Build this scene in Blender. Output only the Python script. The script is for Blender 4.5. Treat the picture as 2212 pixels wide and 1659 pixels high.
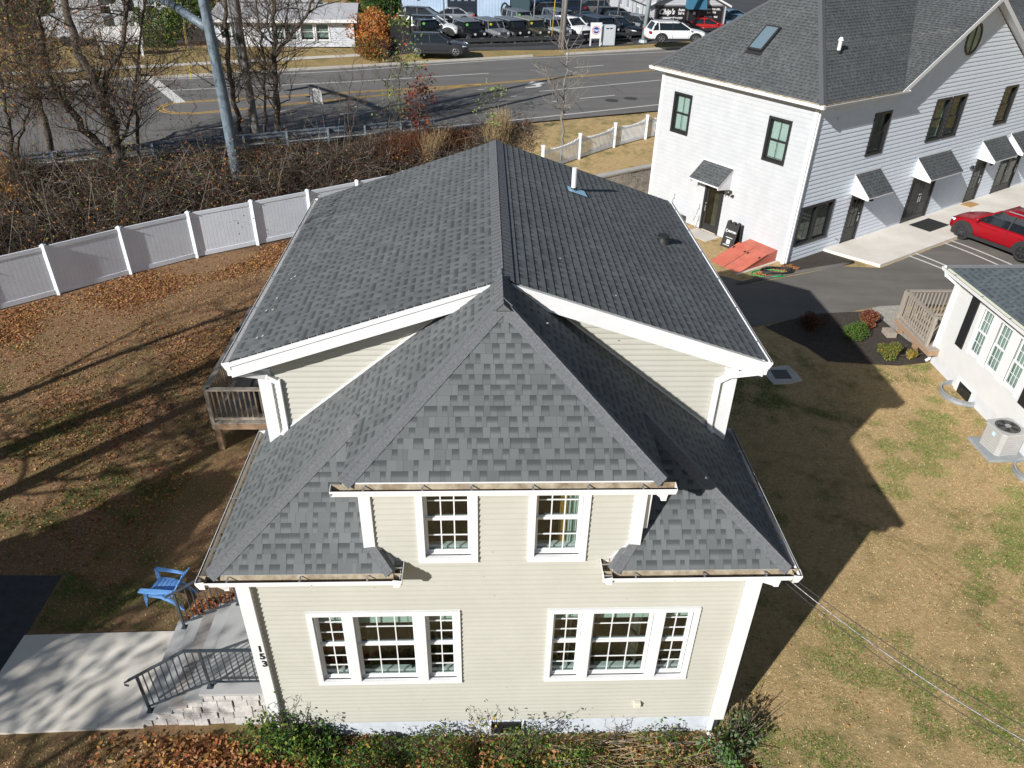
import bpy, math, random
import numpy as np
from mathutils import Vector, Matrix
R=math.radians
random.seed(7); RNG=np.random.default_rng(11)
for o in list(bpy.data.objects): bpy.data.objects.remove(o)
SC=bpy.context.scene; COL=SC.collection
# ---------------------------------------------------------------- camera, sky, sun
CF=1616.49; CL=np.array([-0.26855,-7.75026,12.43416]); CR=(0.99696,-0.018643,-0.032773)
cd=bpy.data.cameras.new('camera'); cam=bpy.data.objects.new('camera',cd); COL.objects.link(cam)
cam.location=CL; cam.rotation_euler=CR; cd.sensor_width=36; cd.lens=CF/2212*36
cd.clip_start=.1; cd.clip_end=1500; SC.camera=cam
AZ=45.3; EL=29.0          # sunlight travels towards this azimuth
W=bpy.data.worlds.new('World'); SC.world=W; W.use_nodes=True
nt=W.node_tree; bg=nt.nodes['Background']; sk=nt.nodes.new('ShaderNodeTexSky'); sk.sky_type='NISHITA'; sk.sun_disc=False
sk.sun_elevation=R(EL); sk.sun_rotation=R(90-(AZ+180)); sk.altitude=20; sk.air_density=1.0; sk.dust_density=.6
nt.links.new(sk.outputs[0],bg.inputs[0]); bg.inputs[1].default_value=.050
ld=bpy.data.lights.new('sun','SUN'); ld.energy=5.0; ld.angle=R(.55); ld.color=(1,.975,.94)
sun=bpy.data.objects.new('sun',ld); COL.objects.link(sun)
sd=Vector((math.cos(R(AZ))*math.cos(R(EL)),math.sin(R(AZ))*math.cos(R(EL)),-math.sin(R(EL))))
sun.rotation_euler=sd.to_track_quat('-Z','Y').to_euler(); sun.location=(-20,-14,25)
SC.view_settings.view_transform='Standard'; SC.view_settings.look='None'; SC.view_settings.gamma=1; SC.view_settings.exposure=.33
SC.render.engine='CYCLES'
# ---------------------------------------------------------------- where a seen ground spot lies in the world
RM=np.array(Matrix.LocRotScale(Vector((0,0,0)),cam.rotation_euler,Vector((1,1,1))).to_3x3())
def ray(u,v): return RM@np.array([(u-1106)/CF,-(v-829.5)/CF,-1])
def G(u,v,z=0):
    d=ray(u,v); t=(z-CL[2])/d[2]; return CL+t*d
def atY(u,v,y):
    d=ray(u,v); t=(y-CL[1])/d[1]; return CL+t*d
S22,C22=math.sin(R(22)),math.cos(R(22))
def ss(x,a,b):
    t=np.clip((x-a)/(b-a),0,1); return t*t*(3-2*t)
def H(x,y):
    x=np.asarray(x,float); y=np.asarray(y,float)
    n=-x*S22+y*C22
    b=.25*ss(n,8,13)
    nf=21.7+np.clip(x+15.5,-30,12)*.335+.6
    left=b+1.87*ss(n,nf,30.6)
    d=y-(27.2+(x-5.4)*.615)
    right=b+1.2*ss(d,.25,.55)+.67*ss(n,23.5,30.6)
    m=ss(x,1.2,2.6)
    h=left*(1-m)+right*m
    h=h+.28*ss(n,49.6,53)+.25*ss(n,53,60)+.3*ss(n,62,90)
    return h
def Z(x,y): return float(H(x,y))
def GT(u,v):          # ground point under a pixel on the terrain
    z=0.
    for i in range(40):
        p=G(u,v,z); z=z*.5+.5*Z(p[0],p[1])
    return Vector((p[0],p[1],Z(p[0],p[1])))
# ---------------------------------------------------------------- materials
MATS={}
def mat(name,col,rough=.6,var=.0,scale=8,bump=0,bscale=60,metal=0,col2=None,spec=.5,detail=4,obj=True,sx=(1,1,1)):
    if name in MATS: return MATS[name]
    m=bpy.data.materials.new(name); m.use_nodes=True; t=m.node_tree; b=t.nodes['Principled BSDF']
    b.inputs['Base Color'].default_value=(*col,1); b.inputs['Roughness'].default_value=rough; b.inputs['Metallic'].default_value=metal
    b.inputs['Specular IOR Level'].default_value=spec
    if var or col2 or bump:
        tc=t.nodes.new('ShaderNodeTexCoord'); mp=t.nodes.new('ShaderNodeMapping'); mp.inputs['Scale'].default_value=sx
        t.links.new(tc.outputs['Object'],mp.inputs[0])
    if var or col2:
        n=t.nodes.new('ShaderNodeTexNoise'); n.inputs['Scale'].default_value=scale; n.inputs['Detail'].default_value=detail; n.inputs['Roughness'].default_value=.65
        t.links.new(mp.outputs[0],n.inputs[0])
        r=t.nodes.new('ShaderNodeValToRGB'); r.color_ramp.elements[0].position=.32; r.color_ramp.elements[1].position=.68
        c2=col2 or tuple(min(1,c*(1+var)) for c in col); c1=col if col2 else tuple(c*(1-var) for c in col)
        r.color_ramp.elements[0].color=(*c1,1); r.color_ramp.elements[1].color=(*c2,1)
        t.links.new(n.outputs[0],r.inputs[0]); t.links.new(r.outputs[0],b.inputs['Base Color'])
    if bump:
        n2=t.nodes.new('ShaderNodeTexNoise'); n2.inputs['Scale'].default_value=bscale; n2.inputs['Detail'].default_value=5
        t.links.new(mp.outputs[0],n2.inputs[0]); bp=t.nodes.new('ShaderNodeBump'); bp.inputs['Strength'].default_value=bump; bp.inputs['Distance'].default_value=.02
        t.links.new(n2.outputs[0],bp.inputs['Height']); t.links.new(bp.outputs[0],b.inputs['Normal'])
    MATS[name]=m; return m
def N(t,ty,**k):
    n=t.nodes.new(ty)
    for a,v in k.items(): setattr(n,a,v)
    return n
def math_(t,op,a,b=None,c=None):
    n=t.nodes.new('ShaderNodeMath'); n.operation=op
    for i,x in enumerate((a,b,c)):
        if x is None: continue
        if isinstance(x,(int,float)): n.inputs[i].default_value=x
        else: t.links.new(x,n.inputs[i])
    return n.outputs[0]
def mix(t,f,a,b):
    n=t.nodes.new('ShaderNodeMix'); n.data_type='RGBA'
    for i,x in ((0,f),(6,a),(7,b)):
        if isinstance(x,tuple): n.inputs[i].default_value=(*x,1)
        elif isinstance(x,(int,float)): n.inputs[i].default_value=x
        else: t.links.new(x,n.inputs[i])
    return n.outputs[2]
def ramp(t,x,*st):
    r=t.nodes.new('ShaderNodeValToRGB'); e=r.color_ramp.elements
    while len(e)<len(st): e.new(.5)
    for i,(p,c) in enumerate(st):
        e[i].position=p; e[i].color=(*c,1) if isinstance(c,tuple) else (c,c,c,1)
    t.links.new(x,r.inputs[0]); return r.outputs[0]
def noise(t,vec,s,d=4,rough=.6,dist=0):
    n=t.nodes.new('ShaderNodeTexNoise'); n.inputs['Scale'].default_value=s; n.inputs['Detail'].default_value=d; n.inputs['Roughness'].default_value=rough; n.inputs['Distortion'].default_value=dist
    t.links.new(vec,n.inputs[0]); return n.outputs[0]
EXP=.143
def shingle_mat(name,light,dark,cap=False):
    m=bpy.data.materials.new(name); m.use_nodes=True; t=m.node_tree; b=t.nodes['Principled BSDF']; b.inputs['Roughness'].default_value=.88; b.inputs['Specular IOR Level'].default_value=.3
    uv=t.nodes.new('ShaderNodeUVMap').outputs[0]; sp=t.nodes.new('ShaderNodeSeparateXYZ'); t.links.new(uv,sp.inputs[0]); u,v=sp.outputs[0],sp.outputs[1]
    row=math_(t,'FLOOR',math_(t,'DIVIDE',v,EXP)); fr=math_(t,'FRACT',math_(t,'DIVIDE',v,EXP))
    wn=N(t,'ShaderNodeTexWhiteNoise',noise_dimensions='1D'); t.links.new(row,wn.inputs['W'])
    cw=.108
    uu=math_(t,'ADD',math_(t,'DIVIDE',u,cw),math_(t,'MULTIPLY',wn.outputs[0],37.))
    # jitter the tab edges, tabs flare slightly
    jn=N(t,'ShaderNodeTexNoise',noise_dimensions='2D'); jn.inputs['Scale'].default_value=5.1; jn.inputs['Detail'].default_value=0
    jc=t.nodes.new('ShaderNodeCombineXYZ'); t.links.new(u,jc.inputs[0]); t.links.new(math_(t,'MULTIPLY',row,13.7),jc.inputs[1]); t.links.new(jc.outputs[0],jn.inputs[0]); uu=math_(t,'ADD',uu,math_(t,'MULTIPLY',jn.outputs[0],1.7))
    ce=math_(t,'FLOOR',uu); fu=math_(t,'FRACT',uu)
    cv=t.nodes.new('ShaderNodeCombineXYZ'); t.links.new(ce,cv.inputs[0]); t.links.new(row,cv.inputs[1])
    w2=N(t,'ShaderNodeTexWhiteNoise',noise_dimensions='2D'); t.links.new(cv.outputs[0],w2.inputs[0]); rnd=w2.outputs[0]
    sc=N(t,'ShaderNodeSeparateColor'); t.links.new(w2.outputs[1],sc.inputs[0])
    par=math_(t,'FLOORED_MODULO',ce,2.); flip=math_(t,'LESS_THAN',rnd,.045); tab=math_(t,'ABSOLUTE',math_(t,'SUBTRACT',par,flip))
    shade=math_(t,'MULTIPLY',math_(t,'SUBTRACT',1,tab),ramp(t,fr,(.35,0.),(.62,.75),(1.,1.)))
    vary=math_(t,'MULTIPLY',sc.outputs[1],.75)
    base=mix(t,vary,light,tuple(.68*x for x in light))
    base=mix(t,math_(t,'MULTIPLY',shade,.82),base,dark)
    edge=math_(t,'LESS_THAN',fu,.045)
    base=mix(t,math_(t,'MULTIPLY',edge,.5),base,tuple(.5*x for x in dark))
    g=noise(t,uv,260,2); lg=noise(t,uv,.6,3)
    hsv=N(t,'ShaderNodeHueSaturation'); t.links.new(base,hsv.inputs['Color'])
    t.links.new(math_(t,'ADD',math_(t,'MULTIPLY',g,.8),math_(t,'ADD',.30,math_(t,'MULTIPLY',lg,.56))),hsv.inputs['Value'])
    t.links.new(hsv.outputs[0],b.inputs['Base Color'])
    hgt=math_(t,'ADD',math_(t,'MULTIPLY',tab,.004),math_(t,'MULTIPLY',g,.0012))
    bp=N(t,'ShaderNodeBump'); bp.inputs['Strength'].default_value=.6; bp.inputs['Distance'].default_value=1.; t.links.new(hgt,bp.inputs['Height']); t.links.new(bp.outputs[0],b.inputs['Normal'])
    MATS[name]=m; return m
SHING=shingle_mat('asphalt_shingles',(.142,.153,.156),(.042,.046,.050))
SHING2=shingle_mat('asphalt_shingles_charcoal',(.105,.112,.116),(.038,.041,.045))
SHING3=shingle_mat('asphalt_shingles_slate',(.105,.13,.14),(.045,.055,.062))
CAPM=mat('ridge_cap_shingles',(.14,.145,.155),.9,.22,30,.5,200)
CAP2=mat('ridge_cap_charcoal',(.085,.09,.098),.9,.22,30,.5,200)
def plastic_lap(name,c,c2,sc=.8):
    return mat(name,c,.55,col2=c2,scale=sc,detail=6,sx=(1,1,1))
SIDE=plastic_lap('vinyl_siding_sage',(.425,.42,.365),(.475,.468,.415))
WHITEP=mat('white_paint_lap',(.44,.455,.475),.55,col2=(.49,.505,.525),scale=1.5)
WHITEP2=mat('white_lap_skylight_tint',(.68,.74,.82),.55,col2=(.76,.81,.87),scale=3,detail=8)  # same white siding; bluish skylight on the grazed wall put into its colour
NBW=mat('white_vinyl_lap',(.60,.60,.59),.5,col2=(.65,.648,.635),scale=1.2)
TRIM=mat('white_trim',(.73,.735,.74),.42,.04,3)
PVC=mat('white_vinyl_fence',(.84,.90,.99),.38,.04,2)
GUT=mat('white_gutter',(.80,.80,.80),.35)
GUTIN=mat('gutter_inside_tan',(.22,.16,.10),.8,col2=(.50,.44,.33),scale=5)
METAL=mat('aluminium',(.62,.62,.64),.35,metal=.8)
FOUND=mat('painted_foundation',(.55,.59,.64),.8,.08,5,.15,40)
BLACK=mat('black_paint',(.018,.019,.021),.4)
BLACKF=mat('black_window_frame',(.022,.023,.025),.35)
DARK=mat('dark_interior',(.035,.03,.025),.9,.3,3)
ROOMB=mat('interior_wall',(.10,.085,.065),.9,.5,2.5)
BLIND=mat('pale_blind',(.52,.58,.54),.7)
CURT=mat('ochre_curtain',(.45,.27,.07),.8)
WHITEBL=mat('white_blind',(.72,.76,.75),.6)
TYRE=mat('tyre_rubber',(.018,.018,.019),.75)
CHROME=mat('alloy_rim',(.66,.66,.68),.25,metal=.9)
CARGLASS=mat('car_glass',(.012,.016,.02),.06,spec=.8)
PLASTIC=mat('black_plastic',(.022,.022,.023),.55)
RED=mat('red_lamp',(.45,.02,.02),.2)
LAMPM=mat('clear_lamp',(.75,.78,.8),.1)
WOODW=mat('weathered_wood',(.26,.22,.18),.85,col2=(.40,.35,.29),scale=3,bump=.4,bscale=30,sx=(6,6,1),detail=8)
WOODN=mat('brown_timber',(.27,.17,.10),.8,col2=(.40,.27,.18),scale=4,sx=(1,6,6))
CONC=mat('concrete',(.50,.47,.41),.85,col2=(.60,.565,.50),scale=1.3,bump=.15,bscale=80,detail=7)
CONCW=mat('pale_concrete_walk',(.60,.56,.49),.85,col2=(.72,.68,.61),scale=.9,bump=.12,bscale=80,detail=7)
BLUES=mat('bluestone',(.36,.37,.37),.75,col2=(.42,.42,.41),scale=1.2,detail=6)
STONE=mat('ledge_stone',(.40,.385,.37),.85,col2=(.62,.59,.56),scale=4.5,bump=.8,bscale=14,detail=8)
RAILM=mat('grey_metal_railing',(.065,.08,.095),.4,metal=.3)
ROADM=None
def glass_mat(name,tint,base=.12):
    m=bpy.data.materials.new(name); m.use_nodes=True; t=m.node_tree
    for n in list(t.nodes):
        if n.type!='OUTPUT_MATERIAL': t.nodes.remove(n)
    tr=t.nodes.new('ShaderNodeBsdfTransparent'); tr.inputs[0].default_value=(*tint,1); gl=t.nodes.new('ShaderNodeBsdfGlossy'); gl.inputs['Roughness'].default_value=.02
    ge=t.nodes.new('ShaderNodeNewGeometry'); dp=t.nodes.new('ShaderNodeVectorMath'); dp.operation='DOT_PRODUCT'; t.links.new(ge.outputs['Normal'],dp.inputs[0]); t.links.new(ge.outputs['Incoming'],dp.inputs[1])
    fr=math_(t,'ADD',math_(t,'MULTIPLY',math_(t,'POWER',math_(t,'SUBTRACT',1,math_(t,'ABSOLUTE',dp.outputs['Value'])),5),.9),.045+base); mx=t.nodes.new('ShaderNodeMixShader')
    t.links.new(fr,mx.inputs[0]); t.links.new(tr.outputs[0],mx.inputs[1]); t.links.new(gl.outputs[0],mx.inputs[2])
    t.links.new(mx.outputs[0],[n for n in t.nodes if n.type=='OUTPUT_MATERIAL'][0].inputs[0]); MATS[name]=m; return m
GLASS=glass_mat('window_glass',(.80,.86,.84),.02)
# ---------------------------------------------------------------- object helpers
def tag(o,label=None,cat=None,group=None,kind=None):
    for k,v in (('label',label),('category',cat),('group',group),('kind',kind)):
        if v: o[k]=v
    return o
def thing(name,label,cat,loc=(0,0,0),rz=0,group=None):
    o=bpy.data.objects.new(name,None); COL.objects.link(o); o.location=loc; o.rotation_euler=(0,0,rz); o.empty_display_size=.3
    return tag(o,label,cat,group)
class MB:
    """collects polygons; verts given in the parent's coordinates"""
    def __init__(s): s.v=[]; s.f=[]; s.mi=[]; s.mats=[]; s.uv={}; s.M=None
    def m(s,mat):
        if mat not in s.mats: s.mats.append(mat)
        return s.mats.index(mat)
    def add(s,vs,fs,mat,uvs=None):
        b=len(s.v); k=s.m(mat)
        for p in vs:
            p=Vector(p)
            if s.M is not None: p=s.M@p
            s.v.append(tuple(p))
        for j,f in enumerate(fs):
            s.f.append([b+i for i in f]); s.mi.append(k)
            if uvs: s.uv[len(s.f)-1]=[uvs[i] for i in f]
    def poly(s,pts,mat,uvs=None): s.add(pts,[list(range(len(pts)))],mat,uvs)
    def box(s,a,b,mat):
        x0,y0,z0=a; x1,y1,z1=b
        s.add([(x0,y0,z0),(x1,y0,z0),(x1,y1,z0),(x0,y1,z0),(x0,y0,z1),(x1,y0,z1),(x1,y1,z1),(x0,y1,z1)],
              [[3,2,1,0],[4,5,6,7],[0,1,5,4],[1,2,6,5],[2,3,7,6],[3,0,4,7]],mat)
    def bar(s,p,q,w,h,mat,up=(0,0,1)):
        p=Vector(p);q=Vector(q);d=(q-p).normalized();up=Vector(up)
        if abs(d.dot(up))>.98: up=Vector((1,0,0)) if abs(d.x)<.9 else Vector((0,1,0))
        a=d.cross(up).normalized(); b=a.cross(d)
        c=[]
        for e in (p,q):
            for i,j in ((-1,-1),(1,-1),(1,1),(-1,1)): c.append(e+a*(i*w/2)+b*(j*h/2))
        s.add(c,[[3,2,1,0],[4,5,6,7],[0,1,5,4],[1,2,6,5],[2,3,7,6],[3,0,4,7]],mat)
    def tube(s,pts,r,mat,n=8,cap=True):
        pts=[Vector(p) for p in pts]; rs=r if isinstance(r,(list,tuple)) else [r]*len(pts)
        vs=[];fs=[]
        ref=Vector((0,0,1))
        for i,p in enumerate(pts):
            d=(pts[min(i+1,len(pts)-1)]-pts[max(i-1,0)]).normalized()
            if abs(d.dot(ref))>.95: ref=Vector((1,0,0)) if abs(d.x)<.9 else Vector((0,1,0))
            a=d.cross(ref).normalized(); b=a.cross(d).normalized()
            for k in range(n):
                an=2*math.pi*k/n; vs.append(p+(a*math.cos(an)+b*math.sin(an))*rs[i])
        for i in range(len(pts)-1):
            for k in range(n):
                k2=(k+1)%n; fs.append([i*n+k,i*n+k2,(i+1)*n+k2,(i+1)*n+k])
        if cap: fs.append(list(range(n))[::-1]); fs.append([(len(pts)-1)*n+k for k in range(n)])
        s.add(vs,fs,mat)
    def cyl(s,c,r,h,mat,axis='z',n=20,r2=None):
        c=Vector(c); d={'x':Vector((1,0,0)),'y':Vector((0,1,0)),'z':Vector((0,0,1))}[axis]
        s.tube([c,c+d*h],[r,r if r2 is None else r2],mat,n)
    def prism(s,pts,vec,mat):
        n=len(pts); vec=Vector(vec); a=[Vector(p) for p in pts]; b=[p+vec for p in a]
        s.add(a+b,[list(range(n))[::-1],[n+i for i in range(n)]]+[[i,(i+1)%n,n+(i+1)%n,n+i] for i in range(n)],mat)
    def build(s,name,parent=None,smooth=False,bevel=0,**tg):
        me=bpy.data.meshes.new(name); me.from_pydata(s.v,[],s.f)
        for m in s.mats: me.materials.append(m)
        me.polygons.foreach_set('material_index',s.mi)
        if s.uv:
            L=me.uv_layers.new(name='UVMap'); d=L.data
            for fi,us in s.uv.items():
                ls=me.polygons[fi].loop_start
                for i,u in enumerate(us): d[ls+i].uv=u
        if smooth: me.polygons.foreach_set('use_smooth',[True]*len(s.f))
        me.update(); o=bpy.data.objects.new(name,me); COL.objects.link(o)
        if parent is not None: o.parent=parent
        if bevel:
            b=o.modifiers.new('bevel','BEVEL'); b.width=bevel; b.segments=2; b.limit_method='ANGLE'; b.angle_limit=R(35)
            if smooth: o.modifiers.new('wn','WEIGHTED_NORMAL')
        return tag(o,**tg)
def fastmesh(name,V,F,mats,mi=None,parent=None,smooth=False):
    """V (n,3) array, F (m,k) array of quads or tris"""
    V=np.ascontiguousarray(V,np.float32); F=np.ascontiguousarray(F,np.int32); k=F.shape[1]
    me=bpy.data.meshes.new(name); me.vertices.add(len(V)); me.vertices.foreach_set('co',V.ravel())
    me.loops.add(F.size); me.loops.foreach_set('vertex_index',F.ravel()); me.polygons.add(len(F))
    me.polygons.foreach_set('loop_start',np.arange(0,F.size,k,dtype=np.int32)); me.polygons.foreach_set('loop_total',np.full(len(F),k,np.int32))
    for m in mats: me.materials.append(m)
    if mi is not None: me.polygons.foreach_set('material_index',np.asarray(mi,np.int32))
    if smooth: me.polygons.foreach_set('use_smooth',np.ones(len(F),bool))
    me.update(calc_edges=True); me.validate()
    o=bpy.data.objects.new(name,me); COL.objects.link(o)
    if parent is not None: o.parent=parent
    return o
def copy_tree(o,parent=None,root=True):
    c=o.copy(); COL.objects.link(c)
    if parent is not None: c.parent=parent
    for ch in [x for x in o.children]: copy_tree(ch,c,False)
    return c
def clip(poly,uvn,lim,keep_less):
    """clip polygon (list of tuples) by coordinate uvn"""
    out=[]
    n=len(poly)
    for i in range(n):
        a=poly[i]; b=poly[(i+1)%n]
        ia=(a[uvn]<=lim) if keep_less else (a[uvn]>=lim); ib=(b[uvn]<=lim) if keep_less else (b[uvn]>=lim)
        if ia: out.append(a)
        if ia!=ib:
            t=(lim-a[uvn])/(b[uvn]-a[uvn]); out.append(tuple(a[k]+(b[k]-a[k])*t for k in range(len(a))))
    return out
def shingle(mb,pts,mat=SHING,exp=EXP,th=.009,lip=True):
    P=[Vector(p) for p in pts]; n=Vector((0,0,0))
    for i in range(len(P)):
        a=P[i];b=P[(i+1)%len(P)]; n+=a.cross(b)
    n.normalize()
    if n.z<0: n=-n; P=P[::-1]
    u=Vector((0,0,1)).cross(n).normalized(); v=n.cross(u)
    o=P[0]; q=[((p-o).dot(u),(p-o).dot(v)) for p in P]
    v0=min(x[1] for x in q); q=[(a,b-v0) for a,b in q]; vm=max(x[1] for x in q); us=RNG.uniform(0,20)
    k=0
    while k*exp<vm-1e-4:
        b=clip(clip(q,1,k*exp,False),1,(k+1)*exp,True)
        if len(b)>=3:
            vs=[o+u*x+v*(y+v0)+n*(th*(1-(y-k*exp)/exp)+.001) for x,y in b]
            mb.add(vs,[list(range(len(b)))],mat,[(x+us,min(y,(k+1)*exp-1e-4)+1e-5) for x,y in b])
            lo=[x for x in b if abs(x[1]-k*exp)<1e-5]
            if lip and len(lo)>=2:
                xa=min(x[0] for x in lo); xb=max(x[0] for x in lo); y=k*exp
                A=o+u*xa+v*(y+v0); B=o+u*xb+v*(y+v0)
                mb.add([A+n*-.004,B+n*-.004,B+n*(th+.001),A+n*(th+.001)],[[0,1,2,3]],mat,[(0,.1*exp)]*4)
        k+=1
def clad(mb,O,u,nrm,poly,holes=(),exp=.1016,depth=.026,mat=SIDE,z0=None,joints=0):
    """lapped siding on a vertical wall. poly in (s,z) convex, holes (s0,s1,z0,z1)"""
    O=Vector(O);u=Vector(u);nrm=Vector(nrm)
    if z0 is None: z0=min(p[1] for p in poly)
    zm=max(p[1] for p in poly); k=math.floor((min(p[1] for p in poly)-z0)/exp)
    flip=u.cross(Vector((0,0,1))).dot(nrm)<0
    P3=lambda s_,z_,d_: O+u*s_+Vector((0,0,z_))+nrm*d_
    while z0+k*exp<zm-1e-4:
        za=z0+k*exp; zb=za+exp
        cuts=sorted({za,zb}|{h[i] for h in holes for i in (2,3) if za<h[i]<zb})
        for a,b in zip(cuts,cuts[1:]):
            act=sorted([(h[0],h[1]) for h in holes if h[2]<=a+1e-6 and h[3]>=b-1e-6])
            xs=[-1e3]; 
            for h in act: xs+= [h[0],h[1]]
            xs.append(1e3)
            band=clip(clip(list(poly),1,a,False),1,b,True)
            if len(band)<3: continue
            for i in range(0,len(xs),2):
                c=clip(clip(band,0,xs[i],False),0,xs[i+1],True)
                if len(c)<3: continue
                for lo_,hi_,f0,f1 in ((0,.3,1,.86),(.3,1,.86,0)):
                    c2=clip(clip(c,1,za+lo_*exp,False),1,za+hi_*exp,True)
                    if len(c2)<3: continue
                    vs=[P3(s_,z_,depth*(f0+(f1-f0)*((z_-za)/exp-lo_)/(hi_-lo_))+.002) for s_,z_ in c2]
                    if flip: vs=vs[::-1]
                    mb.poly(vs,mat)
                if abs(a-za)<1e-6:
                    lo=[p for p in c if abs(p[1]-za)<1e-5]
                    if len(lo)>=2:
                        sa=min(p[0] for p in lo); sb=max(p[0] for p in lo)
                        mb.poly([P3(sa,za,0),P3(sb,za,0),P3(sb,za,depth+.002),P3(sa,za,depth+.002)],mat)
        k+=1
def frame_M(O,u,nrm):
    """local frame: x along the wall, y into the wall, z up"""
    u=Vector(u); nrm=Vector(nrm); M=Matrix.Identity(4)
    for i in range(3): M[i][0]=u[i]; M[i][1]=-nrm[i]; M[i][2]=(0,0,1)[i]; M[i][3]=O[i]
    return M
def window(parent,M,s0,s1,z0,z1,trim,style,cols=3,rows=2,tw=.09,rec=.075,blind=0,interior=None,sash_m=None,curtain=None,casement=False):
    """double hung window in a wall opening; s,z = outer trim rectangle"""
    f=MB(); f.M=M; a,b,c,d=s0+tw,s1-tw,z0+tw,z1-tw
    for q in (((s0,-.05,c),(a,.02,d)),((b,-.05,c),(s1,.02,d)),((s0,-.053,d),(s1,.02,z1)),((s0,-.056,z0),(s1,.02,c))): f.box(*q,trim)
    for q in (((a-.01,.0,c),(a,rec+.06,d)),((b,.0,c),(b+.01,rec+.06,d)),((a,.0,d),(b,rec+.06,d+.01)),((a,.0,c-.01),(b,rec+.06,c))): f.box(*q,trim)
    w=f.build('window',parent)
    sm=sash_m or TRIM
    g=MB(); g.M=M; sa=MB(); sa.M=M; mid=(c+d)/2; sw=.045
    halves=[(c,mid+.02,rec-.03),(mid-.02,d,rec+.0)] if not casement else [(c,d,rec-.02)]
    for i,(za,zb,y) in enumerate(halves):
        for q in (((a,y,za),(a+sw,y+.03,zb)),((b-sw,y,za),(b,y+.03,zb)),((a+sw,y,za),(b-sw,y+.03,za+sw)),((a+sw,y,zb-sw),(b-sw,y+.03,zb))): sa.box(*q,sm)
        A,B,C_,D=a+sw,b-sw,za+sw,zb-sw
        for k in range(1,cols): x=A+(B-A)*k/cols; sa.box((x-.009,y+.006,C_),(x+.009,y+.020,D),sm)
        for k in range(1,rows): z=C_+(D-C_)*k/rows; sa.box((A,y+.0055,z-.009),(B,y+.0205,z+.009),sm)
        g.box((A,y+.011,C_),(B,y+.015,D),GLASS)
    sa.build('sash',w); g.build('pane',w)
    r=MB(); r.M=M; D_=.9
    im=interior or ROOMB; y0=rec+.065
    r.poly([(a-.3,y0,c-.3),(a-.3,y0+D_,c-.3),(a-.3,y0+D_,d+.1),(a-.3,y0,d+.1)],im); r.poly([(b+.3,y0,c-.3),(b+.3,y0,d+.1),(b+.3,y0+D_,d+.1),(b+.3,y0+D_,c-.3)],im)
    r.poly([(a-.3,y0+D_,c-.3),(b+.3,y0+D_,c-.3),(b+.3,y0+D_,d+.1),(a-.3,y0+D_,d+.1)],im); r.poly([(a-.3,y0,c-.3),(b+.3,y0,c-.3),(b+.3,y0+D_,c-.3),(a-.3,y0+D_,c-.3)],im)
    r.poly([(a-.3,y0,d+.1),(a-.3,y0+D_,d+.1),(b+.3,y0+D_,d+.1),(b+.3,y0,d+.1)],im)
    r.box((a-.0,y0-.005,c-.0),(b+.0,y0+.09,c+.03),TRIM)
    r.build('interior_reveal',w)
    if blind>0:
        bl=MB(); bl.M=M; zb=d-(d-c)*blind; n=int((d-zb)/.045)
        for k in range(n): z=d-.02-k*.045; bl.poly([(a+.01,y0+.0,z),(b-.01,y0+.0,z),(b-.01,y0+.03,z+.034),(a+.01,y0+.03,z+.034)],blind_m(style))
        bl.build('blind',w)
    if curtain:
        cu=MB(); cu.M=M
        for (xa,xb,mt) in curtain:
            n=10; pts=[(a+(b-a)*(xa+(xb-xa)*k/n),y0+.06+.02*(k%2)) for k in range(n+1)]
            for p,q in zip(pts,pts[1:]): cu.poly([(p[0],p[1],c+.02),(q[0],q[1],c+.02),(q[0],q[1],d),(p[0],p[1],d)],mt)
        cu.build('curtain',w)
    return w
def blind_m(s): return WHITEBL if s=='white' else BLIND
GUTS=[]
def gutter(parent,p,q,inn,w=.118,h=.115,brk=.75,ends=True,inside=GUTIN):
    """open trough from p to q (outer lip line), inn = unit vector towards the house"""
    p=Vector(p);q=Vector(q);inn=Vector(inn);L=(q-p).length;d=(q-p)/L; dn=Vector((0,0,-1)); t=.008
    m=MB()
    prof=[(0,0),(.02,0),(.02,-.02),(.035,-.05),(.045,-h),(w,-h),(w,.02)]
    for (a0,b0),(a1,b1) in zip(prof,prof[1:]):
        A=p+inn*a0-dn*b0;B=p+inn*a1-dn*b1
        mm=inside if a1>.045 else GUT
        m.poly([A,B,B+d*L,A+d*L],mm)
    for (a0,b0),(a1,b1) in zip(prof[:-1],prof[1:-1]):   # outer skin
        o=inn*-t+dn*t
        A=p+inn*a0-dn*b0+o;B=p+inn*a1-dn*b1+o
        m.poly([A,A+d*L,B+d*L,B],GUT)
    m.poly([p+inn*-t,p+d*L+inn*-t,p+d*L+inn*.02,p+inn*.02],GUT)
    m.poly([p+inn*-t,p+d*L+inn*-t,p+d*L+inn*-t+dn*.03,p+inn*-t+dn*.03],GUT)
    if ends:
        for e,s_ in ((p,-1),(q,1)):
            pr=[e+inn*a-dn*b for a,b in [(-t,0),(w,.02),(w,-h-t),(.04,-h-t),(-t,-.03)]]
            m.prism(pr,d*(.006*s_),GUT)
    g=m.build('gutter',parent)
    n=max(2,int(L/brk))
    for k in range(n):
        b=MB(); c=p+d*(L*(k+.5)/n+RNG.uniform(-.08,.08)); b.bar(c+inn*.005+Vector((0,0,.004)),c+inn*(w-.0)+Vector((0,0,.004)),.025,.006,METAL); b.bar(c+inn*.01,c+inn*.02+dn*.05,.022,.01,METAL); b.build('gutter_bracket',g)
    GUTS.append((p,q,inn,w,h,g))
    return g
def downspout(parent,pts,w=.075,h=.055,name='downspout'):
    m=MB()
    P=[Vector(p) for p in pts]
    for a,b in zip(P,P[1:]): m.bar(a,b,w,h,GUT,up=(0,-1,0))
    for a in P[1:-1]: m.box(a-Vector((w/2+.001,h/2+.001,w/2)),a+Vector((w/2+.001,h/2+.001,w/2)),GUT)
    return m.build(name,parent,bevel=.008)
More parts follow.
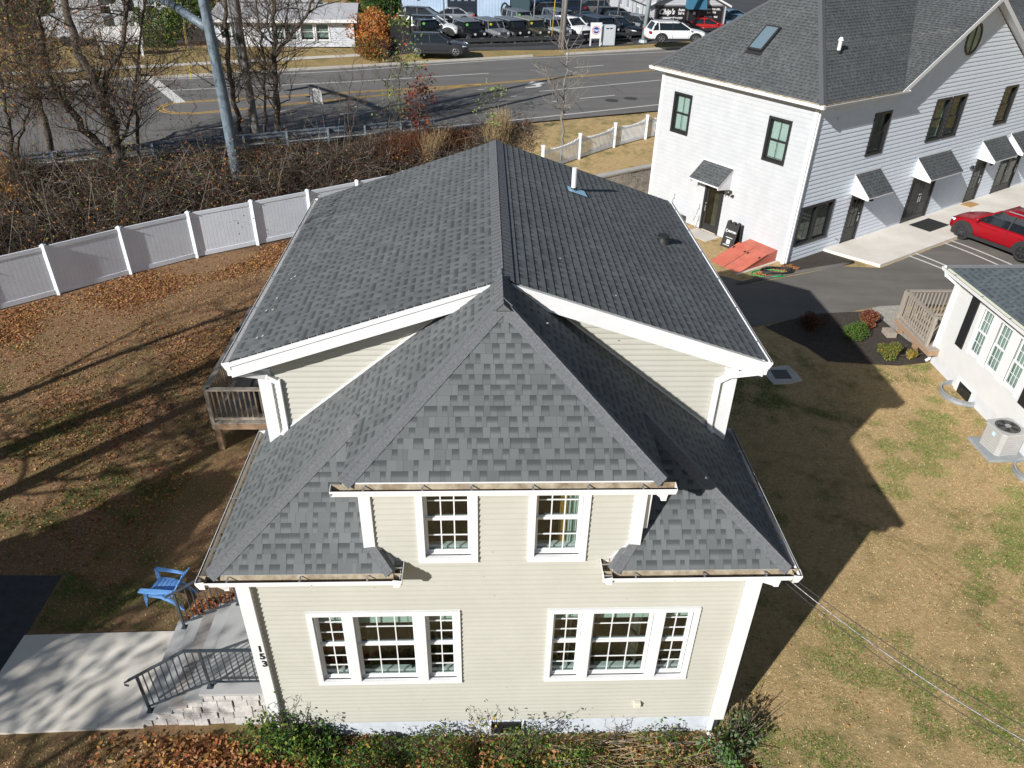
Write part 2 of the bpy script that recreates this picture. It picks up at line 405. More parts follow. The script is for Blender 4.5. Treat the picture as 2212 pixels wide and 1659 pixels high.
def text_mesh(name,txt,size,M,mat,parent,ext=.004,align='CENTER',font_shear=0,bold=0):
    c=bpy.data.curves.new(name,'FONT'); c.body=txt; c.size=size; c.extrude=ext; c.align_x=align; c.align_y='CENTER'; c.shear=font_shear; c.offset=bold
    o=bpy.data.objects.new(name,c); COL.objects.link(o); bpy.context.view_layer.update()
    me=bpy.data.meshes.new_from_object(o.evaluated_get(bpy.context.evaluated_depsgraph_get())); bpy.data.objects.remove(o)
    me.transform(M); me.materials.clear(); me.materials.append(mat)
    ob=bpy.data.objects.new(name,me); COL.objects.link(ob)
    if parent is not None: ob.parent=parent
    return ob
def text_M(O,x,y):
    x=Vector(x).normalized(); y=Vector(y).normalized(); z=x.cross(y); M=Matrix.Identity(4)
    for i in range(3): M[i][0]=x[i];M[i][1]=y[i];M[i][2]=z[i];M[i][3]=O[i]
    return M
def drape(name,poly,dz,mat,step=.5,parent=None,zf=None):
    """sheet following the terrain inside a polygon"""
    m=MB(); xs=[p[0] for p in poly]; ys=[p[1] for p in poly]; zf=zf or Z
    x=math.floor(min(xs)/step)*step
    poly=[(float(p[0]),float(p[1])) for p in poly]
    while x<max(xs):
        col=clip(clip(poly,0,x,False),0,x+step,True)
        if len(col)>=3:
            y=math.floor(min(ys)/step)*step
            while y<max(ys):
                c=clip(clip(col,1,y,False),1,y+step,True)
                if len(c)>=3: m.poly([(p[0],p[1],zf(p[0],p[1])+dz) for p in c],mat)
                y+=step
        x+=step
    return m.build(name,parent)
# ================================================================= GROUND
def ground_mat():
    m=bpy.data.materials.new('lawn_and_soil'); m.use_nodes=True; t=m.node_tree; b=t.nodes['Principled BSDF']; b.inputs['Roughness'].default_value=.95; b.inputs['Specular IOR Level'].default_value=.15
    P=t.nodes.new('ShaderNodeTexCoord').outputs['Object']; sp=t.nodes.new('ShaderNodeSeparateXYZ'); t.links.new(P,sp.inputs[0]); X,Y=sp.outputs[0],sp.outputs[1]
    mp=t.nodes.new('ShaderNodeMapping'); mp.inputs['Scale'].default_value=(1,1.4,1); mp.inputs['Rotation'].default_value=(0,0,.5); t.links.new(P,mp.inputs[0])
    n1=noise(t,P,.55,5,.6,.6); n2=noise(t,P,2.6,5,.7); n3=noise(t,mp.outputs[0],11,6,.85); n4=noise(t,P,55,3,.8)
    straw=mix(t,ramp(t,n3,(.3,0.),(.7,1.)),(.33,.225,.10),(.78,.58,.31))
    straw=mix(t,ramp(t,n2,(.35,.0),(.75,.45)),straw,(.38,.235,.11))
    gr=mix(t,n3,(.055,.085,.018),(.15,.19,.055))
    gmask=math_(t,'MULTIPLY',ramp(t,n1,(.46,0.),(.62,1.)),ramp(t,n2,(.38,0.),(.6,1.)))
    gmask=math_(t,'MULTIPLY',gmask,ramp(t,n3,(.38,.15),(.58,1.)))
    right=mix(t,math_(t,'MAXIMUM',gmask,math_(t,'MULTIPLY',ramp(t,noise(t,P,6.5,4,.7),(.5,0.),(.72,.65)),ramp(t,n1,(.35,.3),(.6,1.)))),straw,gr)
    # left garden: browner, leaf strewn
    br=mix(t,ramp(t,n3,(.32,0.),(.68,1.)),(.13,.072,.036),(.42,.255,.14))
    br=mix(t,ramp(t,n4,(.5,.0),(.75,.5)),br,(.46,.33,.22))
    gm2=math_(t,'MULTIPLY',ramp(t,n1,(.44,0.),(.6,1.)),ramp(t,n3,(.4,0.),(.62,.9)))
    gm2=math_(t,'MULTIPLY',gm2,math_(t,'SUBTRACT',1,ramp(t,math_(t,'DIVIDE',Y,22.),(.45,0.),(.75,.9))))
    left=mix(t,gm2,br,gr)
    lm=ramp(t,math_(t,'ADD',math_(t,'MULTIPLY',X,.1),.75),(.25,1.),(.55,0.))   # x from -5 to -2
    c=mix(t,lm,right,left)
    nn=math_(t,'ADD',math_(t,'MULTIPLY',X,-S22),math_(t,'MULTIPLY',Y,C22))
    nj=math_(t,'ADD',nn,math_(t,'MULTIPLY',math_(t,'SUBTRACT',n1,.5),1.2))
    soil=mix(t,n3,(.022,.015,.010),(.085,.05,.028))
    # bank strip: between the fences and the road on the left
    bk=math_(t,'MULTIPLY',ramp(t,math_(t,'DIVIDE',nj,60.),(.385,0.),(.40,1.),(.515,1.),(.525,0.)),ramp(t,math_(t,'ADD',math_(t,'MULTIPLY',X,.1),.5),(.62,1.),(.70,0.)))
    c=mix(t,bk,c,soil)
    verge=mix(t,ramp(t,n3,(.3,0.),(.7,1.)),(.25,.17,.07),(.46,.35,.17)); verge=mix(t,ramp(t,n1,(.5,0.),(.7,.6)),verge,(.16,.17,.06))
    c=mix(t,ramp(t,math_(t,'DIVIDE',nn,60.),(.80,0.),(.815,1.)),c,verge)
    hs=N(t,'ShaderNodeHueSaturation'); t.links.new(c,hs.inputs['Color']); t.links.new(math_(t,'ADD',.62,math_(t,'MULTIPLY',n4,.76)),hs.inputs['Value'])
    t.links.new(hs.outputs[0],b.inputs['Base Color'])
    bp=N(t,'ShaderNodeBump'); bp.inputs['Strength'].default_value=.9; bp.inputs['Distance'].default_value=.05
    t.links.new(math_(t,'ADD',n3,math_(t,'MULTIPLY',n4,.5)),bp.inputs['Height']); t.links.new(bp.outputs[0],b.inputs['Normal'])
    return m
GM=ground_mat()
xs=np.unique(np.concatenate([np.arange(-220,-40,12),np.arange(-40,3,.4),np.arange(3,11,.15),np.arange(11,40,.4),np.arange(40,260,12)]))
ys=np.unique(np.concatenate([np.arange(-60,-8,4),np.arange(-8,19,.5),np.arange(19,36,.2),np.arange(36,100,1.5),np.arange(100,420,20)]))
XX,YY=np.meshgrid(xs,ys); ZZ=H(XX,YY); nx,ny=len(xs),len(ys)
idx=np.arange(nx*ny).reshape(ny,nx)
F=np.stack([idx[:-1,:-1],idx[:-1,1:],idx[1:,1:],idx[1:,:-1]],-1).reshape(-1,4)
# small sink below the road sheet
NN=-XX*S22+YY*C22; ZZ=ZZ-.03*((NN>31.4)&(NN<49.9))
g=fastmesh('ground',np.stack([XX,YY,ZZ],-1).reshape(-1,3),F,[GM],smooth=True); tag(g,kind='structure')
def asphalt(name,c,c2,streak=(1,1,1),rot=0):
    m=bpy.data.materials.new(name); m.use_nodes=True; t=m.node_tree; b=t.nodes['Principled BSDF']; b.inputs['Roughness'].default_value=.9; b.inputs['Specular IOR Level'].default_value=.25
    P=t.nodes.new('ShaderNodeTexCoord').outputs['Object']; mp=t.nodes.new('ShaderNodeMapping'); mp.inputs['Rotation'].default_value=(0,0,rot); mp.inputs['Scale'].default_value=streak; t.links.new(P,mp.inputs[0])
    n1=noise(t,mp.outputs[0],.5,6,.62); n2=noise(t,P,40,3,.8); n3=noise(t,P,1.2,4)
    col=mix(t,ramp(t,n1,(.3,0.),(.7,1.)),c,c2); hs=N(t,'ShaderNodeHueSaturation'); t.links.new(col,hs.inputs['Color']); t.links.new(math_(t,'ADD',.66,math_(t,'ADD',math_(t,'MULTIPLY',n2,.4),math_(t,'MULTIPLY',n3,.28))),hs.inputs['Value']); t.links.new(hs.outputs[0],b.inputs['Base Color'])
    bp=N(t,'ShaderNodeBump'); bp.inputs['Strength'].default_value=.25; bp.inputs['Distance'].default_value=.01; t.links.new(n2,bp.inputs['Height']); t.links.new(bp.outputs[0],b.inputs['Normal'])
    MATS[name]=m; return m
ROADM=asphalt('road_asphalt',(.135,.13,.124),(.18,.172,.164),(.12,2.2,1),R(-22))
LOTM=asphalt('lot_asphalt',(.05,.052,.058),(.08,.082,.088))
DRIVEM=asphalt('driveway_asphalt',(.115,.108,.098),(.175,.163,.145),(.35,1.8,1),-R(20))
def mark_mat(name,c,wear=.45):
    m=bpy.data.materials.new(name); m.use_nodes=True; t=m.node_tree; b=t.nodes['Principled BSDF']; b.inputs['Roughness'].default_value=.75
    P=t.nodes.new('ShaderNodeTexCoord').outputs['Object']; n=noise(t,P,9,5,.8)
    t.links.new(mix(t,ramp(t,n,(wear,0.),(wear+.2,1.)),tuple(x*.55 for x in c),c),b.inputs['Base Color']); MATS[name]=m; return m
MW=mark_mat('white_road_paint',(.66,.65,.62),.3); MY=mark_mat('yellow_road_paint',(.62,.36,.05),.3)
RZ=2.2
def rn(a,n): return (a*C22-n*S22,a*S22+n*C22)     # road frame -> world
def ra(x,y): return (x*C22+y*S22,-x*S22+y*C22)
m=MB(); 
for k in range(-20,24):
    a0,a1=k*10,(k+1)*10
    m.poly([(*rn(a0,31.2),RZ),(*rn(a1,31.2),RZ),(*rn(a1,49.75),RZ),(*rn(a0,49.75),RZ)],ROADM)
tag(m.build('road'),kind='structure')
m=MB()
for k in range(-30,40):
    if 22<k*3-0<27: continue
    m.M=Matrix.Rotation(R(22),4,'Z'); m.box((k*3+.01,49.72,RZ-.1),(k*3+2.99,49.9,RZ+.14),CONC)
tag(m.build('kerb'),kind='structure')
mk=MB(); myl=MB()
def strip(M_,pts,w,mt,z=RZ+.006):
    P=[Vector((p[0],p[1],z)) for p in pts]
    for i in range(len(P)-1):
        d=(P[i+1]-P[i]).normalized(); s=Vector((-d.y,d.x,0))*(w/2); M_.poly([P[i]-s,P[i+1]-s,P[i+1]+s,P[i]+s],mt)
def px(u,v): p=G(u,v,RZ); return (p[0],p[1])
a0=px(135,350); a1=px(1423,226)
def ext(p,q,f,g): return [(p[0]+(q[0]-p[0])*t,p[1]+(q[1]-p[1])*t) for t in (f,g)]
strip(mk,[px(40,356),px(318,334),px(474,318),px(749,294),px(860,283),px(1106,260),px(1423,226),ext(px(1106,260),a1,1,4)[1]],.13,MW)
strip(mk,[px(338,173),px(749,153),px(1100,128),px(1440,112),ext(px(1100,128),px(1440,112),1,3)[1]],.13,MW)
strip(mk,[px(369,195.5),px(749,177),px(1055,158.5)],.13,MW)                      # lane line from the stop bar
strip(mk,[px(325,170),px(390,222)],.62,MW,RZ+.012)                               # stop bar
strip(mk,[px(450,278),px(570,269)],.12,MW)
for a,b in ((640,920),(0,0)):
    pass
for (u0,v0,u1,v1) in ((734,247,805,240),(818,244.5,905,236),(1240,146.5,1304,141),(1252,213,1328,206),(1165,197.5,1428,173),(1032,193.7,1046,193),(700,236,718,235)): strip(mk,[px(u0,v0),px(u1,v1)],.12,MW)
for (u,v) in ((1087,203),(1003,213),(907,219.5),(860,223),(810,228),(764,231),(545,243),(610,240),(1110,208),(1200,219),(912,213)):
    strip(mk,[px(u-7,v+.8),px(u+7,v-.8)],.12,MW)
# turn arrow
def blob(pts,mt,M_=mk): M_.poly([(*px(*p),RZ+.006) for p in pts],mt)
C2=lambda x,y:((1200+x/1.7015)/1.736,y/1.7015/1.736)
blob([C2(*p) for p in ((1310,545),(1350,520),(1440,530),(1405,536),(1418,548),(1400,556),(1312,562),(1308,557),(1375,550),(1380,543),(1340,540))][:11],MW)
# yellow double lines of the median with its rounded nose
def dbl(pts):
    P=[px(*p) for p in pts]
    for off in (-.13,.13):
        Q=[]
        for i,p in enumerate(P):
            a=P[max(i-1,0)];b=P[min(i+1,len(P)-1)]; d=math.hypot(b[0]-a[0],b[1]-a[1]); Q.append((p[0]-(b[1]-a[1])/d*off,p[1]+(b[0]-a[0])/d*off))
        strip(myl,Q,.11,MY)
K1=lambda x,y:(x/1.7015/1.736,y/1.7015/1.736)
dbl([C2(1035,538),C2(0,602),K1(1700,622),K1(1250,648),K1(1120,657),K1(1060,668),K1(1028,683),K1(1025,697),K1(1050,712),K1(1110,722),K1(1230,725),K1(1450,706),K1(1750,675),K1(2212,630),C2(500,597),C2(1035,540)])
dbl([C2(1035,538),C2(2212,440),ext(C2(1035,538),C2(2212,440),1,1.6)[1]])
tag(mk.build('road_markings_white'),kind='structure'); tag(myl.build('road_markings_yellow'),kind='structure')
for (u,v) in ((1093,369.),):
    pass
for (x,y) in ((1010,112),(1305,82)):
    p=G((2050+x/4.147)/1.736,(350+y/4.147)/1.736,RZ); m=MB(); m.cyl((p[0],p[1],RZ),.42,.01,mat('cast_iron',(.05,.048,.045),.7,.2,10),n=28); m.cyl((p[0],p[1],RZ+.01),.33,.004,MATS['cast_iron'],n=28)
    tag(m.build('manhole_cover'),'dark round manhole cover in the near lane, '+('nearer the bare young tree' if x<1200 else 'nearer the white building'),'manhole cover',group='manhole covers in the near lane')
rgc=random.Random(4); m=MB(); SEAL=mat('tar_crack_seal',(.045,.044,.043),.7)
for a_,n_0,n_1 in ((-30,31.6,38),(-17,40,49),(-9,31.6,36),(-2,37,44),(6,32,41),(13,41,49),(19,32,37),(24,36,48),(33,32,44),(-24,42,49)):
    P=[]; n_=n_0; a2_=a_
    while n_<n_1: P.append(rn(a2_,n_)); n_+=.6; a2_+=rgc.uniform(-.25,.25)
    strip(m,P,.05,SEAL,RZ+.003)
for n_,a0_,a1_ in ((41.2,-26,-6),(36.0,-4,20),(45.5,2,26)):
    P=[]; a2_=a0_; q_=n_
    while a2_<a1_: P.append(rn(a2_,q_)); a2_+=.8; q_+=rgc.uniform(-.05,.05)
    strip(m,P,.045,SEAL,RZ+.003)
m.poly([(*rn(9,34.0),RZ+.002),(*rn(13.5,34.0),RZ+.002),(*rn(13.5,36.4),RZ+.002),(*rn(9,36.4),RZ+.002)],asphalt('patch_asphalt',(.085,.083,.08),(.11,.107,.103)))
tag(m.build('road_repairs'),kind='structure')
# far car lot, its asphalt
far=[GT(838,122),GT(905,112),GT(1213,108),GT(1400,95),GT(1700,76)]
q=[(p.x,p.y) for p in far]
e=(q[-1][0]+60,q[-1][1]+22)
lot=q+[e,(e[0],130),(-14,130),(-9.5,64)]
tag(drape('car_lot',lot,.03,LOTM,3),kind='structure')
# far side footpath strip
P=[rn(a,52.7) for a in (-60,13.5)]; Q=[rn(a,53.7) for a in (13.5,-60)]
tag(drape('footpath',P+Q,.012,CONC,2),kind='structure')
# ---- driveway, mulch, gravel near
cw=lambda x,y:GT((2540+x/1.7015)/1.736,(950+y/1.7015)/1.736)
q2=lambda L:[(cw(*p).x,cw(*p).y) for p in L]
U5=Vector((math.cos(R(32.5)),math.sin(R(32.5)),0)); V5=Vector((-U5.y,U5.x,0)); C5=Vector((11.88,19.98,0))
W5=lambda s,b,z=0:C5+U5*s-V5*b+Vector((0,0,z))         # b = distance out in front of the right wall
wp=lambda s,b:(W5(s,b).x,W5(s,b).y)
def zf5(x,y): return Z(x,y)
drv=[(5.2,19.2),(8.9,18.9)]+q2([(480,195),(1040,85)])+[wp(3.1,2.35),wp(30,2.45),wp(30,16),(15.6,16.6)]+q2([(1420,332),(1280,340),(1100,375),(900,385),(700,430),(500,468)])+[(4,14.2)]
tag(drape('driveway',drv,.012,DRIVEM,1.),kind='structure')
MULCH=mat('bark_mulch',(.022,.017,.014),.95,col2=(.075,.058,.045),scale=14,bump=1,bscale=25,detail=8)
tag(drape('mulch_bed',q2([(560,470),(700,432),(900,387),(1100,377),(1180,372),(1300,420),(1470,560),(1600,640),(1590,700),(1400,720),(1270,712),(1100,700),(960,690),(830,600),(700,540)]),.02,MULCH,1.),kind='structure')
GRAV=mat('gravel',(.22,.20,.17),.95,col2=(.48,.45,.40),scale=18,bump=1,bscale=30,detail=6)
tag(drape('gravel_strip',q2([(1180,372),(1280,342),(1420,334),(1560,420),(1700,560),(1640,640),(1600,640),(1470,560),(1300,420)]),.024,GRAV,1.),kind='structure')
tag(drape('soil_patch',[wp(-.1,0),wp(2.55,0.02)]+q2([(1125,50),(1000,70),(700,120)])+[wp(-.6,.9)],.016,MULCH,1.),kind='structure')
# asphalt berm kerb
m=MB(); L=[cw(*p) for p in ((380,200),(480,178),(700,135),(900,100),(1040,78),(1120,58))]; L=[Vector((p.x,p.y,Z(p.x,p.y)+.03)) for p in L]
m.tube([p-Vector((0,0,.05)) for p in L],[.10,.12,.12,.12,.12,.1],DRIVEM,8); tag(m.build('kerb_berm',smooth=True),kind='structure')
# parking stripes
m=MB(); KK=lambda x,y:((3000+x/2.633)/1.736,(550+y/2.633)/1.736)
for a,b in (((960,1033),(1370,1185)),((1030,1009),(1440,1168)),((1325,910),(2000,1165)),((1388,886),(2150,1165))):
    p=G(*KK(*a),.3);q=G(*KK(*b),.25); d=(q-p); q=p+d*2.0; p=Vector(p);q=Vector(q); s=(q-p).normalized(); s=Vector((-s.y,s.x,0))*.05
    n=8
    for k in range(n):
        A=p.lerp(q,k/n);B=p.lerp(q,(k+1)/n); m.poly([(r.x,r.y,Z(r.x,r.y)+.03) for r in (A-s,B-s,B+s,A+s)],MW)
tag(m.build('parking_stripes'),kind='structure')
# walk in front of the steps, shaded asphalt drive
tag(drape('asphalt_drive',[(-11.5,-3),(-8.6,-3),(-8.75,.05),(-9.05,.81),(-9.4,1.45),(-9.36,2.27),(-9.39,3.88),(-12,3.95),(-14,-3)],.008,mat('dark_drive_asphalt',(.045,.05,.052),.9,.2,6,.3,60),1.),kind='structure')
m=MB(); pts=[(-9.36,2.29),(-6.3,2.34),(-6.3,.27),(-8.78,.2),(-9.07,.81),(-9.39,1.43)]
m.prism([(x,y,-.08) for x,y in pts],(0,0,.13),CONCW); o=m.build('footpath_slab'); tag(o,kind='structure')
# ================================================================= MAIN HOUSE
hs=thing('house','sage green two storey house with grey shingle hip roof and the number 153','house')
HW=3.87; zF=.51; ze=4.42; ov=.28; YB=2.55
M0=frame_M((0,0,0),(1,0,0),(0,-1,0))
def part(mb,name,par=hs,**k): return mb.build(name,par,**k)
m=MB(); m.box((-HW+.02,.02,-.4),(HW-.02,YB+7,zF),FOUND); 
part(m,'foundation')
m=MB(); m.box((-.15,-.012,.08),(.38,.02,.38),BLACK); m.box((-.19,-.02,.04),(-.15,.02,.42),TRIM); m.box((.38,-.02,.04),(.42,.02,.42),TRIM); part(m,'basement_window')
wins=[(-2.971,-.638,1.588,3.329),(.715,3.078,1.588,3.329),(-1.21,-.356,4.378,5.86),(.35,1.201,4.378,5.86)]
inn=[(a+.05,b-.05,c+.05,d-.05) for a,b,c,d in wins]
m=MB()
clad(m,(0,0,0),(1,0,0),(0,-1,0),[(-HW,zF),(HW,zF),(HW,ze-.06),(-HW,ze-.06)],inn)
clad(m,(0,0,0),(1,0,0),(0,-1,0),[(-1.95,ze-.06),(1.95,ze-.06),(1.95,6.0),(-1.95,6.0)],inn,z0=zF)
# butt joints in the vinyl
for x,z in ((-1.02,3.93),(-.28,4.03),(-.12,3.6),(-1.9,3.83),(1.42,4.28),(2.8,4.2),(1.9,3.5),(2.75,1.1),(-1.3,1.02),(-2.4,.85),(.1,1.35),(-.15,4.5)): m.box((x,-.0175,z),(x+.004,-.002,z+.1),mat('joint_shadow_gap',(.30,.29,.23),.8))
part(m,'front_wall')
for sx in (-1,1):
    m=MB(); nrm=(sx,0,0)
    clad(m,(sx*HW,0,0),(0,1,0),nrm,[(0,zF),(YB,zF),(YB,ze-.06),(0,ze-.06)])
    clad(m,(sx*HW,YB,0),(0,1,0),nrm,[(0,zF),(6.9,zF),(6.9,6.35),(0,6.35)])
    clad(m,(sx*1.95,0,0),(0,1,0),nrm,[(0,4.6),(1.4,6.0),(0,6.0)])
    part(m,'side_wall')
# gable wall (front face of the rear block) above the wing roof
m=MB(); clad(m,(0,YB,0),(1,0,0),(0,-1,0),[(-HW,4.2),(HW,4.2),(HW,6.48),(0,7.72),(-HW,6.48)],exp=.1016,z0=4.2); part(m,'gable_wall'); m=MB()
clad(m,(0,YB+6.9,0),(1,0,0),(0,1,0),[(-HW,zF),(HW,zF),(HW,6.48),(0,7.72),(-HW,6.48)]); part(m,'gable_wall')
# --- roofs
ze_d=6.09; xd=2.12; yh=1.16; AP=Vector((0,1.456,7.83)); ye=YB+.02
FL=Vector((-4.15,-ov,ze)); 
m=MB()
for s in (-1,1):
    X=lambda p:Vector((p[0]*s,p[1],p[2]))
    shingle(m,[X(p) for p in ((4.15,3.1 if 0 else YB,ze),(4.15,-ov,ze),(xd,yh,ze_d),(xd,-ov,ze_d),(0,1.456,7.83),(0,YB,7.83))])
    # little bit beyond the main wall corner
    shingle(m,[X(p) for p in ((4.15,YB,ze),(4.15,3.12,ze),(HW,3.12,ze+.822*.28),(HW,YB,ze+.822*.28))])
    # lower front face
    shingle(m,[X(p) for p in ((4.15,-ov,ze),(1.56,-ov,ze),(1.86,0,4.745),(1.86,yh,ze_d),(xd,yh,ze_d))])
    m.poly([X(p) for p in ((1.56,-ov,ze+.005),(1.56,0,ze+.005),(1.86,0,4.75))],CAPM)
m.poly([(-1.86,.01,4.74),(-1.9,.01,4.9),(-1.9,1.2,6.1),(-1.86,1.2,6.09)],SIDE)
shingle(m,[(-xd,-ov,ze_d),(xd,-ov,ze_d),(0,1.456,7.83)])
part(m,'wing_roof')
# caps on hips / ridges
def caps(p,q,w,step,par,mt=CAPM,na=None,nb=None,name='ridge_cap'):
    p=Vector(p);q=Vector(q);L=(q-p).length;d=(q-p)/L;m=MB();n=int(L/step)+1
    side=d.cross(Vector((0,0,1))).normalized()
    if na is None: na=nb=Vector((0,0,-.33))
    for k in range(n):
        a=p+d*(k*step); b=p+d*min(L+.02,(k+1)*step+.03); lift=.034
        up=Vector((0,0,1))
        A=[]; 
        for e,l in ((a,lift),(b,lift-.006)):
            A.append([e+na*w+up*l*.75,e+na*(w*.12)+up*(l+.004),e+up*(l+.012),e+nb*(w*.12)+up*(l+.004),e+nb*w+up*l*.75])
        V_=A[0]+A[1]; m.add(V_,[[i,i+1,6+i,5+i] for i in range(4)]+[[0,1,2,3,4]],mt,None)
        m.add([A[0][i] for i in range(5)]+[A[0][i]+Vector((0,0,-.012)) for i in range(5)],[[i,5+i,6+i,i+1] for i in range(4)],mt)
    return m.build(name,par)
def inplane(d,n):            # direction in plane n, perpendicular to d
    v=Vector(n).cross(Vector(d)).normalized(); return v if v.z<0 else -v
def hipcap(p,q,n1,n2,par,w=.15,mt=CAPM,step=.145):
    d=(Vector(q)-Vector(p)).normalized(); return caps(p,q,w,step,par,mt,inplane(d,n1),inplane(d,n2))
def pn(a,b,c):
    n=(Vector(b)-Vector(a)).cross(Vector(c)-Vector(a)).normalized(); return n if n.z>0 else -n
for s in (-1,1):
    X=lambda p:Vector((p[0]*s,p[1],p[2]))
    nS=pn(X((4.15,0,ze)),X((4.15,2,ze)),X((0,2,7.83))); nD=pn((-xd,-ov,ze_d),(xd,-ov,ze_d),(0,1.456,7.83)); nF=pn(X((4.15,-ov,ze)),X((1.56,-ov,ze)),X((xd,yh,ze_d)))
    hipcap(X((xd,-ov,ze_d)),X((0,1.456,7.83)),nS,nD,hs); hipcap(X((4.15,-ov,ze)),X((xd,yh,ze_d)),nS,nF,hs)
    hipcap(X((1.56,-ov,ze)),X((1.86,0,4.745)),nF,Vector((-s*.7,0,.7)),hs,.12)
nL=pn((-4.15,0,ze),(-4.15,2,ze),(0,2,7.83)); nR=Vector((-nL.x,nL.y,nL.z))
hipcap((0,1.3,7.83),(0,2.24,7.83),nL,nR,hs,.15,step=.12)
# main block roof
xr=.02; zr=7.78; zm=6.39; xm=4.19; yM=2.25; yL=9.75; yf=yM
m=MB(); 
shingle(m,[(-xm,yM,zm),(-xm,yL,zm),(xr,yL,zr),(xr,yM,zr)],lip=False); shingle(m,[(xm,yM,zm),(xm,yL,zm),(xr,yL,zr),(xr,yM,zr)],th=.0105); 
m.poly([(-xm,yM+.02,zm-.03),(xr,yM+.02,zr-.03),(xr,yL,zr-.03),(-xm,yL,zm-.03)],TRIM); m.poly([(xm,yM+.02,zm-.03),(xm,yL,zm-.03),(xr,yL,zr-.03),(xr,yM+.02,zr-.03)],TRIM)
part(m,'main_roof')
n1=pn((-xm,yM,zm),(-xm,yL,zm),(xr,yL,zr)); n2=pn((xm,yM,zm),(xm,yL,zm),(xr,yL,zr)); hipcap((xr,yM-.01,zr),(xr,yL,zr),n1,n2,hs,.17,step=.15)
# rake boards: upper moulding strip and wide fascia
for s in (-1,1):
    m=MB(); E_=Vector((s*xm,yM,zm)); T_=Vector((xr,yM,zr))
    for yo,z0,z1 in ((-.035,-.015,-.085),(-.015,-.085,-.29)):
        m.prism([(E_.x,yM+yo,E_.z+z0),(T_.x,yM+yo,T_.z+z0),(T_.x,yM+yo,T_.z+z1),(E_.x,yM+yo,E_.z+z1)],(0,.03,0),TRIM)
    m.poly([(E_.x,yM,E_.z-.2),(T_.x,yM,T_.z-.2),(T_.x,YB,T_.z-.2),(E_.x,YB,E_.z-.2)],TRIM)
    # cornice return block under the eave corner
    m.box((min(s*(HW+.1),s*4.14),yM+.02,6.22),(max(s*(HW+.1),s*4.14),YB,6.29),TRIM)
    part(m,'rake_board')
    gutter(hs,(s*(xm+.11),yM-.02,zm-.02),(s*(xm+.11),yL,zm-.02),(-s,0,0),brk=1.2)
    m=MB(); m.box((min(s*(xm-.0),s*(xm-.02)),yM,zm-.2),(max(s*xm,s*(xm-.02)),yL,zm-.01),TRIM); m.box((min(s*HW,s*(xm-.02)),YB,zm-.2),(max(s*HW,s*(xm-.02)),yL-.02,zm-.18),TRIM); part(m,'eave_fascia')
    # corner boards: rear block, front wing, dormer
    for (xc,y,z0,z1,wd,pr_) in ((HW+.02,YB,4.55,6.1,.2,.06),(HW+.02,0,zF,ze-.12,.2,.10),(1.97,0,4.70,5.95,.16,.055)):
        m=MB(); xa,xb=sorted((s*xc,s*(xc-wd))); m.box((xa,y-pr_,z0),(xb,y+.0,z1),TRIM); xa,xb=sorted((s*xc,s*(xc-.03))); m.box((xa,y,z0),(xb,y+.12,z1),TRIM); 
        m.box((min(s*(xc-wd),s*(xc-wd-.012)),y-.022,z0),(max(s*(xc-wd),s*(xc-wd-.012)),y,z1),TRIM); part(m,'corner_board')
    # white flashing strip where the wing roof meets the gable wall
    m=MB(); a=Vector((s*(HW-.1),YB-.03,ze+.822*.38+.02)); b=Vector((s*.55,YB-.03,7.83-.822*.55+.02)); m.bar(a,b,.02,.05,TRIM,up=(0,-1,0)); part(m,'flashing')
# wing soffits, fascias, gutters
m=MB(); m.box((-4.13,-ov+.02,ze-.17),(-1.58,0,ze-.13),TRIM); m.box((1.58,-ov+.02,ze-.17),(4.13,0,ze-.13),TRIM); m.box((-4.13,0,ze-.17),(-HW,3.1,ze-.13),TRIM); m.box((HW,0,ze-.17),(4.13,3.1,ze-.13),TRIM); m.box((-xd+.02,-ov+.02,ze_d-.17),(xd-.02,0,ze_d-.13),TRIM); part(m,'soffit')
m=MB()
for a,b in (((-4.15,-ov,ze-.17),(-1.56,-ov+.02,ze-.0)),((1.56,-ov,ze-.17),(4.15,-ov+.02,ze-.0)),((-4.15,-ov,ze-.17),(-4.13,3.12,ze)),((4.13,-ov,ze-.17),(4.15,3.12,ze)),((-xd,-ov,ze_d-.17),(xd,-ov+.02,ze_d)),((-1.58,-ov,ze-.17),(-1.56,0,ze)),((1.56,-ov,ze-.17),(1.58,0,ze)),((-4.15,3.1,ze-.17),(-HW,3.12,ze)),((HW,3.1,ze-.17),(4.15,3.12,ze))): m.box(a,b,TRIM)
for s in (-1,1):
    m.box((min(s*xd,s*(xd-.02)),-ov,ze_d-.15),(max(s*xd,s*(xd-.02)),1.2,ze_d-.0),TRIM)
    m.prism([(s*1.555,-ov-.0,ze-.0),(s*1.555,0-.02,ze+.0),(s*1.87,-.02,4.76),(s*1.83,-.02,4.76+.0)],(0,-.02,0),TRIM)
part(m,'fascia')
g=.125
gutter(hs,(-4.15-g,-ov-g,ze-.02),(-1.43,-ov-g,ze-.02),(0,1,0)); gutter(hs,(1.43,-ov-g,ze-.02),(4.15+g,-ov-g,ze-.02),(0,1,0))
gutter(hs,(-xd-.12,-ov-g,ze_d-.04),(xd+.12,-ov-g,ze_d-.04),(0,1,0),brk=.72)
for s in (-1,1):
    gutter(hs,(s*(4.15+g),-ov-g,ze-.02),(s*(4.15+g),3.13,ze-.02),(-s,0,0),brk=1.1); gutter(hs,(s*1.43,-ov-g,ze-.02),(s*1.43,-.02,ze-.02),(s,0,0),brk=.5)
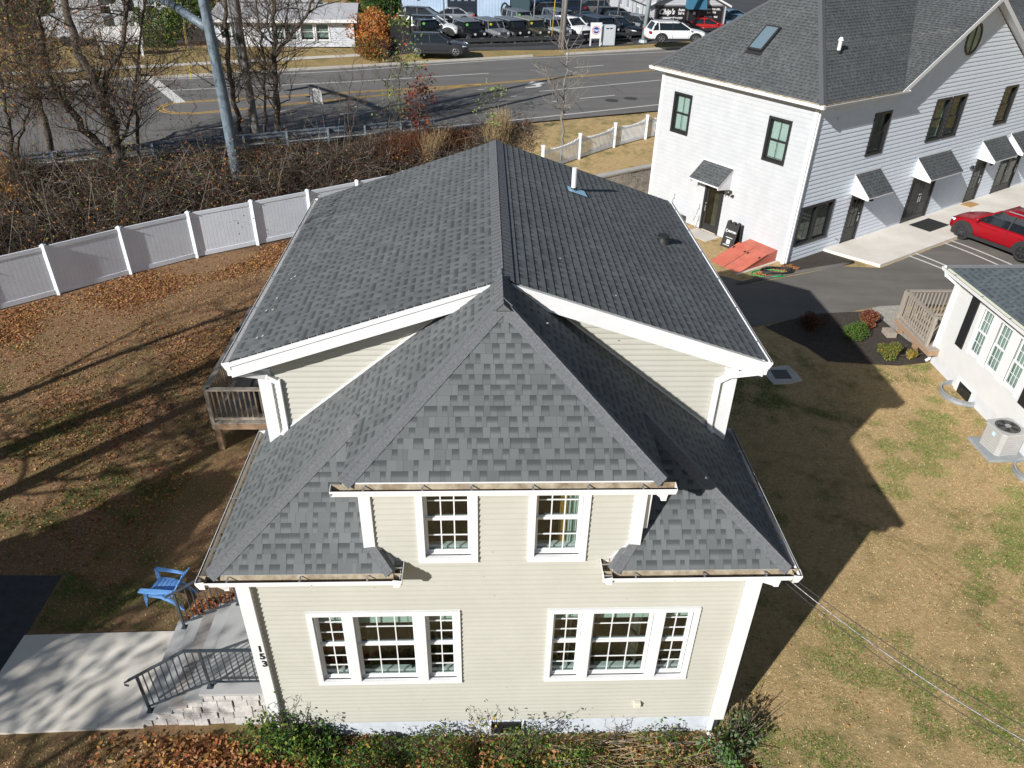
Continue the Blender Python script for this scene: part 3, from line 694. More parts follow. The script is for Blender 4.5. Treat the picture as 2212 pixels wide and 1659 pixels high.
# downspouts
for s in (-1,1):
    downspout(hs,[(s*(xm+.03),yM+.02,zm-.12),(s*(xm+.02),yM+.03,zm-.22),(s*(HW-.12),yM+.22,5.98),(s*(HW-.29),YB-.06,5.86),(s*(HW-.29),YB-.06,4.93),(s*(HW-.24),YB-.13,4.84)],.09,.065)
downspout(hs,[(3.98,-ov-.06,ze-.12),(3.96,-ov-.06,ze-.24),(3.7,-.07,4.05),(3.7,-.07,.12),(3.72,-.22,.06)])
downspout(hs,[(-3.98,-ov-.06,ze-.12),(-3.9,-ov-.03,4.2),(-3.92,-.06,4.05),(-3.92,.1,3.95)])
downspout(hs,[(2.12,-ov-.06,ze_d-.12),(2.1,-ov-.06,5.85),(2.02,.03,5.72),(2.02,.05,4.95)])
# house number
text_mesh('house_number','1',.19,text_M((-3.755,-.105,2.59),(1,0,0),(0,0,1)),BLACK,hs,.006,bold=.004); text_mesh('house_number','5',.19,text_M((-3.745,-.105,2.41),(1,0,0),(0,0,1)),BLACK,hs,.006,bold=.004); text_mesh('house_number','3',.19,text_M((-3.735,-.105,2.23),(1,0,0),(0,0,1)),BLACK,hs,.006,bold=.004)
# windows
for k,(a,b,c,d) in enumerate(wins[:2]):
    tri=((a,a+.62,2,3),(a+.62,b-.62,3,2),(b-.62,b,2,3))
    for j,(p,q,cn,rw) in enumerate(tri): window(hs,M0,p,q,c,d,TRIM,'g',cn,rw if 1 else 2,tw=.085,rec=.085,blind=(.27 if k==0 else .24))
    for x in (a+.54,b-.70): m=MB(); m.box((x,-.058,c+.09),(x+.16,-.001,d-.085),TRIM); part(m,'window_mullion')
window(hs,M0,*wins[2],TRIM,'g',3,2,tw=.10,rec=.10,blind=.22); window(hs,M0,*wins[3],TRIM,'g',3,2,tw=.10,rec=.10,blind=.2,curtain=((.55,.72,CURT),(.74,1.0,BLIND)))
# things seen inside the front windows
m=MB(); m.cyl((-2.62,.35,2.25),.16,.12,mat('red_lampshade',(.55,.03,.02),.7),n=20,r2=.12); m.build('lamp_shade',hs)
# vent pipe, roof vent, meter box, dryer vent
p=Vector((1.66,7.9,0)); zz=zr-(p.x-xr)*(zr-zm)/(xm-xr); m=MB(); m.cyl((p.x,p.y,zz-.05),.055,.55,TRIM,n=16); m.build('vent_pipe',hs,smooth=False)
m=MB(); m.cyl((p.x,p.y,zz-.02),.10,.10,PLASTIC,n=16,r2=.06); n_=pn((xm,yM,zm),(xm,yL,zm),(xr,yL,zr)); u_=Vector((1,0,-(zr-zm)/(xm-xr))).normalized()
c_=Vector((p.x+.05,p.y-.08,zz))+n_*.022; m.add([c_-u_*.2-Vector((0,.16,0)),c_+u_*.24-Vector((0,.16,0)),c_+u_*.2+Vector((0,.2,0)),c_-u_*.2+Vector((0,.16,0))],[[0,1,2,3]],mat('pale_blue_flashing',(.30,.55,.72),.4)); m.build('vent_flashing',hs)
p=Vector((3.37,6.45,0)); zz=zr-(p.x-xr)*(zr-zm)/(xm-xr); m=MB(); m.cyl((p.x,p.y,zz-.02),.13,.14,PLASTIC,n=20,r2=.09); m.cyl((p.x,p.y,zz+.12),.12,.03,PLASTIC,n=20); m.build('roof_vent',hs)
m=MB(); m.box((2.28,-.09,.86),(2.4,-.015,.98),mat('cream_outlet_box',(.66,.63,.52),.5)); m.build('outlet_box',hs,bevel=.01)
m=MB(); m.box((1.95,.25,5.2),(2.04,.33,5.26),TRIM); m.cyl((1.97,.12,5.28),.035,.1,TRIM,axis='x'); m.build('vent_hood',hs)
# service mast on the right corner
m=MB(); m.tube([(4.0,.25,3.6),(4.12,.1,3.9),(4.15,-.05,4.1)],.03,PLASTIC); m.tube([(4.05,.12,3.95+.12*math.sin(a)) if 0 else (4.15+.1*math.cos(a),.0,3.95+.1*math.sin(a)) for a in np.linspace(0,5.5,14)],.014,PLASTIC,6); m.build('service_conduit',hs)
# droppings and lichen specks, small shingle debris
SP=mat('pale_lichen',(.62,.62,.55),.9); m=MB()
for (u,v) in ((577,672),(591,670),(557,731),(569,727),(631,603),(639,598),(600,645),(1182,700),(1210,560),(1330,640),(1085,640),(1092,637)):
    pl_=((-xm,yM,zm),(xr,yM,zr),(xr,yL,zr)) if u<1080 else ((xm,yM,zm),(xr,yM,zr),(xr,yL,zr))
    nn_=pn(*pl_); d_=Vector(ray(u,v)); o_=Vector(CL); c_=o_+d_*((Vector(pl_[0])-o_).dot(nn_)/d_.dot(nn_))+nn_*.014; e1=nn_.orthogonal().normalized()*.032; e2=nn_.cross(e1).normalized()*.014
    m.prism([c_-e1,c_-e2,c_+e1*.8,c_+e2],nn_*.006,SP)
m.build('bird_droppings',hs)
# ================================================================= STEPS, RAILINGS, CHAIR, DECK
st=thing('front_steps','wide bluestone steps with a rough ledge stone side, up to the left of the house','steps',(-5.1,1.37,0))
L0=lambda p:(p[0]+5.1,p[1]-1.37,p[2])
rise=.165
for k in range(5):
    x0=-6.37+.3*k; z1=.06+rise*(k+1)
    mt=BLUES if k!=2 else mat('brownish_bluestone',(.34,.31,.285),.75,col2=(.41,.385,.36),scale=1.2)
    m=MB(); m.box(L0((x0,.30,z1-.045)),L0((x0+(.33 if k<4 else 1.28),2.44,z1)),mt); m.build('tread',st,bevel=.006)
m=MB()
for k in range(5):
    x0=-6.34+.3*k; z1=.06+rise*(k+1)-.045; x=x0
    m.box(L0((x0,.37,-.2)),L0((-3.9,2.38,z1)),mat('mortar',(.36,.34,.32),.9,.1,9))
m.build('stone_base',st)
rr=random.Random(3)
for k in range(5):
    z0=.06+rise*k-.045 if k else -.02; z1=.06+rise*(k+1)-.047; x=-6.33+.3*k
    m=MB()
    while x<-3.9:
        w=rr.uniform(.14,.32); x2=min(x+w,-3.9); yy=.335-rr.uniform(0,.035)
        m.prism([L0((x+.006,yy,z0+.006)),L0((x2-.006,yy+rr.uniform(-.01,.01),z0+.006+rr.uniform(0,.006))),L0((x2-.008,yy+.004,z1-.005)),L0((x+.008,yy+.01,z1-.004))],(0,.06,0),STONE); x=x2
    o=m.build('stone_course',st,bevel=.006)
for k in range(5):
    m=MB(); x0=-6.35+.3*k; m.box(L0((x0,.37,.06+rise*k)),L0((x0+.02,2.38,.06+rise*(k+1)-.045)),STONE); m.build('riser',st)
def railing(label,y,xa,za,xb,zb,xl,curl=True,n=15):
    t=thing('metal_railing',label,'railing',(xa,y,za),0,'metal railings of the front steps')
    o=Vector((xa,y,za)); P=lambda x,z:Vector((x,y,z))-o
    m=MB(); m.bar(P(xa,za),P(xa,za+.98),.04,.04,RAILM); m.box(P(xa,za)+Vector((-.05,-.05,0)),P(xa,za)+Vector((.05,.05,.012)),RAILM); m.build('post',t)
    m=MB(); m.bar(P(xb,zb),P(xb,zb+.98),.04,.04,RAILM); m.box(P(xb,zb)+Vector((-.05,-.05,0)),P(xb,zb)+Vector((.05,.05,.012)),RAILM); m.build('post',t)
    m=MB(); ztop=lambda x:(za+.96+(zb-za)*min(1,max(0,(x-xa)/(xb-.2-xa)))); 
    m.bar(P(xa-.18,ztop(xa)-.10),P(xb-.25,ztop(xb)),.055,.025,RAILM); m.bar(P(xb-.25,ztop(xb)),P(xl,ztop(xl)),.055,.025,RAILM)
    if curl: m.tube([P(xa-.16,ztop(xa)-.09),P(xa-.24,ztop(xa)-.15),P(xa-.25,ztop(xa)-.21),P(xa-.19,ztop(xa)-.24)],.018,RAILM,6)
    m.build('top_rail',t)
    zl=lambda x:za+.13+(zb-za)*min(1,max(0,(x-xa)/(xb-xa)))
    m=MB(); m.bar(P(xa,zl(xa)),P(xb,zl(xb)),.03,.02,RAILM); m.bar(P(xb,zl(xb)),P(xl,zl(xl)),.03,.02,RAILM); m.build('bottom_rail',t)
    m=MB(); x=xa+.11
    while x<xl-.03:
        if abs(x-xb)>.05: m.bar(P(x,zl(x)),P(x,ztop(x)),.016,.016,RAILM)
        x+=.118
    m.build('baluster',t)
railing('grey metal railing nearer the camera, with a curled end above the rough stone side','y' and .46,-6.2,.225,-5.02,.885,-3.9)
railing('grey metal railing on the far side of the steps, nearer the blue chair',2.28,-6.2,.225,-5.02,.885,-3.9,False)
# blue lounge chair
BLUEP=mat('blue_plastic',(.15,.34,.70),.45,.12,3)
ch=thing('garden_chair','blue plastic slatted garden chair on the lawn beside the steps','chair',(-6.90,3.22,0),R(170)); ch.scale=(.84,.84,.88)
S_=lambda x,y,z:(x,y,z)
for k in range(6):      # seat slats
    m=MB(); x0=-.28+k*.095; m.prism([(x0,-.25,.36+.012*k-.03),(x0+.08,-.25,.37+.012*k-.03),(x0+.08,.25,.37+.012*k-.03),(x0,.25,.36+.012*k-.03)],(0,0,.02),BLUEP); m.build('seat_slat',ch)
for k in range(5):      # back slats, fanned
    y=(-2+k)*.105; m=MB(); m.prism([(-.28,y*.85-.042,.33),(-.28,y*.85+.042,.33),(-.60,y*1.15+.045,.92-.03*abs(k-2)),(-.60,y*1.15-.045,.92-.03*abs(k-2))],(-.02,0,-.01),BLUEP); m.build('back_slat',ch)
m=MB(); m.prism([(-.42,-.28,.58),(-.42,.28,.58),(-.45,.28,.64),(-.45,-.28,.64)],(-.03,0,-.01),BLUEP); m.build('back_rail',ch)
for s in (-1,1):
    m=MB(); pr=[(.40,0),(.36,0),(.28,.30),(.27,.54),(.30,.57),(.36,.55),(.37,.32)]; m.prism([(x,s*.30-.02,z) for x,z in pr],(0,.04,0),BLUEP); m.build('front_leg',ch)
    m=MB(); pr=[(.30,.33),(.30,.39),(-.1,.39),(-.42,.26),(-.62,.0),(-.54,0),(-.30,.2),(-.05,.32)]; m.prism([(x,s*.28-.02,z) for x,z in pr],(0,.04,0),BLUEP); m.build('rear_leg',ch)
    m=MB(); m.prism([(.40,s*.36-.06,.56),(.40,s*.36+.06,.56),(-.05,s*.36+.055,.58),(-.44,s*.30+.03,.60),(-.44,s*.30-.03,.60),(-.05,s*.33-.05,.58)],(0,0,.03),BLUEP); m.build('armrest',ch)
# side deck
BALW=mat('dark_baluster_wood',(.13,.10,.07),.85,col2=(.22,.17,.12),scale=3,sx=(6,6,1))
def wood_deck(label,x0,x1,y0,y1,z,sides,name='wooden_deck',boards='x'):
    t=thing(name,label,'deck',(x0,y0,0)); O=Vector((x0,y0,0)); 
    m=MB()
    if boards=='x':
        x=x0
        while x<x1: m.box(Vector((x+.003,y0-.02,z-.035))-O,Vector((min(x+.137,x1),y1,z))-O,WOODW); x+=.14
    else:
        y=y0
        while y<y1: m.box(Vector((x0-.02,y+.003,z-.035))-O,Vector((x1,min(y+.137,y1),z))-O,WOODW); y+=.14
    m.build('deck_boards',t)
    m=MB(); m.box(Vector((x0,y0,z-.22))-O,Vector((x1,y0+.04,z-.036))-O,WOODN); m.box(Vector((x0,y0+.04,z-.22))-O,Vector((x0+.04,y1,z-.036))-O,WOODN); m.build('rim_joist',t)
    for (x,y) in (((x0+.1,y0+.1),(x0+.1,y1-.1),((x0+x1)/2,y0+.1)) if x0<0 else ((x0+.25,y1-.1),(x0+.3,y0+1.2))): m=MB(); m.box(Vector((x-.07,y-.07,-.1))-O,Vector((x+.07,y+.07,z-.04))-O,WOODN); m.build('post',t)
    done=[]
    for (a,b) in sides:
        a=Vector((*a,z));b=Vector((*b,z)); L=(b-a).length; d=(b-a)/L
        m=MB(); m.bar(a+Vector((0,0,1.0))-O,b+Vector((0,0,1.0))-O,.14,.035,WOODW); m.build('top_rail',t)
        m=MB(); m.bar(a+Vector((0,0,.1))-O,b+Vector((0,0,.1))-O,.04,.08,WOODW); m.build('bottom_rail',t)
        m=MB(); n=int(L/.13); rg=random.Random(int(L*100))
        for k in range(1,n): p=a+d*(L*k/n); m.bar(p+Vector((0,0,.06))-O,p+Vector((0,0,.985))-O,.035,.035,BALW if x0<0 else WOODW)
        m.build('baluster',t)
        n=max(1,int(L/1.9))
        for k in range(n+1):
            p=a+d*(L*k/n)
            if any((p-w_).length<.2 for w_ in done): continue
            done.append(p); m=MB(); m.bar(p-Vector((0,0,.2))-O,p+Vector((0,0,.98))-O,.09,.09,WOODW); m.build('rail_post',t)
    return t
wood_deck('weathered wooden deck with a railing on the left side of the sage green house',-7.28,-3.9,8.12,12.75,1.0,[((-7.24,8.16),(-3.95,8.16)),((-7.24,8.16),(-7.24,12.7)),((-7.24,12.7),(-4.2,12.7))])
# covered grill
COVER=mat('black_grill_cover',(.006,.0065,.007),.6,.3,5)
gx,gy=-5.55,8.85
gr=MB(); rings=[(.0,.72,.36),(.35,.74,.37),(.75,.80,.36),(.95,.62,.33),(1.15,.50,.26),(1.24,.30,.12)]
V=[];Fq=[];n=24
for z,a,b in rings:
    for k in range(n):
        an=2*math.pi*k/n; cx=math.copysign(abs(math.cos(an))**.5,math.cos(an))*a*(1+.02*math.sin(5*an+z*9)); cy=math.copysign(abs(math.sin(an))**.5,math.sin(an))*b*(1+.04*math.sin(7*an+z*7)); V.append((gx+cx,gy+cy,1.0+z))
for i in range(len(rings)-1):
    for k in range(n): Fq.append([i*n+k,i*n+(k+1)%n,(i+1)*n+(k+1)%n,(i+1)*n+k])
Fq.append([(len(rings)-1)*n+k for k in range(n)]); gr.add(V,Fq,COVER)
tag(gr.build('covered_grill',smooth=True),'grill under a black cover standing on the wooden deck','grill')
m=MB(); m.box((-7.33,11.1,1.75),(-7.15,11.35,2.05),COVER); tag(m.build('black_cloth',bevel=.03),'black cloth hung over the long railing of the wooden deck','cloth')
# bin under the deck
m=MB(); m.cyl((-5.9,8.35,0),.24,.62,mat('pale_grey_bin',(.42,.42,.40),.6),n=18,r2=.28); tag(m.build('plastic_bin'),'pale grey bin standing under the wooden deck','bin')
# ================================================================= PRIVACY FENCE (left)
fp=[(-19.45,13.7),(-17.5,15.35),(-15.5,17.08),(-13.62,18.8),(-11.66,20.42),(-9.6,21.75),(-7.62,23.1),(-5.75,24.4),(-3.85,25.75),(-1.9,27.0)]
fn=thing('privacy_fence','tall white vinyl privacy fence along the left garden','fence',(fp[2][0],fp[2][1],0)); FO=Vector((fp[2][0],fp[2][1],0))
for i,(x,y) in enumerate(fp):
    z=Z(x,y); m=MB(); m.box(Vector((x-.065,y-.065,z-.1))-FO,Vector((x+.065,y+.065,z+1.86))-FO,PVC); q=m.build('post',fn)
    m=MB(); m.box(Vector((x-.085,y-.085,z+1.86))-FO,Vector((x+.085,y+.085,z+1.885))-FO,PVC); c=Vector((x,y,z+1.885))-FO; m.add([c+Vector((a*.08,b*.08,0)) for a,b in ((-1,-1),(1,-1),(1,1),(-1,1))]+[c+Vector((0,0,.05))],[[0,1,4],[1,2,4],[2,3,4],[3,0,4]],PVC); m.build('post_cap',q)
    if i==len(fp)-1: break
    x2,y2=fp[i+1]; a=Vector((x,y,z));b=Vector((x2,y2,Z(x2,y2))); d=(b-a); L=d.length; d/=L; sd_=Vector((d.y,-d.x,0)).normalized()
    m=MB(); m.bar(a+d*.06+Vector((0,0,1.76))-FO,b-d*.06+Vector((0,0,1.76))-FO,.05,.14,PVC); m.build('top_rail',fn)
    m=MB(); m.bar(a+d*.06+Vector((0,0,.12))-FO,b-d*.06+Vector((0,0,.12))-FO,.05,.17,PVC); m.build('bottom_rail',fn)
    m=MB(); n=16
    for k in range(n):
        p=a+d*(.08+(L-.16)*k/n); q=a+d*(.08+(L-.16)*(k+1)/n-.012); z0=Vector((0,0,.2));z1=Vector((0,0,1.7)); 
        pts=[p+z0,q+z0,q+z1,p+z1]; m.prism([u_-FO-sd_*.011 for u_ in pts],sd_*.022,PVC)
    p=a+d*.07+Vector((0,0,.2));q=b-d*.07+Vector((0,0,.2)); m.prism([u_-FO-sd_*.004 for u_ in (p,q,q+Vector((0,0,1.5)),p+Vector((0,0,1.5)))],sd_*.008,PVC)
    m.build('fence_panel',fn)
# ================================================================= PICKET FENCE (right)
pp=[(2.55,27.9),(4.5,29.72),(6.5,31.45),(8.4,32.85),(10.4,34.3),(12.5,35.8)]
pf=thing('picket_fence','white vinyl picket fence with scalloped tops on the bank beside the road','fence',(pp[1][0],pp[1][1],Z(*pp[1]))); FO=Vector(pf.location)
for i,(x,y) in enumerate(pp):
    z=Z(x,y); m=MB(); m.box(Vector((x-.065,y-.065,z-.1))-FO,Vector((x+.065,y+.065,z+1.2))-FO,PVC); q=m.build('post',pf)
    m=MB(); m.box(Vector((x-.085,y-.085,z+1.2))-FO,Vector((x+.085,y+.085,z+1.25))-FO,PVC); m.build('post_cap',q)
    if i==len(pp)-1: break
    x2,y2=pp[i+1]; a=Vector((x,y,z));b=Vector((x2,y2,Z(x2,y2))); d=(b-a); L=d.length; d/=L
    for nm,h,hh in (('top_rail',.86,.10),('bottom_rail',.13,.16)): m=MB(); m.bar(a+Vector((0,0,h))-FO,b+Vector((0,0,h))-FO,.045,hh,PVC); m.build(nm,pf)
    m=MB(); n=26
    for k in range(1,n):
        t_=k/n; p=a+d*(L*t_); top=1.12-.18*math.sin(math.pi*t_); m.bar(p+Vector((0,0,.12))-FO,p+Vector((0,0,top-.03))-FO,.035,.03,PVC); c=p+Vector((0,0,top-.03))-FO; m.cyl(c,.016,.04,PVC,n=4,r2=.003)
    m.build('pickets',pf)
# retaining wall
BLK=mat('split_face_block',(.24,.215,.185),.95,col2=(.48,.44,.39),scale=9,bump=1,bscale=18,detail=8)
BLKC=mat('wall_cap_stone',(.36,.345,.32),.85,col2=(.44,.425,.40),scale=3)
rw=thing('retaining_wall','grey split face block retaining wall behind the white building','wall',(5.4,27.2,0)); 
ang=math.atan(.615); rw.rotation_euler=(0,0,ang); rr=random.Random(5)
for c in range(6):
    m=MB(); z=.28+c*.2-.03; x=-3.4+(c%2)*.2
    while x<12: w=.42; m.prism([(x+.004,-.02-rr.uniform(0,.03)+.02*c,z+.004),(x+w-.004,-.02-rr.uniform(0,.03)+.02*c,z+.004),(x+w-.004,-.02-rr.uniform(0,.03)+.02*c,z+.196),(x+.004,-.02-rr.uniform(0,.03)+.02*c,z+.196)],(0,.28,0),BLK); x+=w
    m.build('block_course',rw)
m=MB(); m.box((-3.5,.03,1.45),(12,.42,1.53),BLKC); m.build('cap_course',rw)
# ================================================================= WHITE SHOP BUILDING
wb=thing('shop_building','white two storey building with dark hip roof, black windows and small door canopies','building',(C5.x,C5.y,0),R(32.5))
zb=.2; zt=6.42; LW=8.0; LR=26.0; SL=.85; oe=.35
MR=frame_M((0,0,0),(1,0,0),(0,-1,0)); ML=frame_M((0,0,0),(0,1,0),(-1,0,0))    # right wall (x), left wall (along y)
rw_w=[(3.7,4.82,4.06,5.74),(8.02,9.16,4.03,5.8),(9.26,10.40,4.03,5.8),(13.7,14.85,4.05,5.76),(18.2,19.3,4.05,5.76)]
lw_w=[(6.11,7.15,3.98,5.65),(.98,2.05,3.99,5.67)]
inx=lambda w:(w[0]+.06,w[1]-.06,w[2]+.06,w[3]-.06)
low=(.32,2.42,.94,2.56)
doors_r=[(3.62,4.62,.36,2.5,'single'),(8.1,10.1,.36,2.5,'double'),(13.45,14.5,.36,2.5,'single'),(16.0,18.0,.36,2.5,'double_glass')]
door_l=(3.6,4.62,.28,2.42)
m=MB(); E1=.175
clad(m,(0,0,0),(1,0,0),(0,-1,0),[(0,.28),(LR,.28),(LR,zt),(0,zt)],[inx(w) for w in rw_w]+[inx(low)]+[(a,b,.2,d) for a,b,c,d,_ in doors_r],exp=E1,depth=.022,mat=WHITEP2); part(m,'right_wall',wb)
gx0,gx1,gzp=4.75,15.25,9.45
m=MB(); clad(m,(0,-.001,0),(1,0,0),(0,-1,0),[(gx0,zt),(gx1,zt),(10,gzp)],[(9.05,9.75,7.5,8.55)],exp=E1,depth=.022,mat=WHITEP2,z0=.28); part(m,'gable_wall',wb)
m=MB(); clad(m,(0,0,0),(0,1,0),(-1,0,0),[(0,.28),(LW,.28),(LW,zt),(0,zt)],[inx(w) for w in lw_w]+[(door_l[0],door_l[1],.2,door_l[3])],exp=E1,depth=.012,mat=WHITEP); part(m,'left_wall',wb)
m=MB(); m.box((.01,LW-.02,.2),(LR,LW,zt),WHITEP); part(m,'rear_wall',wb)
m=MB(); m.box((.03,.03,-.3),(LR,LW-.03,.29),mat('concrete_footing',(.55,.52,.46),.9,.1,4)); part(m,'foundation',wb)
m=MB(); m.box((-.02,-.03,.24),(.14,0,zt-.05),TRIM); m.box((-.03,-.03,.24),(0,.14,zt-.05),TRIM); part(m,'corner_board',wb)
m=MB(); m.box((-.03,LW-.14,.24),(0,LW+.02,zt-.05),TRIM); part(m,'corner_board',wb)
# roof
re=zt+.14; Wd=LW+2*oe; AX=-oe+Wd/2; AZ_=re+SL*Wd/2; GZ=9.62; gs=(GZ-re-.02)/(10-4.62)
vy=lambda z:(z-re)/SL-oe       # y on the front slope at height z
m=MB()
shingle(m,[(-oe,-oe,re),(-oe,LW+oe,re),(AX,AX,AZ_)],SHING2,lip=False)
zg=GZ; yv=vy(zg)
shingle(m,[(-oe,-oe,re),(4.62,-oe,re),(10,yv,zg),(10,AX,AZ_),(AX,AX,AZ_)],SHING2,lip=False)
shingle(m,[(15.38,-oe,re),(LR,-oe,re),(LR,AX,AZ_),(10,AX,AZ_),(10,yv,zg)],SHING2,lip=False)
m.poly([(-oe,LW+oe,re),(LR,LW+oe,re),(LR,AX,AZ_),(AX,AX,AZ_)],SHING2,[(0,0),(1,0),(1,1),(0,1)])
part(m,'roof',wb)
m=MB(); fy=-oe-.02
shingle(m,[(4.62,-oe,re+.01),(4.62,-oe-.02,re+.01),(10,-oe-.02,zg+.01),(10,yv,zg+.01)],SHING2,lip=False)
shingle(m,[(15.38,-oe,re+.01),(15.38,-oe-.02,re+.01),(10,-oe-.02,zg+.01),(10,yv,zg+.01)],SHING2,lip=False); part(m,'gable_roof',wb)
BLT=mat('pale_blue_trim',(.62,.68,.76),.5)
for s in (-1,1):
    m=MB(); xe=10+s*5.45; m.prism([(xe,-oe-.05,re-.03),(10,-oe-.05,zg+.01),(10,-oe-.05,zg-.20),(xe,-oe-.05,re-.24)],(0,.025,0),TRIM)
    m.poly([(xe,-oe-.02,re-.17),(10,-oe-.02,zg-.13),(10,0,zg-.13),(xe,0,re-.17)],TRIM); part(m,'rake_board',wb)
nl=pn((-oe,-oe,re),(-oe,LW+oe,re),(AX,AX,AZ_)); nf=pn((-oe,-oe,re),(4,-oe,re),(AX,AX,AZ_)); nb=pn((-oe,LW+oe,re),(4,LW+oe,re),(AX,AX,AZ_))
hipcap((-oe,-oe,re),(AX,AX,AZ_),nl,nf,wb,.15,CAP2,.2); hipcap((-oe,LW+oe,re),(AX,AX,AZ_),nl,nb,wb,.15,CAP2,.2); hipcap((10,-oe-.03,zg),(10,yv,zg),Vector((-.5,0,.86)),Vector((.5,0,.86)),wb,.15,CAP2,.2)
m=MB(); m.box((-oe-.0,-oe,re-.2),(-oe+.02,LW+oe,re-.01),TRIM); part(m,'fascia',wb)
m=MB(); m.box((-oe+.02,-oe,re-.2),(4.62,-oe+.02,re-.01),TRIM); m.box((-oe+.02,-oe+.02,re-.2),(4.62,0,re-.17),TRIM); m.box((-oe+.02,0,re-.2),(0,LW+oe,re-.17),TRIM); part(m,'soffit',wb)
m=MB(); m.box((15.38,-oe,re-.2),(LR,-oe+.02,re-.01),TRIM); part(m,'fascia',wb)
gutter(wb,(-oe-.12,-oe-.12,re-.03),(-oe-.12,LW+oe+.1,re-.03),(1,0,0),brk=3); gutter(wb,(-oe-.12,-oe-.12,re-.03),(4.95,-oe-.12,re-.03),(0,1,0),brk=1.2); gutter(wb,(15.2,-oe-.12,re-.03),(LR,-oe-.12,re-.03),(0,1,0),brk=1.2)
downspout(wb,[(.05,-.25,re-.15),(.06,-.06,re-.4),(.06,-.06,.3)],.07,.05)
# skylight, vent
def on_left(yy,zz_): x=(zz_-re)/SL-oe; return Vector((x,yy,zz_))
A=on_left(3.0,7.95); n_=nl; up_=Vector((1,0,SL)).normalized(); si=Vector((0,1,0))
m=MB(); c=A+n_*.02
def slab(m,c,u_,v_,n_,hu,hv,h,mt): 
    b=[c-u_*hu-v_*hv,c+u_*hu-v_*hv,c+u_*hu+v_*hv,c-u_*hu+v_*hv]; m.prism(b,n_*h,mt)
skc=None
def hitplane(u,v,P0,n):
    d=Vector(ray(u,v)); o=Vector(CL); t=(P0-o).dot(n)/d.dot(n); return o+d*t
Rw=Matrix.Rotation(R(32.5),3,'Z'); toW=lambda p: Rw@Vector(p)+Vector((C5.x,C5.y,0)); toL=lambda p: Rw.transposed()@(Vector(p)-Vector((C5.x,C5.y,0)))
HH=lambda x,y:((2400+x/1.536)/1.736,y/1.536/1.736)
skc=toL(hitplane(*HH(718,228),toW((-oe,-oe,re)),Rw@nl))
slab(m,skc+n_*.01,si,up_,n_,.36,.62,.10,PLASTIC); slab(m,skc+n_*.11,si,up_,n_,.28,.54,.012,mat('skylight_glass',(.30,.42,.48),.12,metal=.6)); slab(m,skc-up_*.7+n_*.012,si,up_,n_,.4,.08,.01,MATS['pale_blue_trim'] if 0 else PLASTIC); m.build('skylight',wb)  # blue of the reflected sky put into the skylight's glass colour
vc=toL(hitplane(*HH(1142,300),toW((-oe,-oe,re)),Rw@nf)); m=MB(); m.cyl(vc-Vector((0,0,.05)),.07,.55,TRIM,n=12); m.cyl(vc+Vector((0,0,.4)),.11,.12,TRIM,n=12,r2=.04); m.cyl(vc-Vector((0,0,.05)),.11,.12,PLASTIC,n=12); m.build('roof_vent',wb)
def win(M_,w,**k): return window(wb,M_,w[0],w[1],w[2],w[3],BLACKF,k.pop('style','g'),tw=.10,rec=.05,sash_m=BLACKF,**k)
for w in lw_w:
    o=win(ML,w,cols=2,rows=1,blind=1,style='white',interior=WHITEBL)
GREENR=mat('reflection_green_room',(.36,.46,.38),.9,.4,2)  # pale green reflection in the panes put into the room colour
for w in rw_w: win(MR,w,cols=1 if w[1]-w[0]>1 and w[0]>8 else 2,rows=1,interior=GREENR)
for q in ((low[0],(low[0]+low[1])/2+.03),((low[0]+low[1])/2-.03,low[1])): win(MR,(q[0],q[1],low[2],low[3]),cols=2,rows=3,interior=GREENR,casement=True)
# round window
m=MB(); cx,cz,rx,rz=9.36,8.02,.56,.62
ring=[(cx+rx*math.cos(a),cz+rz*math.sin(a)) for a in np.linspace(0,2*math.pi,37)[:-1]]
ri=[(cx+(rx-.09)*math.cos(a),cz+(rz-.09)*math.sin(a)) for a in np.linspace(0,2*math.pi,37)[:-1]]
for i in range(36):
    j=(i+1)%36; m.add([(ring[i][0],-.06,ring[i][1]),(ring[j][0],-.06,ring[j][1]),(ri[j][0],-.06,ri[j][1]),(ri[i][0],-.06,ri[i][1]),(ring[i][0],.0,ring[i][1]),(ring[j][0],.0,ring[j][1]),(ri[j][0],.0,ri[j][1]),(ri[i][0],.0,ri[i][1])],[[0,1,2,3],[1,0,4,5],[3,2,6,7]],BLACKF)
m.box((cx-.03,-.055,cz-rz+.05),(cx+.03,-.02,cz+rz-.05),BLACKF); w_=m.build('round_window',wb)
m=MB(); m.poly([(x,-.03,z) for x,z in ri],GLASS); m.build('pane',w_); m=MB(); m.poly([(x,-.027,z) for x,z in ri],GREENR); m.build('reflection_green_disc',w_)  # disc behind the pane carries the same painted reflection green
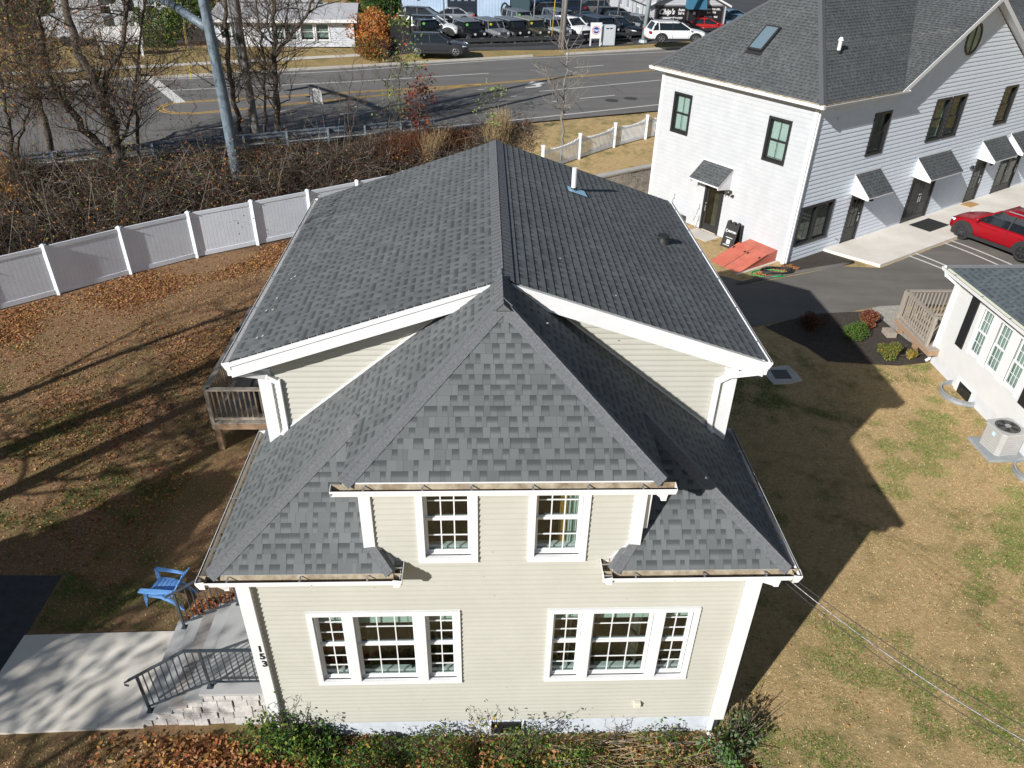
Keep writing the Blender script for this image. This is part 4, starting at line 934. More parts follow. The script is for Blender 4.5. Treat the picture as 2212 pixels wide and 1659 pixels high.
# doors
def door(M_,a,b,z0,z1,kind,par):
    f=MB(); f.M=M_; t=.09
    f.box((a-.02,-.035,z0),(a+t,.05,z1+.02),BLACKF); f.box((b-t,-.035,z0),(b+.02,.05,z1+.02),BLACKF); f.box((a+t,-.035,z1-t),(b-t,.05,z1+.02),BLACKF); o=f.build('door_frame',par)
    n=2 if kind.startswith('double') else 1; w=(b-a-2*t)/n
    for k in range(n):
        x0=a+t+w*k; x1=x0+w; d=MB(); d.M=M_
        if kind=='double':
            d.box((x0+.005,.0,z0+.02),(x1-.005,.04,z1-t-.01),BLACKF)
            for (p,q,r_,s_) in ((x0+.12,x1-.12,z0+.2,z0+.8),(x0+.12,x1-.12,z0+.95,z1-.3)):
                d.box((p,-.012,r_),(q,0,r_+.02),BLACKF); d.box((p,-.012,s_-.02),(q,0,s_),BLACKF); d.box((p,-.012,r_),(p+.02,0,s_),BLACKF); d.box((q-.02,-.012,r_),(q,0,s_),BLACKF)
        else:
            zl=z0+(.62 if kind=='single' else .32); st_=.13
            d.box((x0+.005,.0,z0+.02),(x1-.005,.04,zl),BLACKF); d.box((x0+.005,.0,zl),(x0+st_,.04,z1-t-.01),BLACKF); d.box((x1-st_,.0,zl),(x1-.005,.04,z1-t-.01),BLACKF); d.box((x0+st_,.0,z1-t-.16),(x1-st_,.04,z1-t-.01),BLACKF)
            if kind=='single': d.box(((x0+x1)/2-.012,.01,zl),((x0+x1)/2+.012,.03,z1-t-.16),BLACKF); d.box((x0+st_,.01,(zl+z1-t-.16)/2-.012),(x1-st_,.03,(zl+z1-t-.16)/2+.012),BLACKF)
        dd=d.build('door',par)
        if kind!='double':
            g=MB(); g.M=M_; g.box((x0+st_,.018,zl),(x1-st_,.022,z1-t-.16),GLASS); g.build('pane',dd)
            g=MB(); g.M=M_; g.box((x0+.02,.55,z0),(x1-.02,.6,z1),ROOMB); g.box((x0+.0,.05,z0),(x1,.6,z0+.02),mat('inside_floor',(.25,.19,.13),.7)); g.box((x0-.02,.05,z0),(x0,.6,z1),ROOMB); g.box((x1,.05,z0),(x1+.02,.6,z1),ROOMB); g.box((x0,.05,z1-.03),(x1,.6,z1-.0),ROOMB); g.build('doorway_interior',dd)
        h=MB(); h.M=M_; hx=x1-.07 if not(kind=='double' and k==1) else x0+.07; h.box((hx-.02,-.05,z0+.85),(hx+.02,-.02,z0+1.1),METAL); h.cyl((hx,-.04,z0+1.2),.03,.03,METAL,axis='y',n=10); h.build('handle',dd)
for a,b,c,d,k in doors_r: door(MR,a,b,c,d,k,wb)
door(ML,door_l[0],door_l[1],door_l[2],door_l[3],'glass',wb)
def canopy(M_,a,b,zt_,zb_,dep,zl_):
    m=MB(); P=lambda x,y,z:M_@Vector((x,-y,z))
    sh=[P(a,0,zt_),P(b,0,zt_),P(b,dep,zb_),P(a,dep,zb_)]; shingle(m,sh,SHING2)
    m.prism([P(a,0,zt_-.03),P(a,0,zt_-.06),P(a,dep,zb_-.06),P(a,dep,zb_-.02)],M_.to_3x3()@Vector((b-a,0,0)),TRIM)
    t=m.build('door_canopy',wb)
    for x in (a+.02,b-.05): m=MB(); m.prism([P(x,0,zt_-.05),P(x,dep-.02,zb_-.05),P(x,dep-.02,zb_-.14),P(x,0.0,zl_)],M_.to_3x3()@Vector((.03,0,0)),TRIM); m.build('bracket',t)
    m=MB(); m.box((0,0,0),(1,1,1),TRIM); m=MB(); m.prism([P(a-.03,0.005,zt_-.02),P(a-.03,.03,zt_-.02),P(a-.03,.03,zt_+.05),P(a-.03,.005,zt_+.05)],M_.to_3x3()@Vector((b-a+.06,0,0)),TRIM); m.build('flashing',t)
for a,b in ((3.45,5.15),(7.95,10.55),(13.35,15.45),(16.0,18.4)): canopy(MR,a,b,3.38,2.62,.86,2.55)
canopy(ML,3.30,4.95,3.27,2.62,.80,2.38)
for s,z in ((4.98,2.1),(14.9,2.1),(5.05,2.45),(13.0,2.2)): m=MB(); m.M=MR; m.box((s,-.12,z-.1),(s+.16,-.02,z+.06),PLASTIC); m.build('wall_lamp' if z<2.3 else 'camera_box',wb)
m=MB(); m.M=ML; m.cyl((3.2,-.12,2.3),.05,.1,PLASTIC,n=10); m.cyl((3.3,-.16,2.22),.05,.12,PLASTIC,axis='y',n=10); m.cyl((3.08,-.16,2.2),.05,.12,PLASTIC,axis='y',n=10); m.build('floodlight',wb)
GBOX=mat('grey_meter_box',(.60,.60,.60),.5)
for s,z in ((6.4,1.15),(4.85,1.12),(4.78,.62)): m=MB(); m.M=ML; m.box((s-.07,-.1,z),(s+.07,-.015,z+.22),GBOX); m.tube([(s,-.05,z),(s+.05,-.06,z-.3),(s+.2,-.05,z-.6)],.012,GBOX,5); m.build('meter_box',wb)
m=MB(); m.M=MR; m.box((1.25,-.05,5.75),(1.37,-.02,5.92),TRIM); m.build('vent_cover',wb)
m=MB(); m.M=MR; m.cyl((3.1,-.1,.75),.03,.08,METAL,axis='y',n=8); m.build('hose_tap',wb)
# step and pad at left door; walk; mats; cellar hatch
def local(m,**k): return m
sp_=thing('door_step','grey concrete step below the glass door of the white building','step',toW((-.45,4.1,0)),R(32.5))
m=MB(); m.box((-.5,-.72,-.05),(.42,.62,.26),CONC); m.build('upper_step',sp_,bevel=.01); m=MB(); m.box((-1.15,-.8,-.1),(-.5,.6,.16),CONC); m.build('lower_step',sp_,bevel=.01)
m=MB(); m.M=Matrix.Translation((C5.x,C5.y,0))@Matrix.Rotation(R(32.5),4,'Z')
m.prism([(2.55,-.02,.05),(3.1,-2.3,.05),(26,-2.3,.05),(26,-.02,.05)],(0,0,.32),CONCW); o=m.build('pavement'); tag(o,kind='structure')
dm=MB(); dm.M=m.M; dm.box((8.3,-1.35,.373),(9.9,-.35,.388),mat('black_rubber_mat',(.02,.02,.02),.9,.3,40)); tag(dm.build('door_mat'),'black rubber mat in front of the solid double door of the white building','door mat')
dm=MB(); dm.M=m.M; dm.box((13.1,-.6,.373),(13.95,-.1,.388),mat('coir_mat',(.45,.27,.10),.9,.2,30)); tag(dm.build('door_mat'),'tan coir mat on the pale pavement behind the red car','door mat')
HATCH=mat('red_painted_steel',(.42,.095,.06),.55,col2=(.56,.16,.105),scale=2.2,detail=9)
ht=thing('cellar_hatch','sloping red steel cellar hatch against the white building','cellar hatch',toW((0,.9,.2)),R(32.5))
hz=lambda x:.78+(x+.62)*(.40) 
m=MB(); prof=[(-.02,.0),(-.02,.62),(-.62,.56),(-2.3,.10),(-2.3,.0)]
m.prism([(x,-.5,z-.1) for x,z in prof],(0,1.42,0),HATCH); m.build('hatch_box',ht)
dv=Vector((-1.68,0,-.46)).normalized(); nn_=Vector((-.46,0,1.68)).normalized() if 0 else Vector((-.264,0,.965))
for k in (0,1):
    m=MB(); y0=-.53+.75*k; a=Vector((-.66,y0,.47)); b=Vector((-2.34,y0,.005)); m.prism([a,b,b+Vector((0,.735,0)),a+Vector((0,.735,0))],nn_*.035,HATCH); d_=m.build('hatch_door',ht)
    if k==0: m=MB(); c=a.lerp(b,.72)+Vector((0,.68,0))+nn_*.05; m.bar(c,c+Vector((-.12,0,-.033)),.02,.03,METAL); m.build('handle',d_)
for yh_ in (-.46,.12,.28,.86):
    m=MB(); c=Vector((-1.0,yh_,.40))+nn_*.03; m.bar(c,c+Vector((-.10,0,-.027)),.05,.03,PLASTIC); m.build('hinge',ht)
m=MB(); a=Vector((-.66,.205,.47))+nn_*.036; b=Vector((-2.34,.205,.005))+nn_*.036; m.bar(a,b,.018,.004,PLASTIC,up=nn_); m.build('door_seam',ht)
m=MB(); m.box((-2.45,-.62,-.15),(0,-.5,.06),CONC); m.box((-2.45,-.62,-.15),(-2.3,.95,.04),CONC); m.build('hatch_kerb',ht)
# A-frame sign
af=thing('sandwich_board','black sandwich board sign with white lettering between the hatch and the glass door','sign',toW((-.38,2.48,.22)),R(32.5+4))
pl=MB(); 
def board(x0,x1,name):
    m=MB(); P=[(-.31,0),(.31,0),(.31,1.08),(.20,1.12),(.16,1.0),(.10,.98),(.07,1.08),(-.07,1.08),(-.10,.98),(-.16,1.0),(-.20,1.12),(-.31,1.08)]
    # lies in y (width) and z, leaning
    m.prism([(x0+(x1-x0)*z/1.1,-y,z) for y,z in P],(.035,0,0),PLASTIC); return m.build(name,af,bevel=.008)
board(-.30,-.05,'front_board'); board(.24,.03,'rear_board')
tu=Vector((0,-1,0)); tv=Vector((.25,0,1.1)).normalized()
pos=lambda y,z,e=.006: Vector((-.30+.25*z/1.1-e,-y,z))
SW=mat('white_sign_print',(.8,.8,.8),.5)
m=MB()
for (ya,yb,za,zb_) in ((-.16,.18,.44,.462),(-.2,.12,.13,.15)): m.poly([pos(ya,za),pos(yb,za),pos(yb,zb_),pos(ya,zb_)],SW)
m.poly([pos(-.07,.2),pos(.1,.2),pos(.1,.37),pos(-.07,.37)],SW); m.build('printed_bars',af)
text_mesh('lettering','MILFORD',.10,text_M(pos(.06,.70),tu,tv),SW,af,.001,bold=.004)
m=MB(); c=[(.055*math.cos(a),.07*math.sin(a)) for a in np.linspace(0,2*math.pi,20)]; ci=[(.7*a+.012,.75*b) for a,b in c]
for i in range(19): m.poly([pos(-.2+c[i][0],.70+c[i][1]),pos(-.2+c[i+1][0],.70+c[i+1][1]),pos(-.2+ci[i+1][0],.70+ci[i+1][1]),pos(-.2+ci[i][0],.70+ci[i][1])],SW)
m.build('logo',af)
# hose coils
HB=PLASTIC; HG=mat('green_hose',(.03,.36,.12),.5)
def coil(name,label,mt,c,r,n,dz,rr,cat='hose'):
    rg=random.Random(n); P=[]
    for k in range(n*16):
        a=k/16*2*math.pi; q=r*(1+.16*math.sin(k*.37)+rg.uniform(-.03,.03)); P.append((c[0]+q*math.cos(a)*1.35+.05*math.sin(k*.11),c[1]+q*.7*math.sin(a),c[2]+dz*k/(n*16)+.03+.02*math.sin(k*.7)))
    m=MB(); m.tube(P,rr,mt,5); return tag(m.build(name,smooth=True),label,cat)
hc=toW((-1.15,-.15,0)); hz_=Z(hc.x,hc.y)
coil('garden_hose','black hose coiled on the leaves beside the red cellar hatch',HB,(hc.x+.35,hc.y-.1,hz_),.42,9,.14,.022)
coil('garden_hose','green hose lying loose beside the red cellar hatch',HG,(hc.x-.05,hc.y-.3,hz_),.5,2,.03,.018)
# small AC units behind main roof edge
def condenser(name,label,loc,rz,w,d,h):
    t=thing(name,label,'air conditioner',loc,rz); m=MB(); m.box((-w/2,-d/2,.06),(w/2,d/2,h),mat('grey_condenser_paint',(.52,.50,.47),.5,.05,4)); m.build('casing',t,bevel=.02)
    m=MB(); m.cyl((0,-d/2-.004,h/2),min(w,h)*.38,.012,PLASTIC,axis='y',n=24); m.build('fan_grille',t); return t
p=toW((-.55,6.55,.25)); condenser('air_conditioner','small grey condenser by the white building, half hidden by the sage house roof',p,R(32.5-90),.8,.32,.6)
p=toW((-.6,5.75,.25)); condenser('air_conditioner','dark condenser nearest the glass door of the white building',p,R(32.5-90),.75,.32,.55)
# ================================================================= NEIGHBOUR HOUSE (right edge)
nx0=14.3
nb_=thing('white_house','low white house with black shutters and a slate grey roof at the right edge','house',(nx0,0,0))
Mn=frame_M((0,0,0),(0,1,0),(-1,0,0)); NZ=.42; NT=3.12; y0n,y1n=2.0,12.75
nw=[(10.65,11.27,1.30,2.82),(9.76,10.42,1.30,2.82),(8.87,9.50,1.30,2.82)]
m=MB(); clad(m,(0,0,0),(0,1,0),(-1,0,0),[(y0n,NZ),(y1n,NZ),(y1n,NT),(y0n,NT)],[(a+.04,b-.04,c+.04,d-.04) for a,b,c,d in nw],exp=.1016,depth=.01,mat=NBW); part(m,'side_wall',nb_)
m=MB(); clad(m,(0,y1n,0),(1,0,0),(0,1,0),[(0,NZ),(9,NZ),(9,NT),(0,NT)],exp=.1016,depth=.01,mat=NBW); part(m,'rear_wall',nb_)
m=MB(); m.box((.02,y0n,-.5),(9,y1n-.02,NZ),mat('pale_foundation',(.60,.61,.63),.85,.05,3)); part(m,'foundation',nb_)
m=MB(); m.box((-.02,y1n-.14,NZ-.02),(0,y1n+.02,NT),TRIM); part(m,'corner_board',nb_)
for w in nw: window(nb_,Mn,*w,TRIM,'g',3,2,tw=.06,rec=.03,blind=.95,style_=0) if 0 else window(nb_,Mn,w[0],w[1],w[2],w[3],TRIM,'g',3,2,tw=.06,rec=.03,blind=.98)
for a,b in ((10.36,10.71),(9.44,9.82),(11.2,11.32),(8.78,8.92)): m=MB(); m.M=Mn; m.box((a,-.035,1.24),(b,-.012,2.88),TRIM); part(m,'window_mullion',nb_)
for a,b in ((11.50,11.86),(8.28,8.64)):
    m=MB(); m.M=Mn; m.box((a,-.05,1.2),(b,-.015,2.82),BLACK)
    for k in range(24): z=1.27+k*.062; m.box((a+.04,-.058,z),(b-.04,-.05,z+.03),BLACK)
    m.build('shutter',nb_)
m=MB(); o_=.32; zr_=NT+.12
shingle(m,[(-o_,y0n,zr_),(-o_,y1n+o_,zr_),(3.2,y1n+o_-3.5,zr_+1.6),(3.2,y0n,zr_+1.6)],SHING3)
shingle(m,[(-o_,y1n+o_,zr_),(9,y1n+o_,zr_),(9,y1n+o_-3.5,zr_+1.6),(3.2,y1n+o_-3.5,zr_+1.6)],SHING3)
part(m,'roof',nb_)
hipcap((-o_,y1n+o_,zr_),(3.2,y1n+o_-3.5,zr_+1.6),pn((-o_,y0n,zr_),(-o_,y1n,zr_),(3.2,y0n,zr_+1.6)),pn((0,y1n+o_,zr_),(9,y1n+o_,zr_),(5,y1n-2,zr_+1.6)),nb_,.15,SHING3 if 0 else CAPM,.2)
m=MB(); m.box((-o_,y0n,zr_-.16),(-o_+.02,y1n+o_,zr_-.01),TRIM); m.box((-o_+.02,y0n,zr_-.16),(0,y1n+o_,zr_-.13),TRIM); m.box((-o_,y1n+o_,zr_-.16),(9,y1n+o_+.02,zr_-.01),TRIM); part(m,'fascia',nb_)
gutter(nb_,(-o_-.125,y0n,zr_-.02),(-o_-.125,y1n+o_+.05,zr_-.02),(1,0,0),brk=1.3,inside=mat('gutter_inside_pale',(.55,.56,.46),.7))
downspout(nb_,[(-o_-.05,y1n+.25,zr_-.12),(-o_-.02,y1n+.2,zr_-.25),(-.06,y1n-.02,zr_-.45),(-.06,y1n-.02,.14),(-.16,y1n-.02,.06)])
# basement window with well
m=MB(); m.M=Mn; m.box((10.27,-.03,-.12),(11.2,-.001,.44),TRIM); m.build('basement_frame',nb_)
m=MB(); m.M=Mn; m.box((10.38,-.036,-.04),(11.02,-.031,.36),CARGLASS); m.build('basement_pane',nb_)
GALV=mat('galvanised_steel',(.42,.47,.52),.4,.1,6,metal=.6)
def well(label,yc,r):
    t=MB(); n=18; z0,z1=-.3,.17
    for k in range(7):
        for j in range(n):
            a0=math.pi*j/n; a1=math.pi*(j+1)/n; rr_=r+.012*(k%2); za=z0+(z1-z0)*k/7; zb2=z0+(z1-z0)*(k+1)/7
            f=lambda a,rr2,z:(nx0-.02-.62*(rr2/r)*math.sin(a),yc+rr2*math.cos(a),z)
            r2=r+.012*((k+1)%2); t.poly([f(a0,rr_,za),f(a1,rr_,za),f(a1,r2,zb2),f(a0,r2,zb2)],GALV); t.poly([f(a0,rr_-.015,za),f(a0,r2-.015,zb2),f(a1,r2-.015,zb2),f(a1,rr_-.015,za)],GALV)
    for j in range(n):
        a0=math.pi*j/n;a1=math.pi*(j+1)/n; g_=lambda a,q:(nx0-.02-.62*(q/r)*math.sin(a),yc+q*math.cos(a),z1+.004); t.poly([g_(a0,r+.01),g_(a1,r+.01),g_(a1,r-.03),g_(a0,r-.03)],GALV)
    return tag(t.build('window_well'),label,'window well','steel window wells of the white house')
well('curved galvanised steel window well below the small basement window',10.75,.62); well('curved galvanised steel window well beside the large air conditioner',7.0,.55)
# big condenser
acx,acy=13.83,8.1
ac=thing('air_conditioner','large beige air conditioner with a round fan grille on a grey pad','air conditioner',(acx,acy,0),R(8))
ACP=mat('beige_ac_paint',(.40,.395,.38),.5,.05,3); ACD=mat('dark_louvre_gap',(.10,.10,.10),.7)
def octo(h,c,z): return [(h-c,-h,z),(h,-h+c,z),(h,h-c,z),(h-c,h,z),(-h+c,h,z),(-h,h-c,z),(-h,-h+c,z),(-h+c,-h,z)]
m=MB()
for k in range(9): 
    m.prism(octo(.37,.09,.08+k*.07),(0,0,.062),ACP); m.prism(octo(.36,.09,.08+k*.07+.062),(0,0,.008),ACD)
m.build('louvred_casing',ac)
m=MB(); m.prism(octo(.395,.09,.71),(0,0,.07),ACP); m.build('top_cover',ac,bevel=.015)
m=MB(); m.cyl((0,0,.782),.31,.004,ACD,n=32); m.build('fan_opening',ac)
m=MB()
for k in range(5):
    a=k*2*math.pi/5; m.add([(.06*math.cos(a),.06*math.sin(a),.79),(.27*math.cos(a),.27*math.sin(a),.788),(.27*math.cos(a+.5),.27*math.sin(a+.5),.796),(.06*math.cos(a+.8),.06*math.sin(a+.8),.796)],[[0,1,2,3]],PLASTIC)
m.cyl((0,0,.786),.08,.03,METAL,n=16); m.build('fan',ac)
m=MB()
for r_ in (.1,.15,.2,.25,.3): m.tube([(r_*math.cos(a),r_*math.sin(a),.825-.1*r_) for a in np.linspace(0,2*math.pi,29)],.0035,PLASTIC,4)
for k in range(12): a=k*math.pi/6; m.bar((.08*math.cos(a),.08*math.sin(a),.82),(.31*math.cos(a),.31*math.sin(a),.795),.004,.004,PLASTIC)
m.build('fan_guard',ac)
m=MB(); m.box((-.378,-.08,.55),(-.373,.02,.66),mat('pale_blue_label',(.5,.68,.8),.5)); m.build('badge',ac)
m=MB(); m.box((acx-.56,acy-.56,-.05),(acx+.47,acy+.5,.075),mat('grey_pad',(.27,.29,.30),.8,.1,5)); tag(m.build('condenser_pad',bevel=.01),'grey pad under the large beige air conditioner','pad')
# deck of the neighbour
wood_deck('small weathered wooden deck with railing behind the white house',13.95,17.5,12.45,14.75,.62,[((14.0,12.75),(14.0,14.7)),((14.0,14.7),(17.4,14.7))],boards='y')
m=MB(); m.box((13.6,14.3,.02),(13.93,14.75,.2),WOODW); tag(m.build('timber_step',bevel=.01),'rough timber step at the corner of the small wooden deck','step')
# catch basin
m=MB(); pts=[(8.58,12.2),(8.9,12.36),(9.5,12.5),(9.62,12.1),(9.66,11.6),(9.2,11.43),(8.68,11.38),(8.6,11.8)]; m.prism([(x,y,.0) for x,y in pts],(0,0,.045),CONC); cb=m.build('catch_basin'); tag(cb,'concrete catch basin with a dark grate in the shaded lawn','drain')
m=MB(); 
m.box((8.83,11.68,.046),(9.36,12.2,.05),BLACK)
for k in range(8): m.box((8.85+k*.065,11.69,.051),(8.87+k*.065,12.19,.062),mat('grate_iron',(.14,.15,.15),.6))
for k in range(4): m.box((8.84,11.75+k*.13,.051),(9.35,11.77+k*.13,.061),MATS['grate_iron'])
m.build('grate',cb)
# ================================================================= LEAF / TWIG SCATTER TOOLS
def leafmat(name,c,rough=.7,trans=.25):
    m=bpy.data.materials.new(name); m.use_nodes=True; t=m.node_tree; b=t.nodes['Principled BSDF']; b.inputs['Roughness'].default_value=rough; b.inputs['Specular IOR Level'].default_value=.3
    P=t.nodes.new('ShaderNodeTexCoord').outputs['Object']; n=noise(t,P,7,3,.7); hs=N(t,'ShaderNodeHueSaturation'); hs.inputs['Color'].default_value=(*c,1)
    t.links.new(math_(t,'ADD',.45,math_(t,'MULTIPLY',n,1.1)),hs.inputs['Value']); t.links.new(math_(t,'ADD',.47,math_(t,'MULTIPLY',noise(t,P,3.1,2),.06)),hs.inputs['Hue']); t.links.new(hs.outputs[0],b.inputs['Base Color'])
    if trans:
        tl=t.nodes.new('ShaderNodeBsdfTranslucent'); t.links.new(hs.outputs[0],tl.inputs[0]); mx=t.nodes.new('ShaderNodeMixShader'); mx.inputs[0].default_value=trans
        t.links.new(b.outputs[0],mx.inputs[1]); t.links.new(tl.outputs[0],mx.inputs[2]); t.links.new(mx.outputs[0],t.nodes['Material Output'].inputs[0])
    MATS[name]=m; return m
LB=[leafmat('leaf_tan',(.42,.22,.10)),leafmat('leaf_rust',(.33,.12,.045)),leafmat('leaf_dark_brown',(.13,.065,.03)),leafmat('leaf_ochre',(.50,.27,.07))]
LG=[leafmat('leaf_green',(.075,.16,.025)),leafmat('leaf_dark_green',(.035,.085,.018)),leafmat('leaf_yellow_green',(.22,.28,.05))]
LY=leafmat('leaf_yellow',(.60,.38,.05)); LO=leafmat('leaf_orange',(.52,.20,.04)); LR_=leafmat('leaf_dark_red',(.16,.022,.02)); LDG=leafmat('needle_green',(.03,.065,.02)); LPG=leafmat('leaf_pale_green',(.20,.27,.12))
BARK=mat('bark',(.055,.044,.034),.95,col2=(.14,.115,.09),scale=7,bump=.8,bscale=22,detail=8,sx=(3,3,.6)); BARKG=mat('grey_bark',(.15,.135,.12),.9,col2=(.27,.25,.225),scale=6,bump=.4,bscale=25); TWIG=mat('twig',(.115,.088,.068),.9,.35,5); TWIGP=mat('pale_twig',(.34,.30,.25),.9,.3,5); STRAW=mat('dry_straw',(.48,.35,.19),.85,.25,4)
def quads(C,size,rg,up=.0,asp=.6,curl=True):
    """leaf shaped quads at centres C"""
    n=len(C); d=rg.normal(size=(n,3)); d[:,2]*=(1-up); d/=np.linalg.norm(d,axis=1)[:,None]+1e-9
    e=rg.normal(size=(n,3)); 
    if up>0: e[:,2]*=(1-up)
    e-=d*np.sum(d*e,1)[:,None]; e/=np.linalg.norm(e,axis=1)[:,None]+1e-9
    s=(size*rg.uniform(.6,1.35,n))[:,None]
    nrm=np.cross(d,e)
    V=np.stack([C-d*s*.5,C+e*s*asp*.5+nrm*s*.12,C+d*s*.5,C-e*s*asp*.5+nrm*s*.12],1)
    return V.reshape(-1,3)
def leaves(name,C,size,mats,rg,parent=None,w=None,up=0.,asp=.6):
    C=np.asarray(C,float); V=quads(C,size if np.ndim(size) else np.full(len(C),size),rg,up,asp); F_=np.arange(len(V)).reshape(-1,4)
    mi=rg.choice(len(mats),len(C),p=w); return fastmesh(name,V,F_,mats,mi,parent)
def twigs(name,A,B,r,mats,rg,parent=None,w=None):
    """thin three sided sticks from A to B"""
    A=np.asarray(A,float);B=np.asarray(B,float); n=len(A); d=B-A; d/=np.linalg.norm(d,axis=1)[:,None]+1e-9
    x=np.cross(d,rg.normal(size=(n,3))); x/=np.linalg.norm(x,axis=1)[:,None]+1e-9; y=np.cross(d,x)
    r=(np.full(n,r) if np.ndim(r)==0 else r)[:,None]; vs=[]
    for P,q in ((A,1.),(B,.45)):
        for a in (0,2.094,4.189): vs.append(P+(x*math.cos(a)+y*math.sin(a))*r*q)
    V=np.stack(vs,1).reshape(-1,3); b=np.arange(n)[:,None]*6
    F_=np.concatenate([b+np.array([[0,1,4,3]]),b+np.array([[1,2,5,4]]),b+np.array([[2,0,3,5]])]); mi=rg.choice(len(mats),n,p=w); mi=np.concatenate([mi]*3)
    return fastmesh(name,V,F_,mats,mi,parent)
class Tree:
    """polyline limbs with procedural side branches"""
    def __init__(s,seed): s.rg=np.random.default_rng(seed); s.big=[]; s.tw=[]; s.tips=[]
    def limb(s,P,r0,r1): s.big.append(([np.array(p,float) for p in P],r0,r1))
    def branch(s,p,d,L,r,lev,wob=.25,upw=.12,kids=4,spread=.9):
        rg=s.rg; n=5; pts=[np.array(p,float)]; d=np.array(d,float); d/=np.linalg.norm(d)
        for i in range(n):
            d=d+rg.normal(size=3)*wob+np.array([0,0,upw]); d/=np.linalg.norm(d); pts.append(pts[-1]+d*L/n)
        if r>.018: s.big.append((pts,r,r*.4))
        else:
            for a,b,k in zip(pts,pts[1:],range(n)): s.tw.append((a,b,max(.0045,r*(1-.13*k))))
        s.tips.append(pts[-1]); s.tips.append(pts[-2]); 
        if lev>0:
            for k in range(kids):
                t=rg.uniform(.3,1.)*n; i=min(int(t),n-1); q=pts[i]+(pts[i+1]-pts[i])*(t-i)
                dd=(pts[i+1]-pts[i]); dd/=np.linalg.norm(dd); e=rg.normal(size=3); e-=dd*dd.dot(e); e/=np.linalg.norm(e)+1e-9
                s.branch(q,dd+e*spread,L*rg.uniform(.4,.7),r*.5,lev-1,wob,upw,kids,spread)
    def along(s,P,n,L,r,lev,t0=.25,**k):
        P=[np.array(p,float) for p in P]; seg=[np.linalg.norm(b-a) for a,b in zip(P,P[1:])]; T=sum(seg)
        for _ in range(n):
            t=s.rg.uniform(t0,1)*T; i=0
            while i<len(seg)-1 and t>seg[i]: t-=seg[i]; i+=1
            q=P[i]+(P[i+1]-P[i])*min(1,t/seg[i]); a=s.rg.uniform(0,2*math.pi); d=np.array([math.cos(a),math.sin(a),s.rg.uniform(-.1,.9)])
            s.branch(q,d,L*s.rg.uniform(.6,1.2),r,lev,**k)
    def build(s,name,label,cat,loc,bark=BARK,tw=TWIG,leaf=None,group=None,leafn=0,leafsize=.1,lw=None,jit=.25,trunk_n=9):
        t=thing(name,label,cat,loc,0,group); O=Vector(loc)
        m=MB()
        for P,r0,r1 in s.big:
            # smooth resample
            n=len(P); rs=[r0+(r1-r0)*i/(n-1) for i in range(n)]; m.tube([Vector(p)-O for p in P],rs,bark,trunk_n if r0>.05 else 5,cap=False)
        m.build('trunk',t,smooth=True)
        if s.tw: A=np.array([a for a,_,_ in s.tw])-np.array(loc); B=np.array([b for _,b,_ in s.tw])-np.array(loc); twigs('twigs',A,B,np.array([r for *_,r in s.tw]),[tw],s.rg,t)['kind']='stuff'
        if leaf and leafn and s.tips:
            T=np.array(s.tips)-np.array(loc); C=T[s.rg.integers(0,len(T),leafn)]+s.rg.normal(size=(leafn,3))*jit; leaves('crown',C,leafsize,leaf,s.rg,t,lw)
        return t
def bend(P,n=4,seed=0,amp=.05):
    rg=np.random.default_rng(seed); out=[]
    P=[np.array(p,float) for p in P]
    for a,b in zip(P,P[1:]):
        for k in range(n): out.append(a+(b-a)*k/n+rg.normal(size=3)*amp*(1 if k else 0))
    out.append(P[-1]); return out
def shrub(name,label,cat,c,r,h,n,mats,size,group=None,w=None,stems=14,seed=1,flat=1.,clump=9):
    rg=np.random.default_rng(seed); loc=(c[0],c[1],c[2]); t=thing(name,label,cat,loc,rg.uniform(0,6),group)
    K=rg.normal(size=(clump,3)); K/=np.linalg.norm(K,axis=1)[:,None]; K*=rg.uniform(.3,.75,(clump,1)); K[:,2]=np.abs(K[:,2])
    ci=rg.integers(0,clump,n); d=rg.normal(size=(n,3)); d/=np.linalg.norm(d,axis=1)[:,None]; q=K[ci]+d*(rg.uniform(.2,1,(n,1))**.4)*.42
    C=q*np.array([r,r,h*.8])+np.array([0,0,h*.22]); C[:,2]=np.abs(C[:,2])
    leaves('foliage',C,size,mats,rg,t,w)
    A=np.zeros((stems,3)); A[:,:2]=rg.normal(size=(stems,2))*r*.12; B=rg.normal(size=(stems,3))*r*.5; B[:,2]=rg.uniform(.4,.95,stems)*h; twigs('stems',A,B,.012*max(1,h),[TWIG],rg,t)['kind']='stuff'; return t
# garden bed shrubs
shrub('shrub','dark red leafed round shrub in the mulch bed by the driveway','shrub',(13.4,15.25,.05),.48,.62,2600,[leafmat('leaf_burgundy',(.12,.05,.04)),LB[1]],.055,'shrubs in the mulch bed',seed=2)
shrub('shrub','bright green round shrub at the edge of the house shadow','shrub',(12.4,14.35,.05),.55,.55,3000,[leafmat('leaf_bright_green',(.11,.17,.035)),LG[0]],.05,'shrubs in the mulch bed',seed=3)
shrub('shrub','yellow green and brown shrub nearest the white house corner','shrub',(13.1,13.05,.05),.52,.5,2600,[LG[2],leafmat('leaf_bronze',(.28,.17,.05)),LG[0]],.05,'shrubs in the mulch bed',seed=4)
shrub('shrub','very small yellow shrub beside the white house downspout','shrub',(13.8,12.95,.05),.24,.34,700,[LG[2],LB[3]],.045,'shrubs in the mulch bed',seed=5)
shrub('shrub','dark reddish shrub in the shade of the sage house','shrub',(11.25,15.0,.05),.5,.55,2200,[MATS['leaf_burgundy'],LB[2]],.055,'shrubs in the mulch bed',seed=6)
